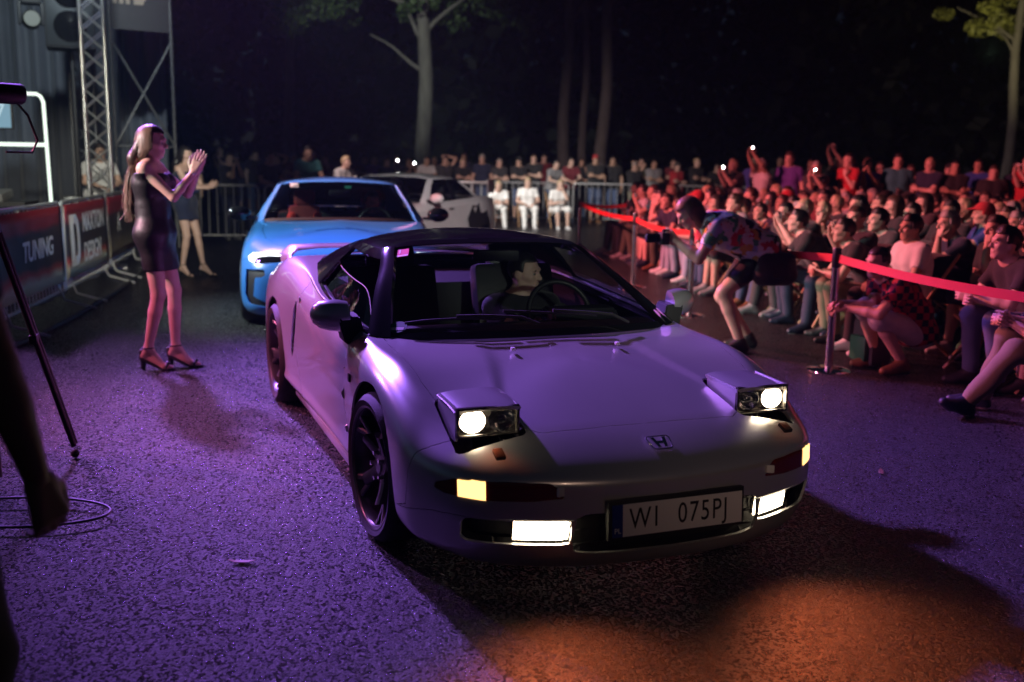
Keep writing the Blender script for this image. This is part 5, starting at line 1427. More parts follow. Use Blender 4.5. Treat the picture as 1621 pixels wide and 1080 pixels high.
# ------------------------------------------------------------------ barriers, stanchions, chairs
M_GALV = pm('galvanised_steel', (.48, .48, .48), .4, .7, var=.2, vscale=12)
M_BANNERRED = pm('banner_red', (.30, .02, .03), .5, var=.1); M_BANNERDARK = pm('banner_dark', (.03, .028, .03), .45, var=.2)
def banner_mat(name, kind):
    m = bpy.data.materials.new(name); m.use_nodes = True; nt = m.node_tree; b = nt.nodes['Principled BSDF']; L = nt.links.new
    tc = nt.nodes.new('ShaderNodeTexCoord'); sp = nt.nodes.new('ShaderNodeSeparateXYZ'); L(tc.outputs['Object'], sp.inputs[0])
    nz = nt.nodes.new('ShaderNodeTexNoise'); nz.inputs['Scale'].default_value = 3; L(tc.outputs['Object'], nz.inputs['Vector'])
    ad = nt.nodes.new('ShaderNodeMath'); ad.operation = 'MULTIPLY_ADD'; ad.inputs[1].default_value = .12; L(nz.outputs['Fac'], ad.inputs[0]); L(sp.outputs['Z'], ad.inputs[2])
    cr = nt.nodes.new('ShaderNodeValToRGB'); L(ad.outputs[0], cr.inputs['Fac'])
    E_ = cr.color_ramp.elements
    stops = [(0.10, (.42, .38, .20, 1)), (.42, (.50, .45, .30, 1)), (.50, (.40, .05, .04, 1)), (.56, (.035, .03, .03, 1)), (.88, (.03, .026, .03, 1)), (.94, (.22, .02, .03, 1))] if kind == 'fade' else [(0.1, (.34, .31, .2, 1)), (.45, (.20, .17, .12, 1)), (.62, (.05, .045, .045, 1)), (.86, (.04, .035, .04, 1)), (.93, (.26, .02, .035, 1))]
    while len(E_) < len(stops): E_.new(.5)
    for e, (p, c) in zip(E_, stops): e.position = p; e.color = c
    L(cr.outputs['Color'], b.inputs['Base Color']); b.inputs['Roughness'].default_value = .42
    return m

def make_barrier(a, b, label, banner=None, mat=M_GALV, bars=13, height=1.06):
    a, b = Vector((*a, 0)), Vector((*b, 0)); d = b - a; W = d.length
    root = empty('crowd_barrier', a, math.atan2(d.y, d.x))
    r = .08
    pts = [(0, 0, .16), (0, 0, height - r)] + [(r - r * math.cos(R(t)), 0, height - r + r * math.sin(R(t))) for t in (30, 60, 90)] + [(W - r + r * math.sin(R(t)), 0, height - r + r * math.cos(R(t))) for t in (0, 30, 60, 90)] + [(W, 0, .16)]
    tube('frame_tube', pts + [(W, 0, .15), (0, 0, .15)][:0], .019, mat, root, 10); tube('bottom_rail', [(0, 0, .17), (W, 0, .17)], .017, mat, root, 10)
    tube('top_rail', [(.02, 0, height - .14), (W - .02, 0, height - .14)], .012, mat, root, 8) if banner is None and False else None
    if not banner:
        for k in range(1, bars + 1): tube('bar', [(W * k / (bars + 1), 0, .17), (W * k / (bars + 1), 0, height - .01)], .009, mat, root, 6)
    else:
        for k in range(1, 20): tube('bar', [(W * k / 20, 0, .17), (W * k / 20, 0, height - .01)], .007, mat, root, 5)
        bm = bmesh.new(); n, m_ = 16, 8
        V = [[bm.verts.new((.03 + (W - .06) * i / n, -.026 - .006 * math.sin(i * 1.7) * math.sin(j * .8), .27 + (height - .30) * j / m_)) for j in range(m_ + 1)] for i in range(n + 1)]
        for i in range(n):
            for j in range(m_): bm.faces.new((V[i][j], V[i + 1][j], V[i + 1][j + 1], V[i][j + 1]))
        bo = bmobj('banner', bm, banner['mat'], root, True)
        md = bo.modifiers.new('s', 'SOLIDIFY'); md.thickness = .002; apply_mods(bo)
        for (txt, x, z, sz, sh, xs) in banner['text']:
            text_obj('banner_lettering', txt, sz, M_WHITE, bo, frame((1, 0, 0), (0, 0, 1), (0, -1, 0), (x * W, -.037, z)), shear=sh, xscale=xs, bold=.006, align='LEFT')
        for poly in banner.get('shapes', ()):
            prism('banner_mark', poly, .002, M_WHITE, bo, M=frame((1, 0, 0), (0, 0, 1), (0, -1, 0), (0, -.036, 0)))
    for x in (.22, W - .22):
        f_ = empty('foot', (x, 0, 0), 0, root)
        for e in (1, -1): tube('foot_leg', [(0, 0, .26), (0, .06 * e, .10), (0, .36 * e, .012)], .013, mat, f_, 6)
    tag(root, label, 'barrier', 'crowd barriers')
    return root

bt = banner_mat('banner_fade', 'fade'); bt2 = banner_mat('banner_plain', 'plain')
W_ = 2.1
logo = [[(.22 + .055 * k, .38), (.255 + .055 * k, .38), (.215 + .055 * k, .92), (.18 + .055 * k, .92)] for k in range(3)]
logo += [[(.385, .38), (.50, .38), (.585, .46), (.60, .65), (.565, .84), (.46, .92), (.345, .92), (.352, .82), (.44, .82), (.49, .76), (.51, .64), (.50, .53), (.46, .48), (.378, .48)]]
make_barrier((-4.62, 10.2), (-5.02, 12.26), 'barrier with dark banner reading MAXTON DESIGN beside the standing woman', dict(mat=bt, text=[('MAXTON', .36, .80, .29, .0, .88), ('DESIGN', .37, .47, .29, .0, .88)], shapes=logo))
make_barrier((-4.24, 8.05), (-4.60, 10.12), 'barrier with red and yellow banner reading TUNING, behind the tripod', dict(mat=bt, text=[('TUNING', .34, .66, .25, .15, 1.0)]))
make_barrier((-5.05, 12.36), (-5.50, 14.4), 'barrier with red banner partly hidden behind the clapping woman', dict(mat=bt2, text=[('A', .30, .68, .36, .0, 1.0)]))
make_barrier((-6.6, 17.75), (-4.6, 18.05), 'plain barrier between the two women and the dark onlookers')
make_barrier((-4.5, 18.1), (-2.4, 18.5), 'plain barrier partly hidden behind the blue hatchback')
make_barrier((-.85, 25.6), (1.38, 25.75), 'pale barrier behind the people dressed in white')
make_barrier((1.50, 25.75), (3.7, 25.4), 'pale barrier beyond the farthest belt post')
make_barrier((3.85, 25.3), (6.0, 24.8), 'pale barrier behind the far end of the seated rows')
for k, (p, q) in enumerate([((5.0, 17.2), (7.1, 16.6)), ((7.25, 16.55), (9.3, 16.0))]):
    make_barrier(p, q, ['barrier between the seated rows and the standing crowd, nearer the trees', 'barrier between the seated rows and the standing crowd, at the picture edge'][k])

def make_post(x, y, label):
    root = empty('belt_post', (x, y, 0))
    lathe('base', [(0.0, .034), (.03, .034), (.08, .028), (.15, .016), (.17, .006), (.172, .0), (0, 0)], M_CHROME, root, 36)
    lathe('post', [(0.0, .93), (.026, .93), (.031, .925), (.031, .03), (.0, .03)], M_STEEL, root, 24)
    lathe('post_head', [(0, .945), (.03, .945), (.034, .935), (.034, .80), (.0315, .795)], pm('post_head', (.10, .10, .11), .3, .8), root, 24)
    tag(root, label, 'post', 'belt posts'); return Vector((x, y, .868))
posts = [(3.12, 4.9), (2.45, 7.55), (1.84, 10.27), (1.53, 12.65), (1.14, 17.63)]
plab = ['chrome belt post outside the picture nearest the camera', 'chrome belt post standing before the squatting man', 'chrome belt post behind the bent photographer', 'chrome belt post before the man in dark trousers', 'chrome belt post at the far end of the red belt']
tops = [make_post(x, y, l) for (x, y), l in zip(posts, plab)]
tops.append(make_post(1.95, 17.2, 'chrome belt post just beyond the far end, its red belt turning away'))
blab = ['red belt running from the squatting man out of the picture', 'red belt passing behind the bent photographer', 'red belt in front of the seated people with guitars of shadow', 'red belt at the far end of the seating', 'short red belt turning back at the far end']
blab[2] = 'red belt between the second and third belt posts'
for (p, q), l in zip([(tops[0], tops[1]), (tops[1], tops[2]), (tops[2], tops[3]), (tops[3], tops[4]), (tops[4], tops[5])], blab):
    bm = bmesh.new(); n = 24; d = (q - p).normalized(); s_ = Vector((-d.y, d.x, 0)); rows = []
    for i in range(n + 1):
        t = i / n; c = p.lerp(q, t); c.z -= .05 * 4 * t * (1 - t); tw = .12 * math.sin(t * 5)
        rows.append([bm.verts.new(c + Vector((0, 0, .03 * e)) + s_ * (.03 * e * tw) + s_ * f_) for e, f_ in ((1, .001), (1, -.001), (-1, -.001), (-1, .001))])
    for A, B in zip(rows[:-1], rows[1:]):
        for k in range(4): bm.faces.new((A[k], A[(k + 1) % 4], B[(k + 1) % 4], B[k]))
    bm.faces.new(rows[0]); bm.faces.new(rows[-1])
    tag(bmobj('barrier_belt', bm, pm('red_webbing', (.55, .012, .014), .6, var=.06, bump=.2, bscale=400)), l, 'belt', 'red belts')

M_WOOD = pm('pale_wood', (.36, .22, .12), .5, var=.25, vscale=14, stretch=.15); M_CANVAS = [cloth('canvas_navy', (.02, .025, .05)), cloth('canvas_black', (.015, .015, .016)), cloth('canvas_pale', (.45, .52, .62))]
def chair_proto():
    root = empty('folding_chair', (0, 0, 0))
    for sd in (1, -1):
        tube('leg', [(.26, .23 * sd, .012), (-.30, .23 * sd, .86)], .014, M_WOOD, root, 6); tube('leg', [(-.30, .205 * sd, .012), (.22, .205 * sd, .44)], .014, M_WOOD, root, 6)
    bm = bmesh.new(); V = [[bm.verts.new((.20 - .42 * i / 6, -.21 + .42 * j / 4, .42 - .035 * math.sin(math.pi * i / 6) - .012 * i / 6 * 2)) for j in range(5)] for i in range(7)]
    for i in range(6):
        for j in range(4): bm.faces.new((V[i][j], V[i + 1][j], V[i + 1][j + 1], V[i][j + 1]))
    s_ = bmobj('seat', bm, M_CANVAS[0], root, True); md = s_.modifiers.new('s', 'SOLIDIFY'); md.thickness = .006; apply_mods(s_)
    bm = bmesh.new(); V = [[bm.verts.new((-.14 - .15 * i / 3 - .02 * math.sin(math.pi * j / 4), -.225 + .45 * j / 4, .62 + .22 * i / 3)) for j in range(5)] for i in range(4)]
    for i in range(3):
        for j in range(4): bm.faces.new((V[i][j], V[i + 1][j], V[i + 1][j + 1], V[i][j + 1]))
    s_ = bmobj('backrest', bm, M_CANVAS[0], root, True); md = s_.modifiers.new('s', 'SOLIDIFY'); md.thickness = .006; apply_mods(s_)
    tube('cross_bar', [(.05, -.23, .33), (.05, .23, .33)], .010, M_WOOD, root, 6)
    return root
CHAIR = chair_proto(); chair_used = [False]
def put_chair(x, y, rz, label, canvas=0):
    o = CHAIR if not chair_used[0] else copy_tree(CHAIR)
    chair_used[0] = True; o.location = (x, y, 0); o.rotation_euler = (0, 0, rz)
    for c in o.children:
        if c.name.split('.')[0] in ('seat', 'backrest'): c.material_slots[0].link = 'OBJECT'; c.material_slots[0].material = M_CANVAS[canvas]
    tag(o, label, 'chair', 'folding chairs of the audience'); return o

# ------------------------------------------------------------------ audience
SEAT = dict(pelvis=(-.02, 0, .475))
lap = dict(wrL=(.30, .11, .63), wrR=(.29, -.12, .63), hnL=(0, 0, -1), hnR=(0, 0, -1))
phone = dict(wrL=(.32, .045, .98), wrR=(.32, -.045, .97), hdL=(.2, -.1, 1), hdR=(.2, .1, 1), hnL=(-.6, -1, 0), hnR=(-.6, 1, 0), epole=(.2, .6, -1))
def tpl(key, kind, jo, **k): return person_template(key, make_joints(kind, **jo), **k)
legs = dict(ankL=(.42, .13, .085), ankR=(.46, -.12, .085))
SIT = [
 ('hands in lap', tpl('s0', 'sit', dict(SEAT, lean=-.18, bend=.30, head=(0, .0), **lap, **legs), hair='short', bottom='trousers'), 'short-haired', False),
 ('filming with raised hands', tpl('s1', 'sit', dict(SEAT, lean=-.12, bend=.26, head=(.1, .05), **phone, ankL=(.36, .14, .085), ankR=(.50, -.1, .085)), hair='crop', bottom='trousers'), 'cropped-haired', False),
 ('elbows on knees', tpl('s2', 'sit', dict(SEAT, lean=.35, bend=.30, head=(-.1, .1), wrL=(.52, .03, .66), wrR=(.52, -.03, .64), hnL=(0, -1, 0), hnR=(0, 1, 0), ankL=(.36, .17, .085), ankR=(.36, -.17, .085)), hair='short', bottom='trousers'), 'short-haired', False),
 ('hand at chin', tpl('s3', 'sit', dict(SEAT, lean=.10, bend=.32, head=(0, 0), wrL=(.28, .03, .98), hdL=(-.3, -.1, 1), hnL=(-1, -.3, 0), wrR=(.26, -.03, .68), hnR=(0, 0, -1), epoleL=(.4, .4, -1), **legs), hair='short', bottom='shorts'), 'short-haired', False),
 ('hands in lap', tpl('s4', 'sit', dict(SEAT, female=True, lean=-.12, bend=.22, head=(.15, 0), **lap, **legs), female=True, hair='long', bottom='trousers'), 'long-haired', True),
 ('filming with raised hands', tpl('s5', 'sit', dict(SEAT, lean=-.16, bend=.28, head=(-.1, .03), **phone, **legs), hair='cap', bottom='trousers'), 'capped', False),
 ('arms folded', tpl('s6', 'sit', dict(SEAT, lean=-.22, bend=.30, head=(0, -.05), wrL=(.22, -.10, .78), wrR=(.25, .10, .74), hdL=(0, -1, .1), hdR=(0, 1, .1), hnL=(-1, 0, 0), hnR=(-1, 0, 0), epole=(.3, .7, -1), ankL=(.52, .1, .085), ankR=(.48, -.14, .085)), hair='crop', fat=1.15), 'cropped-haired', False),
 ('hands clasped', tpl('s7', 'sit', dict(SEAT, female=True, lean=.02, bend=.22, head=(-.2, 0), wrL=(.34, .02, .74), wrR=(.34, -.02, .72), hnL=(0, -1, 0), hnR=(0, 1, 0), **legs), female=True, hair='bob', top='long'), 'bob-haired', True),
]
STAND = [
 ('arms at sides', tpl('t0', 'stand', dict(head=(0, 0)), hair='short'), 'short-haired', False),
 ('arms folded', tpl('t1', 'stand', dict(head=(.1, 0), wrL=(.20, -.10, 1.21), wrR=(.23, .10, 1.17), hdL=(0, -1, .1), hdR=(0, 1, .1), hnL=(-1, 0, 0), hnR=(-1, 0, 0), epole=(.1, .7, -1)), hair='crop', bottom='shorts'), 'cropped-haired', False),
 ('filming at eye level', tpl('t2', 'stand', dict(head=(0, .05), wrL=(.34, .05, 1.48), wrR=(.34, -.05, 1.47), hdL=(.1, -.1, 1), hdR=(.1, .1, 1), hnL=(-.6, -1, 0), hnR=(-.6, 1, 0), epole=(.1, .5, -1)), hair='short', bottom='trousers'), 'short-haired', False),
 ('filming overhead', tpl('t3', 'stand', dict(head=(0, .2), wrL=(.30, .06, 1.82), wrR=(.30, -.06, 1.80), hdL=(.1, -.1, 1), hdR=(.1, .1, 1), hnL=(-.6, -1, 0), hnR=(-.6, 1, 0), epole=(.4, 1, -.3)), hair='short'), 'short-haired', False),
 ('hand at face', tpl('t4', 'stand', dict(female=True, head=(-.2, 0), wrL=(.17, .05, 1.38), hdL=(-.2, -.1, 1), hnL=(-1, -.2, 0), wrR=(.22, .02, 1.10), hdR=(.2, 1, 0), hnR=(-1, 0, 0), epole=(.2, .5, -1)), female=True, hair='long', bottom='trousers'), 'long-haired', True),
 ('arms folded', tpl('t5', 'stand', dict(head=(-.1, 0), wrL=(.20, -.10, 1.21), wrR=(.23, .10, 1.17), hdL=(0, -1, .1), hdR=(0, 1, .1), hnL=(-1, 0, 0), hnR=(-1, 0, 0), epole=(.1, .7, -1)), hair='cap', bottom='shorts', fat=1.1), 'capped', False),
 ('hands on head', tpl('t6', 'stand', dict(head=(0, 0), wrL=(-.02, .07, 1.74), wrR=(-.02, -.07, 1.74), hdL=(0, -1, .2), hdR=(0, 1, .2), hnL=(0, 0, -1), hnR=(0, 0, -1), epole=(.2, 1, .6)), hair='short'), 'short-haired', False),
 ('leaning on the rail', tpl('t7', 'stand', dict(lean=.22, bend=.1, pelvis=(-.1, 0, .95), head=(.2, 0), wrL=(.36, .10, 1.10), wrR=(.36, -.10, 1.10), hnL=(0, 0, -1), hnR=(0, 0, -1), ankL=(-.2, .1, .085), ankR=(-.1, -.1, .085)), hair='short'), 'short-haired', False),
]
ORD = ['first', 'second', 'third', 'fourth', 'fifth', 'sixth', 'seventh', 'eighth', 'ninth', 'tenth', 'eleventh', 'twelfth', 'thirteenth', 'fourteenth', 'fifteenth', 'sixteenth', 'seventeenth', 'eighteenth', 'nineteenth', 'twentieth'] + ['%d-th' % k for k in range(21, 60)]
SHIRTS = ['black'] * 18 + ['charcoal'] * 5 + ['navy'] * 6 + ['white'] * 2 + ['grey'] * 2 + ['red', 'maroon', 'maroon', 'blue', 'purple', 'olive', 'teal']
BOTT = ['denim', 'denim', 'black', 'black', 'charcoal', 'navy', 'khaki', 'lightdenim', 'olive']
HAIRS = ['black', 'dark', 'dark', 'brown', 'brown', 'black', 'blond', 'grey']
def dress_up(r):
    s = r.choice(SHIRTS)
    return s, dict(shirt=CLOTH[s], trousers=CLOTH[r.choice(BOTT)], shorts=CLOTH[r.choice(BOTT)], shoe=M_SHOE[r.choice(['black', 'white', 'grey', 'brown', 'navy'])], hair=M_HAIR[r.choice(HAIRS)], cap=CLOTH[r.choice(['black', 'navy', 'charcoal', 'red'])])

phone_n = [0]
def put_phone(P, T, label, lit):
    J = T['J']; c = (J['RL'] + J['RR']) / 2 + unit(J['hdL'] + J['hdR']) * .10
    M = P.matrix_basis
    w = M @ Vector(c)
    m = emit_mat('lit_screen', (.9, .95, 1.0), 6.0) if lit else pm('phone_back', (.02, .02, .022), .25, var=.1)
    root = box('phone', (0, 0, 0), (.009, .15, .072), pm('phone_back', (.02, .02, .022), .25, var=.1), None, None, .003)
    root.location = w; root.rotation_euler = (0, .05, P.rotation_euler.z)
    box('screen', (-.0052, 0, 0), (.0012, .142, .066), emit_mat('phone_screen', (.55, .62, .8), .8), root)
    if lit: lathe('phone_lamp', [(0, .0055), (.010, .0055), (.010, .004)], emit_mat('phone_torch', (1, .98, .92), 260), root, 12, 'X', M=Matrix.Translation((0, .055, .022)))
    tag(root, label, 'phone', 'phones held up by the audience')

A0 = Vector((2.45, 7.55)); LD = Vector((-.13, .9915)).normalized(); LN = Vector((LD.y, -LD.x))
r_ = random.Random(5)
rownames = ['front', 'second', 'third', 'fourth', 'fifth', 'sixth', 'seventh', 'eighth']
FRONT = {0: ('s4', 'white', None), }
for row in range(8):
    off = 1.00 + .76 * row; n = 0
    t = -1.2 + r_.uniform(0, .3)
    while t < 11.0 - .12 * row:
        p = A0 + LN * off + LD * t; t += r_.uniform(.50, .58)
        if p.x > .535 * p.y + .25: continue
        if row == 0 and (p.y < 6.9 or 7.2 < p.y < 7.95): continue
        if r_.random() < .05: continue
        k = r_.choice([0, 0, 1, 2, 2, 3, 3, 4, 5, 6, 7])
        pose, T, hd, fem = SIT[k]; col, mats = dress_up(r_)
        rz = math.atan2(-LN.y, -LN.x) + r_.uniform(-.28, .38)
        px = p + Vector((r_.uniform(-.05, .05), 0))
        lab = f'{hd} {"woman" if False else "person"} in {col} top, {pose}, {rownames[row]} seated row, {ORD[n]} from the camera'
        P_ = put_person(T, (px.x, px.y, 0), rz, lab, 'seated audience', skin=r_.choice([0, 0, 1, 1, 2]), scale=r_.uniform(.93, 1.02), **mats)
        put_chair(px.x, px.y, rz, f'folding chair in the {rownames[row]} seated row, {ORD[n]} from the camera', r_.choice([0, 1, 1, 0, 2]) if row < 2 else 1)
        if pose.startswith('filming'):
            phone_n[0] += 1; put_phone(P_, T, f'phone held by the {ORD[n]} person of the {rownames[row]} seated row', False)
        n += 1

def standing(spots, face, where, group, seed, pool=None, tint=None):
    r = random.Random(seed)
    for i, (x, y) in enumerate(spots):
        k = r.choice(pool or [0, 0, 1, 1, 2, 3, 4, 4, 5, 7]); pose, T, hd, fem = STAND[k]; col, mats = dress_up(r)
        rz = face + r.uniform(-.35, .35)
        lab = f'standing person in {col} top, {pose}, {ORD[i]} from left {where}'
        P_ = put_person(T, (x, y, 0), rz, lab, group, skin=r.choice([0, 1, 1, 2]), scale=r.uniform(.93, 1.05), **mats)
        if pose.startswith('filming'): put_phone(P_, T, f'phone of the {ORD[i]} standing person from left {where}', r.random() < .18)
def band(x0, x1, step, yf, seed, jit=.25):
    r = random.Random(seed); out = []; x = x0
    while x < x1: out.append((x, yf(x) + r.uniform(-jit, jit))); x += step * r.uniform(.75, 1.3)
    return out
standing(band(-8.6, 5.4, .52, lambda x: 27.0 - .02 * x, 1), -1.35, 'behind far barriers', 'onlookers behind the far barriers', 21, [0, 0, 1, 2, 4, 4, 5, 6, 7])
standing(band(-7.5, 6.0, 1.0, lambda x: 28.6, 2), -1.4, 'in rearmost line', 'onlookers behind the far barriers', 22)
standing(band(3.9, 9.2, .46, lambda x: 17.9 - .27 * (x - 5), 3), -2.2, 'behind seated rows', 'onlookers behind the seated rows', 23, [0, 0, 1, 1, 2, 4, 5, 7, 2, 3])
standing(band(4.6, 10.4, .60, lambda x: 19.4 - .25 * (x - 5), 4), -2.1, 'behind seats, rear line', 'onlookers behind the seated rows', 24)
standing(band(-6.9, -2.9, .62, lambda x: 18.9 + .12 * (x + 6), 5), -1.0, 'behind left barriers', 'onlookers behind the left barriers', 25, [0, 1, 4, 7, 7, 2])

# people in plain white clothes sitting before the far barrier
for i, (x, lab) in enumerate([(-.38, 'person dressed all in white sitting by the white car wing'), (.32, 'person dressed all in white sitting with bent knees between two others'), (1.05, 'person dressed all in white sitting nearest the far belt post')]):
    T = SIT[[2, 0, 3][i]][1]
    w = pm('white_overall', (.8, .8, .78), .5, var=.05)
    put_person(T, (x, 24.6 - .1 * i, -.05), -1.6 + .15 * i, lab, None, skin=1, shirt=w, trousers=w, shorts=w, shoe=M_SHOE['white'], hair=M_HAIR['blond'])
    put_chair(x, 24.6 - .1 * i, -1.6 + .15 * i, ['folding chair under the person in white by the car wing', 'folding chair under the middle person in white', 'folding chair under the person in white nearest the belt post'][i], 1)
# ------------------------------------------------------------------ the people in front
def floral():
    m = bpy.data.materials.new('floral_cotton'); m.use_nodes = True; nt = m.node_tree; b = nt.nodes['Principled BSDF']; L = nt.links.new
    tc = nt.nodes.new('ShaderNodeTexCoord'); v = nt.nodes.new('ShaderNodeTexVoronoi'); v.inputs['Scale'].default_value = 17
    nz = nt.nodes.new('ShaderNodeTexNoise'); nz.inputs['Scale'].default_value = 9; nz.inputs['Detail'].default_value = 3
    mxv = nt.nodes.new('ShaderNodeMix'); mxv.data_type = 'VECTOR'; mxv.inputs[0].default_value = .12
    L(tc.outputs['Object'], mxv.inputs[4]); L(nz.outputs['Color'], mxv.inputs[5]); L(mxv.outputs[1], v.inputs['Vector'])
    sp = nt.nodes.new('ShaderNodeSeparateColor'); L(v.outputs['Color'], sp.inputs[0])
    cr = nt.nodes.new('ShaderNodeValToRGB'); cr.color_ramp.interpolation = 'CONSTANT'; E_ = cr.color_ramp.elements
    st = [(0, (.02, .02, .03, 1)), (.12, (.72, .76, .78, 1)), (.34, (.60, .06, .07, 1)), (.46, (.08, .34, .18, 1)), (.58, (.66, .40, .08, 1)), (.70, (.36, .48, .70, 1)), (.84, (.78, .75, .68, 1))]
    while len(E_) < len(st): E_.new(.5)
    for e, (p, c) in zip(E_, st): e.position = p; e.color = c
    L(sp.outputs[0], cr.inputs['Fac']); L(cr.outputs['Color'], b.inputs['Base Color']); b.inputs['Roughness'].default_value = .75
    return m
def plaid():
    m = bpy.data.materials.new('plaid_flannel'); m.use_nodes = True; nt = m.node_tree; b = nt.nodes['Principled BSDF']; L = nt.links.new
    tc = nt.nodes.new('ShaderNodeTexCoord'); ch = nt.nodes.new('ShaderNodeTexChecker'); ch.inputs['Scale'].default_value = 19
    ch.inputs['Color1'].default_value = (.012, .010, .012, 1); ch.inputs['Color2'].default_value = (.33, .02, .025, 1); L(tc.outputs['Object'], ch.inputs['Vector'])
    L(ch.outputs['Color'], b.inputs['Base Color']); b.inputs['Roughness'].default_value = .85
    return m
def camo_print():
    m = pm('grey_print_cotton', (.25, .24, .25), .8, var=.9, vscale=22); return m

def heel_shoes(J, name, mat, parent, heel=.075):
    for n in 'LR':
        A = J['A' + n]; t = unit(J['T' + n] * V3(1, 1, 0)); dn = V3(0, 0, -1); sdw = np.cross(t, dn)
        hp_ = A + dn * .05 - t * .035; ball = A + dn * (.058 + heel) + t * .12; toe = ball + t * .075
        gz = ball[2] - .030
        pr = [rc(hp_ + dn * .028, ball + dn * .018, .018, .014, .01), rc(hp_ + dn * .026 + sdw * .012, ball + dn * .018 + sdw * .02, .015, .012, .01), rc(hp_ + dn * .026 - sdw * .012, ball + dn * .018 - sdw * .02, .015, .012, .01),
              rc(ball + dn * .018, toe + dn * .018, .014, .012, .01), rc(ball + dn * .018 + sdw * .02, toe + dn * .018, .013, .011, .01), rc(ball + dn * .018 - sdw * .02, toe + dn * .018, .013, .011, .01),
              rc(hp_ + dn * .03 - t * .004, V3(*(hp_ - t * .008)[:2], gz + .016), .021, .017, .006), rc(hp_ - t * .008 + dn * .02, hp_ - t * .016 + V3(0, 0, .03), .026, .020, .01)]
        for k in range(10):   # ankle strap and toe strap
            a, b = 2 * math.pi * k / 10, 2 * math.pi * (k + 1) / 10
            q = lambda u: A + V3(0, 0, .012) + t * .046 * math.cos(u) + sdw * .042 * math.sin(u)
            pr.append(rc(q(a), q(b), .006, .006, .002))
        for k in range(5):
            a, b = math.pi * k / 5, math.pi * (k + 1) / 5
            q = lambda u: ball + t * .03 + sdw * .040 * math.cos(u) + V3(0, 0, -.01 + .042 * math.sin(u))
            pr.append(rc(q(a), q(b), .010, .010, .003))
        V, F = Field(pr, .006).mesh(); o = bpy.data.objects.new(name, to_mesh(name, V, F, [mat])); link(o, parent)

def hair_strands(J, parent, mat, n=420, seed=3, length=.34, s=.92):
    """loose locks over the hair mass, from the parting down the back"""
    r = np.random.default_rng(seed); H, B = J['H'], J['B']; g = lambda q: H + (np.array(q) * s) @ B
    V = []; F = []; tt = np.linspace(0, 1, 12)
    for i in range(n):
        a = R(r.uniform(72, 288)); ca, sa = math.cos(a), math.sin(a); k = r.uniform(1.0, 1.10)
        L_ = length * r.uniform(.75, 1.15)
        p3 = J['N'] + V3(-.115 + .025 * ca + r.normal() * .008, .078 * sa + r.normal() * .01, -.06)
        P = np.array([g((-.015 + .03 * ca, .012 * sa, .142)), g((-.012 + .085 * ca * k, .068 * sa * k, .108)), g((-.012 + .118 * ca * k, .098 * sa * k, .03)), g((-.014 + .116 * ca * k - .006, .100 * sa * k, -.07)), p3, p3 + V3(-.03 + r.normal() * .01, r.normal() * .012, -L_ * .6), p3 + V3(-.02 + r.normal() * .02, r.normal() * .02, -L_)])
        C = nspline(range(len(P)), P, tt * (len(P) - 1)); T_ = np.gradient(C, axis=0)
        out = np.array([ca, sa, 0.0]); w = np.cross(T_, out); w /= np.linalg.norm(w, axis=1, keepdims=True) + 1e-9
        wd = (.0035 + .003 * r.random()) * (1 - .75 * tt ** 3)[:, None]; b0 = len(V)
        for q in range(12): V += [C[q] - w[q] * wd[q] , C[q] + w[q] * wd[q]]
        for q in range(11): F.append((b0 + 2 * q, b0 + 2 * q + 1, b0 + 2 * q + 3, b0 + 2 * q + 2))
    me = to_mesh('hair_lock', np.array(V), np.array(F), [mat]); o = link(bpy.data.objects.new('loose_hair', me), parent); o['kind'] = 'stuff'
    return o

# blonde woman clapping
J = make_joints('stand', female=True, pelvis=(0, 0, 1.035), lean=-.04, bend=.04, head=(-.05, -.06), ankL=(.10, .06, .158), ankR=(-.07, -.06, .158), toeL=(1, -.05, 0), toeR=(1, -.1, 0),
                wrL=(.33, .032, 1.50), wrR=(.31, -.032, 1.48), hdL=(.30, -.02, 1), hdR=(.42, .02, 1), hnL=(0, -1, 0), hnR=(0, 1, 0), epoleL=(.35, .3, -1), epoleR=(.35, -.3, -1), kpole=(1, 0, 0))
T = person_template('woman_a', J, female=True, top='dress', bottom=None, hair='long', step=.010, hstep=.006, hand_step=.0045, heel=.075, hemz=.755, curl=.08, wr=.0035, spread=.6, thumb=.1)
wa = put_person(T, (-2.58, 7.17, 0), .04, 'long-haired woman in short black dress and heels clapping beside the cars', None, skin=1, scale=.965, hair=M_HAIR['brown'], dress=pm('black_satin', (.008, .008, .010), .5, var=.2, bump=.3, bscale=26))
hair_strands(J, wa, M_HAIR['light_brown'], 620)
heel_shoes(J, 'heeled_sandal', M_SHOE['black'], wa)
tube('bracelet', [tuple(J['RR'] + V3(0, .030 * math.cos(a), 0) + V3(.03 * math.sin(a), 0, .006 * math.sin(a)) + unit(J['RR'] - J['ER']) * -.02) for a in [2 * math.pi * k / 14 for k in range(14)]], .003, M_CHROME, wa, 6, True)
# dark-haired woman behind her
J = make_joints('stand', female=True, pelvis=(0, 0, 1.035), lean=.0, bend=.05, head=(-.1, -.05), ankL=(.20, .08, .158), ankR=(-.04, -.06, .158), wrL=(.40, .03, 1.27), wrR=(.38, -.03, 1.25), hdL=(.8, -.05, .45), hdR=(.8, .05, .35), hnL=(.1, -1, 0), hnR=(.1, 1, 0), epoleL=(-.2, .5, -1), epoleR=(-.2, -.5, -1), kpole=(1, 0, 0))
T = person_template('woman_b', J, female=True, top='dress', bottom=None, hair='long', step=.014, hstep=.008, hand_step=.006, heel=.075, hemz=.80, curl=.15, wr=.003)
wb = put_person(T, (-4.25, 12.95, 0), -.25, 'dark-haired woman in navy dress clapping farther back, near the plain barrier', None, skin=1, scale=.925, hair=M_HAIR['black'], dress=CLOTH['navy'])
hair_strands(J, wb, M_HAIR['black'], 260, 5)
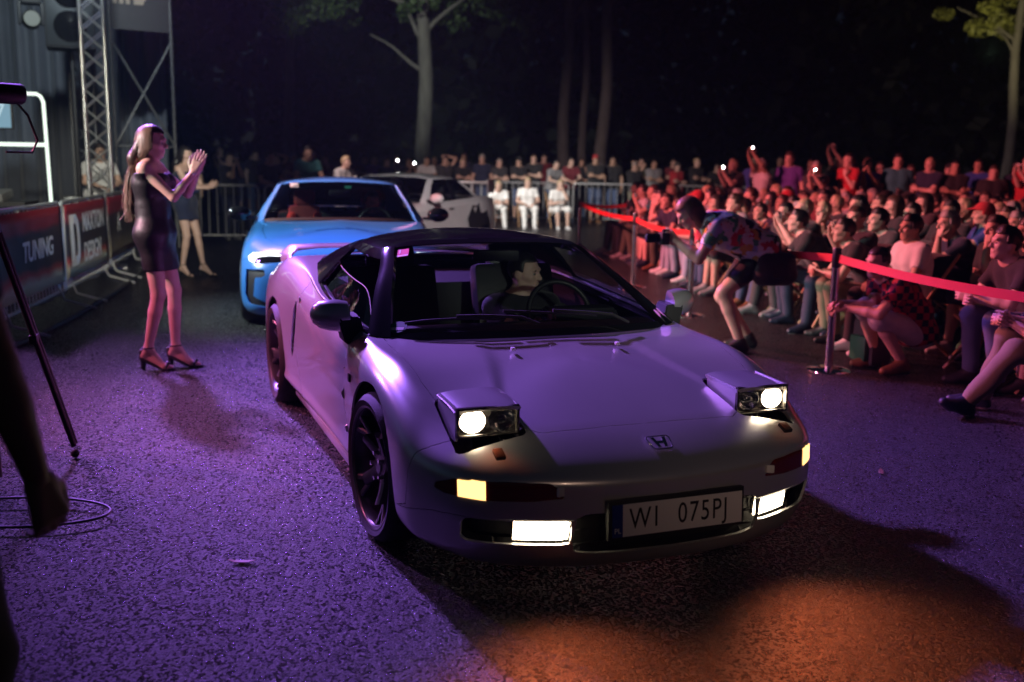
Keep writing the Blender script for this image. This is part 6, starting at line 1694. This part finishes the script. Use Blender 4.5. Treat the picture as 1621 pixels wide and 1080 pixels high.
heel_shoes(J, 'heeled_sandal', M_SHOE['black'], wb)

# photographer bending over the belt
J = make_joints('stand', pelvis=(0, 0, .80), lean=1.0, bend=.22, head=(0, -.55), ankL=(.16, .13, .085), ankR=(.0, -.13, .085), wrL=(.70, .05, .88), wrR=(.68, -.05, .86), hdL=(.8, -.3, .3), hdR=(.8, .3, .3), hnL=(0, -1, 0), hnR=(0, 1, 0), epole=(-.1, .5, -1), kpole=(1, .1, .2))
T = person_template('photographer', J, fat=1.18, hair='bob', bottom='shorts', slen=.62, step=.013, hstep=.008, curl=.9)
ph = put_person(T, (2.06, 8.35, 0), math.pi + .12, 'photographer in colourful floral shirt and black shorts bending over a camera', None, skin=1, scale=1.06, shirt=floral(), shorts=CLOTH['black'], hair=M_HAIR['light_brown'], shoe=M_SHOE['black'])
c_ = ph.matrix_basis @ Vector((J['RL'] + J['RR']) / 2 + V3(.09, 0, .02))
cm = empty('stills_camera', c_, math.pi + .10)
box('camera_case', (0, 0, 0), (.07, .14, .10), M_BLACK, cm, None, .012); lathe('lens', [(0, .06), (.034, .06), (.040, .055), (.040, -.02), (.036, -.06)], M_BLACKGLOSS, cm, 24, 'X', M=Matrix.Translation((.09, 0, 0)))
lathe('lens_glass', [(0, .066), (.028, .062), (.030, .055)], pm('violet_glass', (.05, .03, .12), .05, coat=1), cm, 24, 'X', M=Matrix.Translation((.09, 0, 0))); box('viewfinder', (-.01, 0, .06), (.05, .05, .03), M_BLACK, cm, None, .008)
tag(cm, 'black camera held by the photographer in the floral shirt', 'camera')
bag = empty('shoulder_bag', ph.matrix_basis @ Vector((-.06, .20, .68)), math.pi + .1); bag.scale = (.85, .8, .9)
fb = Field([rc((-.12, 0, -.06), (.12, 0, -.06), .10, .10, .04), rc((-.11, 0, .07), (.10, 0, .06), .085, .08, .05), rc((-.06, .05, -.02), (.08, .05, -.02), .09, .09, .05)], .012); fb.wrinkle(.008, (31, 27, 23)); V, F = fb.mesh()
link(bpy.data.objects.new('bag_body', to_mesh('bag_body', relax(V, F, 1), F, [CLOTH['black']])), bag)
tube('bag_strap', [(.12, -.02, .14), (.20, -.10, .30), (.30, -.20, .42), (.34, -.30, .40)], .016, CLOTH['black'], bag, 6); box('bag_pocket', (.0, .12, -.04), (.14, .05, .09), CLOTH['black'], bag, None, .03)
tag(bag, 'large black shoulder bag hanging at the photographer\'s hip', 'bag')

# squatting man in plaid
J = make_joints('sit', pelvis=(-.06, 0, .30), lean=.30, bend=.45, head=(.25, -.05), ankL=(.10, .13, .085), ankR=(.17, -.13, .085), kpole=(1, .15, .9), wrL=(.54, .03, .50), wrR=(.55, -.06, .52), hdL=(1, -.3, -.2), hdR=(1, .3, -.1), hnL=(0, -.6, -1), hnR=(0, .6, -1), epole=(-.1, .5, -.4))
T = person_template('squatter', J, hair='crop', bottom='shorts', wr=.009, step=.013, hstep=.008, curl=.7)
sq = put_person(T, (3.06, 7.62, 0), math.pi + .18, 'squatting man in red and black checked shirt, beige shorts and brown shoes', None, skin=0, shirt=plaid(), shorts=CLOTH['beige'], shoe=M_SHOE['brown'], hair=M_HAIR['dark'])
# person at the right edge on a low seat
J = make_joints('sit', pelvis=(0, 0, .34), lean=.10, bend=.42, head=(.1, -.1), ankL=(.66, .10, .09), ankR=(.50, -.12, .09), toeL=(.8, .3, .35), toeR=(.9, -.2, .1), kpole=(.4, .25, 1), wrL=(.42, .03, .60), wrR=(.42, -.03, .62), hdL=(.8, -.5, .1), hdR=(.8, .5, 0), hnL=(0, -1, -.2), hnR=(0, 1, -.2), epole=(-.2, .6, -.6))
T = person_template('edge_sitter_a', J, hair='short', bottom='trousers', wr=.010, step=.013, hstep=.009, curl=.8)
es = put_person(T, (3.56, 6.20, 0), math.pi - .08, 'person in khaki trousers and dark sneakers sitting low at the right edge', None, skin=0, shirt=camo_print(), trousers=CLOTH['khaki'], shoe=M_SHOE['navy'], hair=M_HAIR['dark'])
st_ = empty('low_stool', (3.58, 6.20, 0), 0)
box('seat', (0, 0, .205), (.36, .36, .03), CLOTH['black'], st_, None, .01)
for a in (-1, 1):
    for b in (-1, 1): tube('leg', [(.15 * a, .15 * b, .2), (.18 * a, .18 * b, 0.008)], .012, M_GALV, st_, 6)
tag(st_, 'low folding stool under the person in khaki trousers', 'stool')
put_chair(3.72, 7.72, math.pi - .5, 'pale blue canvas folding chair behind the squatting man', 2)
for (x, y, k, lab) in ((3.74, 7.02, 2, 'person in black top leaning forward between the squatting man and the picture edge'), (4.02, 6.72, 3, 'person in grey top mostly cut off by the right picture edge')):
    put_person(SIT[k][1], (x, y, 0), math.pi + .1, lab, None, skin=1, shirt=CLOTH['black' if k == 2 else 'grey'], trousers=CLOTH['denim'], shorts=CLOTH['denim'], hair=M_HAIR['dark'])
    put_chair(x, y, math.pi + .1, 'folding chair under the ' + ('leaning person beside the squatting man' if k == 2 else 'person cut off by the right picture edge'), 1)
# foreground figure at the left edge
J = make_joints('stand', head=(0, 0), wrR=(.10, -.26, .90), wrL=(.25, .1, 1.1), epoleR=(-.6, -.6, 0))
T = person_template('edge_stander', J, hair='short', bottom='trousers', step=.016, hstep=.011, curl=.6)
ls = put_person(T, (-1.20, 1.84, 0), 1.30, 'person in black T-shirt and dark trousers cut off by the left picture edge', None, skin=3, shirt=CLOTH['black'], trousers=CLOTH['black'], shoe=M_SHOE['black'], hair=M_HAIR['black'])

# drivers
def seat_driver(car, x, y, z, key, lab, head, **cols):
    J = make_joints('sit', pelvis=(0, 0, 0), lean=-.34, bend=.30, head=head, ankL=(.72, .1, -.05), ankR=(.75, -.1, -.05), kpole=(.3, .1, 1), wrL=(.42, .14, .40), wrR=(.42, -.14, .40), hdL=(.5, -.4, .7), hdR=(.5, .4, .7), hnL=(.6, -.6, -.3), hnR=(.6, .6, -.3), epole=(-.2, .6, -1))
    T = person_template(key, J, hair='crop' if key == 'driver_a' else 'short', step=.014, hstep=.007, curl=1.0)
    p = car.matrix_basis @ Vector((x, y, z))
    return put_person(T, p, car.rotation_euler.z, lab, None, **cols)
bpy.context.view_layer.update()
seat_driver(sport_car, -1.40, .36, .285, 'driver_a', 'driver in black T-shirt looking sideways inside the silver sports car', (.75, -.02), skin=1, scale=.97, shirt=CLOTH['black'], hair=M_HAIR['black'])
seat_driver(blue_car, -1.82, .38, .44, 'driver_b', 'driver in dark shirt at the wheel of the blue hatchback', (.1, 0), skin=1, scale=.97, shirt=CLOTH['charcoal'], hair=M_HAIR['dark'])

# ------------------------------------------------------------------ tripod, cables, bags
tp = empty('camera_tripod', (-2.62, 4.80, 0))
ap = Vector((0, 0, 1.62))
for fx, fy in ((.39, .12), (.26, -.44), (-.40, .25)):
    ft = Vector((fx, fy, .02)); lg = empty('leg', (0, 0, 0), 0, tp); s_ = (ft - ap).cross(Vector((0, 0, 1))).normalized()
    for e in (1, -1): tube('leg_tube', [ap + s_ * .042 * e, ft + s_ * .026 * e + Vector((0, 0, .05))], .0145, M_BLACK, lg, 8)
    for k in (.28, .62): m_ = ap.lerp(ft, k); bm = bmesh.new(); box_bm(bm, m_, (.10, .036, .045), (s_.to_track_quat('X', 'Z')).to_matrix().to_4x4(), .006); bmobj('leg_clamp', bm, M_BLACK, lg, True, 40)
    bm = bmesh.new(); bmesh.ops.create_uvsphere(bm, u_segments=12, v_segments=8, radius=.022); bmesh.ops.translate(bm, vec=ft + Vector((0, 0, .005)), verts=bm.verts[:]); bmobj('foot', bm, M_RUBBER, lg, True)
lathe('tripod_head', [(0, 1.74), (.03, 1.74), (.05, 1.70), (.06, 1.62), (.05, 1.58), (0, 1.58)], M_BLACK, tp, 20)
tube('pan_handle', [(0, 0, 1.69), (.05, -.16, 1.62), (.08, -.32, 1.52)], .010, M_BLACK, tp, 8)
tag(tp, 'black twin-tube camera tripod with its foot on the asphalt by the cable', 'tripod')
vc = empty('video_camera', (-2.62, 4.80, 1.74), .9); box('camera_case', (0, 0, .08), (.30, .12, .14), M_BLACK, vc, None, .02); lathe('lens', [(0, .1), (.045, .1), (.05, .09), (.05, -.05)], M_BLACK, vc, 20, 'X', M=Matrix.Translation((.2, 0, .08)))
tube('camera_cable', [(.05, -.05, .12), (.20, -.03, .10), (.32, 0, -.02), (.36, .0, -.14), (.33, .0, -.20), (.2, 0, -.2)], .006, M_BLACK, vc, 6)
tag(vc, 'black video camera on the tripod at the left edge', 'camera')
cab = []
for k in range(60):
    a = 2 * math.pi * k / 44; cab.append((-2.18 + .40 * math.cos(a) + .006 * k * .3, 4.12 + .19 * math.sin(a) - .002 * k, .012 + .0005 * k))
tag(tube('ground_cable', [(-3.4, 3.7, .012), (-3.0, 3.9, .012), (-2.7, 4.2, .012)] + cab[14:], .006, M_BLACK, None, 6), 'thin black cable looped on the asphalt beside the tripod', 'cable')
tag(tube('floor_cable', [(-3.95, 7.3, .02), (-4.05, 8.5, .02), (-4.25, 9.8, .02), (-4.5, 11.2, .02), (-4.75, 12.4, .02), (-5.1, 13.8, .02)], .022, M_RUBBER, None, 8), 'thick black cable lying along the feet of the banner barriers', 'cable')
bp_ = empty('backpack', (2.86, 7.80, 0), .3)
box('pack_body', (0, 0, .19), (.20, .28, .38), CLOTH['charcoal'], bp_, None, .06); box('pack_pocket', (-.11, 0, .14), (.06, .2, .2), pm('green_nylon', (.008, .09, .04), .5, var=.3), bp_, None, .025)
for e in (1, -1): tube('pack_strap', [(.1, .08 * e, .34), (.16, .09 * e, .25), (.12, .09 * e, .08)], .014, CLOTH['black'], bp_, 6)
tag(bp_, 'small dark backpack with green pocket on the ground by the squatting man', 'backpack')
# fallen leaf scraps on the asphalt
for i, (u, v) in enumerate([(-1.02, 3.60), (1.9, 4.9)]):
    bm = bmesh.new(); V = [bm.verts.new((.035 * math.cos(a) * (1 if abs(math.sin(a)) > .2 else 1.5), .014 * math.sin(a), .006 + .006 * math.cos(2 * a))) for a in [2 * math.pi * k / 8 for k in range(8)]]; bm.faces.new(V)
    o = bmobj('fallen_leaf', bm, pm('dry_leaf', (.22, .10, .05), .6)); o.location = (u, v, .004); o.rotation_euler = (0, 0, i * 1.3)
    md = o.modifiers.new('s', 'SOLIDIFY'); md.thickness = .002; apply_mods(o)
    tag(o, ['dry leaf on the purple-lit asphalt left of the front wheel', 'dry leaf on the asphalt right of the silver car'][i], 'leaf')

# ------------------------------------------------------------------ stage on the left
def truss(name, x, y, z1, w, mat, label, r=.024):
    root = empty(name, (x, y, 0), .35)
    c = [(-w / 2, -w / 2), (w / 2, -w / 2), (w / 2, w / 2), (-w / 2, w / 2)]
    for (a, b) in c: tube('chord', [(a, b, 0.02), (a, b, z1)], r, mat, root, 10)
    n = int(z1 / (w * .9))
    for i in range(4):
        a, b = c[i], c[(i + 1) % 4]
        for k in range(n):
            z0 = .1 + (z1 - .2) * k / n; zt = .1 + (z1 - .2) * (k + 1) / n
            p, q = (a, b) if k % 2 else (b, a)
            tube('brace', [(*p, z0), (*q, zt)], r * .45, mat, root, 6)
            if i % 2 == 0: tube('brace', [(*q, z0), (*p, zt)], r * .4, mat, root, 6)
    box('base_plate', (0, 0, .012), (w * 2, w * 2, .02), mat, root)
    tag(root, label, 'truss'); return root
M_ALU = pm('aluminium', (.62, .62, .62), .32, .85, var=.12)
truss('truss_tower', -5.72, 13.9, 8.2, .29, M_ALU, 'aluminium lattice truss tower standing behind the banner barriers')
truss('truss_tower', -7.3, 17.2, 8.0, .36, pm('dull_aluminium', (.12, .12, .12), .45, .5), 'dull second truss tower in the shade behind the bright one')  # aluminium colour darkened so the tower looks shaded
gt = empty('banner_frame', (-6.55, 16.6, 0), .55)  # tubes share the aluminium darkened as shade
for x in (0, .95):
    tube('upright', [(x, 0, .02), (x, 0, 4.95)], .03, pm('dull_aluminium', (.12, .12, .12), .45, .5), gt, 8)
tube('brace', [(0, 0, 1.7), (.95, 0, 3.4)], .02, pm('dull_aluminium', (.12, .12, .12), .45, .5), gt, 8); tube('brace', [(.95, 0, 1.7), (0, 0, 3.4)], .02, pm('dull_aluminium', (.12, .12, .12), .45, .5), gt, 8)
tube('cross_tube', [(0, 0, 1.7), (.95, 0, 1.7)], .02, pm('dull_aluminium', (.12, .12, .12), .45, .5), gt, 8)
pb = box('banner', (.475, -.03, 4.2), (.9, .012, 1.3), M_BANNERDARK, gt)
M_TAN = pm('tan_print', (.34, .27, .20), .6, var=.1)
for k in range(3): prism('banner_mark', [(.06 + .10 * k, 3.95), (.12 + .10 * k, 3.95), (.12 + .10 * k, 4.75), (.06 + .10 * k, 4.75)], .003, M_TAN, pb, M=frame((1, 0, 0), (0, 0, 1), (0, -1, 0), (0, -.037, 0)))
prism('banner_mark', [(.38, 3.95), (.52, 3.95), (.60, 4.1), (.62, 4.35), (.60, 4.6), (.52, 4.75), (.38, 4.75), (.38, 4.65), (.48, 4.65), (.53, 4.55), (.54, 4.35), (.53, 4.15), (.48, 4.05), (.38, 4.05)], .003, M_TAN, pb, M=frame((1, 0, 0), (0, 0, 1), (0, -1, 0), (0, -.037, 0)))
tag(gt, 'dark scaffold frame carrying a banner with a tan striped letter mark', 'scaffold')
# backdrop cloth, its colour lightened to stand in for haze
bm = bmesh.new(); n = 160; V = []
for i in range(n + 1):
    x = -16 + 9.3 * i / n; V.append([bm.verts.new((x, 19.6 + .09 * math.sin(i * 1.05) + .05 * math.sin(i * .37), z)) for z in (0.02, 2, 4, 6, 8)])
for i in range(n):
    for j in range(4): bm.faces.new((V[i][j], V[i + 1][j], V[i + 1][j + 1], V[i][j + 1]))
bd = bmobj('stage_curtain', bm, pm('dark_drape', (.085, .095, .12), .6, var=.25, vscale=2, sheen=.3), None, True); md = bd.modifiers.new('s', 'SOLIDIFY'); md.thickness = .01; apply_mods(bd)
tag(bd, 'pleated dark drape hanging behind the stage equipment', 'curtain')
# stage deck
sd_ = empty('stage_platform', (-9.2, 16.0, 0)); box('deck', (0, 0, .55), (5.4, 4.0, .10), M_BLACK, sd_)
box('skirt', (0, -1.95, .25), (5.3, .02, .5), CLOTH['black'], sd_)
for a in (-2.5, 0, 2.5):
    for b in (-1.8, 1.8): tube('leg', [(a, b, .5), (a, b, .0)], .03, M_GALV, sd_, 8)
tag(sd_, 'low black stage platform behind the barriers at the left', 'stage')
# white pipe frame; its emission stands in for stage light falling on it
lf = empty('tube_frame', (-6.05, 13.1, 0), .1); M_TUBE = emit_mat('light_tube', (.85, 1.0, .86), 1.6)
tube('upright', [(0, 0, .9), (-.02, 0, 2.2), (-.05, 0, 2.27), (-.10, 0, 2.30), (-.45, 0, 2.30)], .020, M_TUBE, lf, 8); tube('cross_tube', [(-.01, 0, 1.66), (-1.0, 0, 1.66)], .022, M_TUBE, lf, 8); tube('stand', [(0, 0, 0.01), (0, 0, .9)], .024, M_BLACK, lf, 8)
tag(lf, 'glowing white tube frame standing between the monitor and the truss', 'light')
# monitor
mo = empty('monitor', (-6.05, 12.0, 0), .15)
box('case', (-.22, .02, 2.03), (.66, .05, .42), M_BLACK, mo, None, .01); sc_ = box('screen', (-.22, -.008, 2.03), (.62, .004, .38), emit_mat('monitor_glow', (.22, .42, .55), .75), mo)
text_obj('screen_digit', '7', .22, emit_mat('digit_glow', (.5, .7, .8), .9), mo, frame((1, 0, 0), (0, 0, 1), (0, -1, 0), (-.02, -.0125, 2.03)))
tube('stand', [(-.22, .03, .01), (-.22, .03, 1.9)], .03, M_BLACK, mo, 8); tag(mo, 'pale blue monitor showing a 7 at the left picture edge', 'monitor')
# loudspeakers, and a lamp made up for a pale blurred spot
def speaker(x, y, z, label, s=1.0, standz=None):
    root = empty('loudspeaker', (x, y, z), .4)
    box('cabinet', (0, 0, .45 * s), (.55 * s, .5 * s, .9 * s), M_BLACK, root, None, .02); box('grille', (0, -.256 * s, .45 * s), (.50 * s, .012, .84 * s), pm('speaker_grille', (.05, .055, .06), .35, .5), root, None, .004)
    for zz in (.25, .64): lathe('cone', [(0, .0), (.06 * s, .01), (.17 * s, .03), (.18 * s, .03)], M_BLACKGLOSS, root, 24, 'Y', M=Matrix.Translation((0, -.30 * s, zz * s)))
    tube('stand', [(0, 0, .02), (0, 0, -z + .01)], .03, M_BLACK, root, 8)
    tag(root, label, 'loudspeaker', 'stage loudspeakers'); return root
speaker(-6.75, 15.6, 3.1, 'large black loudspeaker raised on a pole left of the truss', 1.25); speaker(-5.95, 13.5, .62, 'small black loudspeaker just above the banner barrier', .42)
def make_blob_lamp(x, y, z, rz, label, glow):
    root = empty('stage_lamp', (x, y, z), rz)
    box('yoke_base', (0, 0, .1), (.26, .26, .10), M_BLACK, root, None, .02)
    for e in (1, -1): box('yoke_arm', (.15 * e, 0, -.08), (.04, .1, .32), M_BLACK, root, None, .012)
    lathe('lamp_head', [(0, .2), (.10, .2), (.13, .1), (.13, -.1), (.11, -.16)], M_BLACK, root, 24, 'Y', M=Matrix.Translation((0, 0, -.16)))
    lathe('lamp_glass', [(0, -.165), (.105, -.165), (.11, -.155)], emit_mat('lamp_front_%s' % label[:4], glow, .22), root, 24, 'Y', M=Matrix.Translation((0, 0, -.16)))
    tube('hanger', [(0, 0, .15), (0, 0, 8 - z)], .02, M_BLACK, root, 6)
    tag(root, label, 'lamp', 'stage lamps'); return root
make_blob_lamp(-7.05, 15.0, 3.62, .5, 'pale glowing stage lamp hanging before the raised loudspeaker', (.5, .6, .52))
put_person(STAND[7][1], (-6.15, 14.9, 0), -.9, 'stage hand in white T-shirt standing behind the truss tower', None, skin=0, shirt=CLOTH['white'], trousers=CLOTH['black'], hair=M_HAIR['dark'])
dk = empty('control_desk', (-5.75, 11.5, 0), .2); box('desk_top', (-.6, 0, .98), (1.6, .6, .05), M_BLACK, dk); box('mixer', (-.5, 0, 1.06), (.9, .45, .10), pm('grey_case', (.12, .12, .12), .4), dk, Euler((.12, 0, 0)), .01)
for a in (-1.3, .1):
    for b in (-.25, .25): tube('leg', [(a, b, .96), (a, b, .01)], .02, M_GALV, dk, 6)
tag(dk, 'control desk with grey mixer behind the left banner barrier', 'desk')

# ------------------------------------------------------------------ trees
M_BARK = pm('bark', (.15, .14, .13), .85, var=.6, vscale=9, bump=.8, bscale=22, stretch=.2)
def leaf_mat(name, c):
    m = pm(name, c, .55, var=.45, vscale=1.7); m.node_tree.nodes['Principled BSDF'].inputs['Transmission Weight'].default_value = 0
    return m
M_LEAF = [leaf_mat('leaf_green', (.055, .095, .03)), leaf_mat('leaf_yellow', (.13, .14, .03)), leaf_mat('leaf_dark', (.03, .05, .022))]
def crown_mesh(clumps, n, size, seed, leaf_mat_):
    r = np.random.default_rng(seed); C = np.array([c[:3] for c in clumps]); S = np.array([c[3] for c in clumps])
    w = S ** 2; k = r.choice(len(C), n, p=w / w.sum()); d = r.normal(size=(n, 3)); d /= np.linalg.norm(d, axis=1, keepdims=True)
    p = C[k] + d * (S[k] * r.uniform(.35, 1.0, n) ** .6)[:, None] * np.array([1, 1, .62])
    a = r.normal(size=(n, 3)); a /= np.linalg.norm(a, axis=1, keepdims=True); b = np.cross(a, r.normal(size=(n, 3))); b /= np.linalg.norm(b, axis=1, keepdims=True)
    s = size * r.uniform(.6, 1.3, n)[:, None]
    V = np.stack([p - a * s * .55, p - b * s * .28, p + a * s * .55, p + b * s * .28], 1).reshape(-1, 3); F = np.arange(4 * n).reshape(-1, 4)
    return to_mesh('crown', V, F, [leaf_mat_])
def tree(x, y, r0, H, label, clumps, limbs=(), n=4500, size=.16, seed=1, lm=0, lean=(0, 0)):
    root = empty('tree', (x, y, 0)); pts = []; rs = []; rr = random.Random(seed)
    for k in range(12):
        t = k / 11; pts.append((lean[0] * t * H + .06 * math.sin(k * 1.3 + seed), lean[1] * t * H + .05 * math.cos(k * 1.1), H * t)); rs.append(r0 * (1.35 - .35 * min(1, t * 8)) * (1 - .55 * t))
    tr = tube('trunk', pts, rs, M_BARK, root, 14)
    for (z, dx, dy, dz, r1) in limbs:
        t = z / H; b = Vector((lean[0] * z, lean[1] * z, z)); e = b + Vector((dx, dy, dz))
        q = [b.lerp(e, s) + Vector((.06 * math.sin(7 * s + seed), 0, .10 * math.sin(3 * s) * .6)) for s in (0, .2, .4, .6, .8, 1)]
        tube('limb', q, [r1 * (1 - .75 * s) for s in (0, .2, .4, .6, .8, 1)], M_BARK, tr, 8)
    if clumps:
        o = bpy.data.objects.new('crown', crown_mesh(clumps, n, size, seed, M_LEAF[lm])); link(o, root)
    tag(root, label, 'tree', 'trees behind the crowd'); return root
def spread(cx, cz, rx, rz, n, seed, s=(.5, .9), ry=1.5):
    r = random.Random(seed); return [(cx + r.uniform(-rx, rx), r.uniform(-ry, ry), cz + r.uniform(-rz, rz), r.uniform(*s)) for _ in range(n)]
tree(-2.70, 30.0, .26, 11, 'thick pale tree trunk rising behind the blue car', spread(1.4, 6.9, 3.0, .6, 12, 3) + spread(1.3, 5.8, 1.8, .4, 14, 6, (.25, .5)) + spread(-3.2, 5.6, .9, .6, 14, 4, (.35, .65)) + spread(0, 9, 3.5, 1.5, 14, 5), [(4.1, -1.5, -.3, 1.0, .07), (4.9, -.9, .2, 1.6, .08), (5.2, 1.8, .3, 1.6, .08), (5.8, -2.8, 0, 1.0, .09)], 11000, .15, 3)
tree(1.55, 33.0, .22, 11, 'slim left trunk of the twin trees behind the barrier', spread(0, 9.2, 2.6, 1.3, 10, 7), [(6, 1.4, 0, 1.5, .06)], 3500, .15, 7, 2, (.012, 0))
tree(2.25, 33.4, .15, 11, 'slimmer trunk close beside the twin tree', spread(0.3, 9.4, 2.2, 1.3, 8, 8), (), 2600, .15, 8, 2, (-.006, 0))
tree(2.75, 32.6, .23, 11, 'leaning trunk right of the twin trees', spread(.8, 9.2, 2.6, 1.3, 10, 9), [(6.4, 1.3, 0, 1.4, .06)], 3500, .15, 9, 2, (.018, 0))
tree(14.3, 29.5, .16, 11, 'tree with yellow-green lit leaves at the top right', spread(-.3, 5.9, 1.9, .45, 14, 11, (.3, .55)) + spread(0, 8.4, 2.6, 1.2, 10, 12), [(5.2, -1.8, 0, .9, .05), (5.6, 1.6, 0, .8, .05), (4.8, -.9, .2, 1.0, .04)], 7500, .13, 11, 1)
tree(-8.2, 37.0, .2, 12, 'dim tree behind the dark onlookers', spread(0, 9.2, 3.5, 2.0, 14, 14), [(6, -1.3, 0, 1.4, .06)], 4000, .17, 14, 2)

# dark woodland closing the view
def woods(seed=9, n=44000):
    r = np.random.default_rng(seed); x = r.uniform(-60, 60, n); z = 15 * r.random(n) ** .9; dep = 52 + 5 * r.random(n) + 2.5 * np.sin(x * .35) + 1.5 * np.sin(x * .9 + 1)
    p = np.stack([x, dep, z], 1); a = r.normal(size=(n, 3)); a /= np.linalg.norm(a, axis=1, keepdims=True); b = np.cross(a, r.normal(size=(n, 3))); b /= np.linalg.norm(b, axis=1, keepdims=True); s = r.uniform(.35, .8, n)[:, None]
    V = np.stack([p - a * s, p - b * s * .6, p + a * s, p + b * s * .6], 1).reshape(-1, 3)
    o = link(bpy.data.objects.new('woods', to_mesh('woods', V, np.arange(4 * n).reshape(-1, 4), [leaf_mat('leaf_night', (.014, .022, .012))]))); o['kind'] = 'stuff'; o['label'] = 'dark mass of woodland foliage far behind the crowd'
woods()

# ------------------------------------------------------------------ thin stage haze in the air
bm = bmesh.new(); box_bm(bm, (0, 0, 7.6), (184, 184, 17.4)); hz = bmobj('haze', bm, [])
mh = bpy.data.materials.new('haze_air'); mh.use_nodes = True; nt = mh.node_tree; nt.nodes.remove(nt.nodes['Principled BSDF'])
pv = nt.nodes.new('ShaderNodeVolumePrincipled'); pv.inputs['Color'].default_value = (.42, .85, .88, 1); pv.inputs['Density'].default_value = .0006; pv.inputs['Anisotropy'].default_value = .25
nt.links.new(pv.outputs[0], nt.nodes['Material Output'].inputs['Volume'])
hz.data.materials.append(mh); hz['kind'] = 'stuff'; hz['label'] = 'thin smoky haze hanging in the night air'
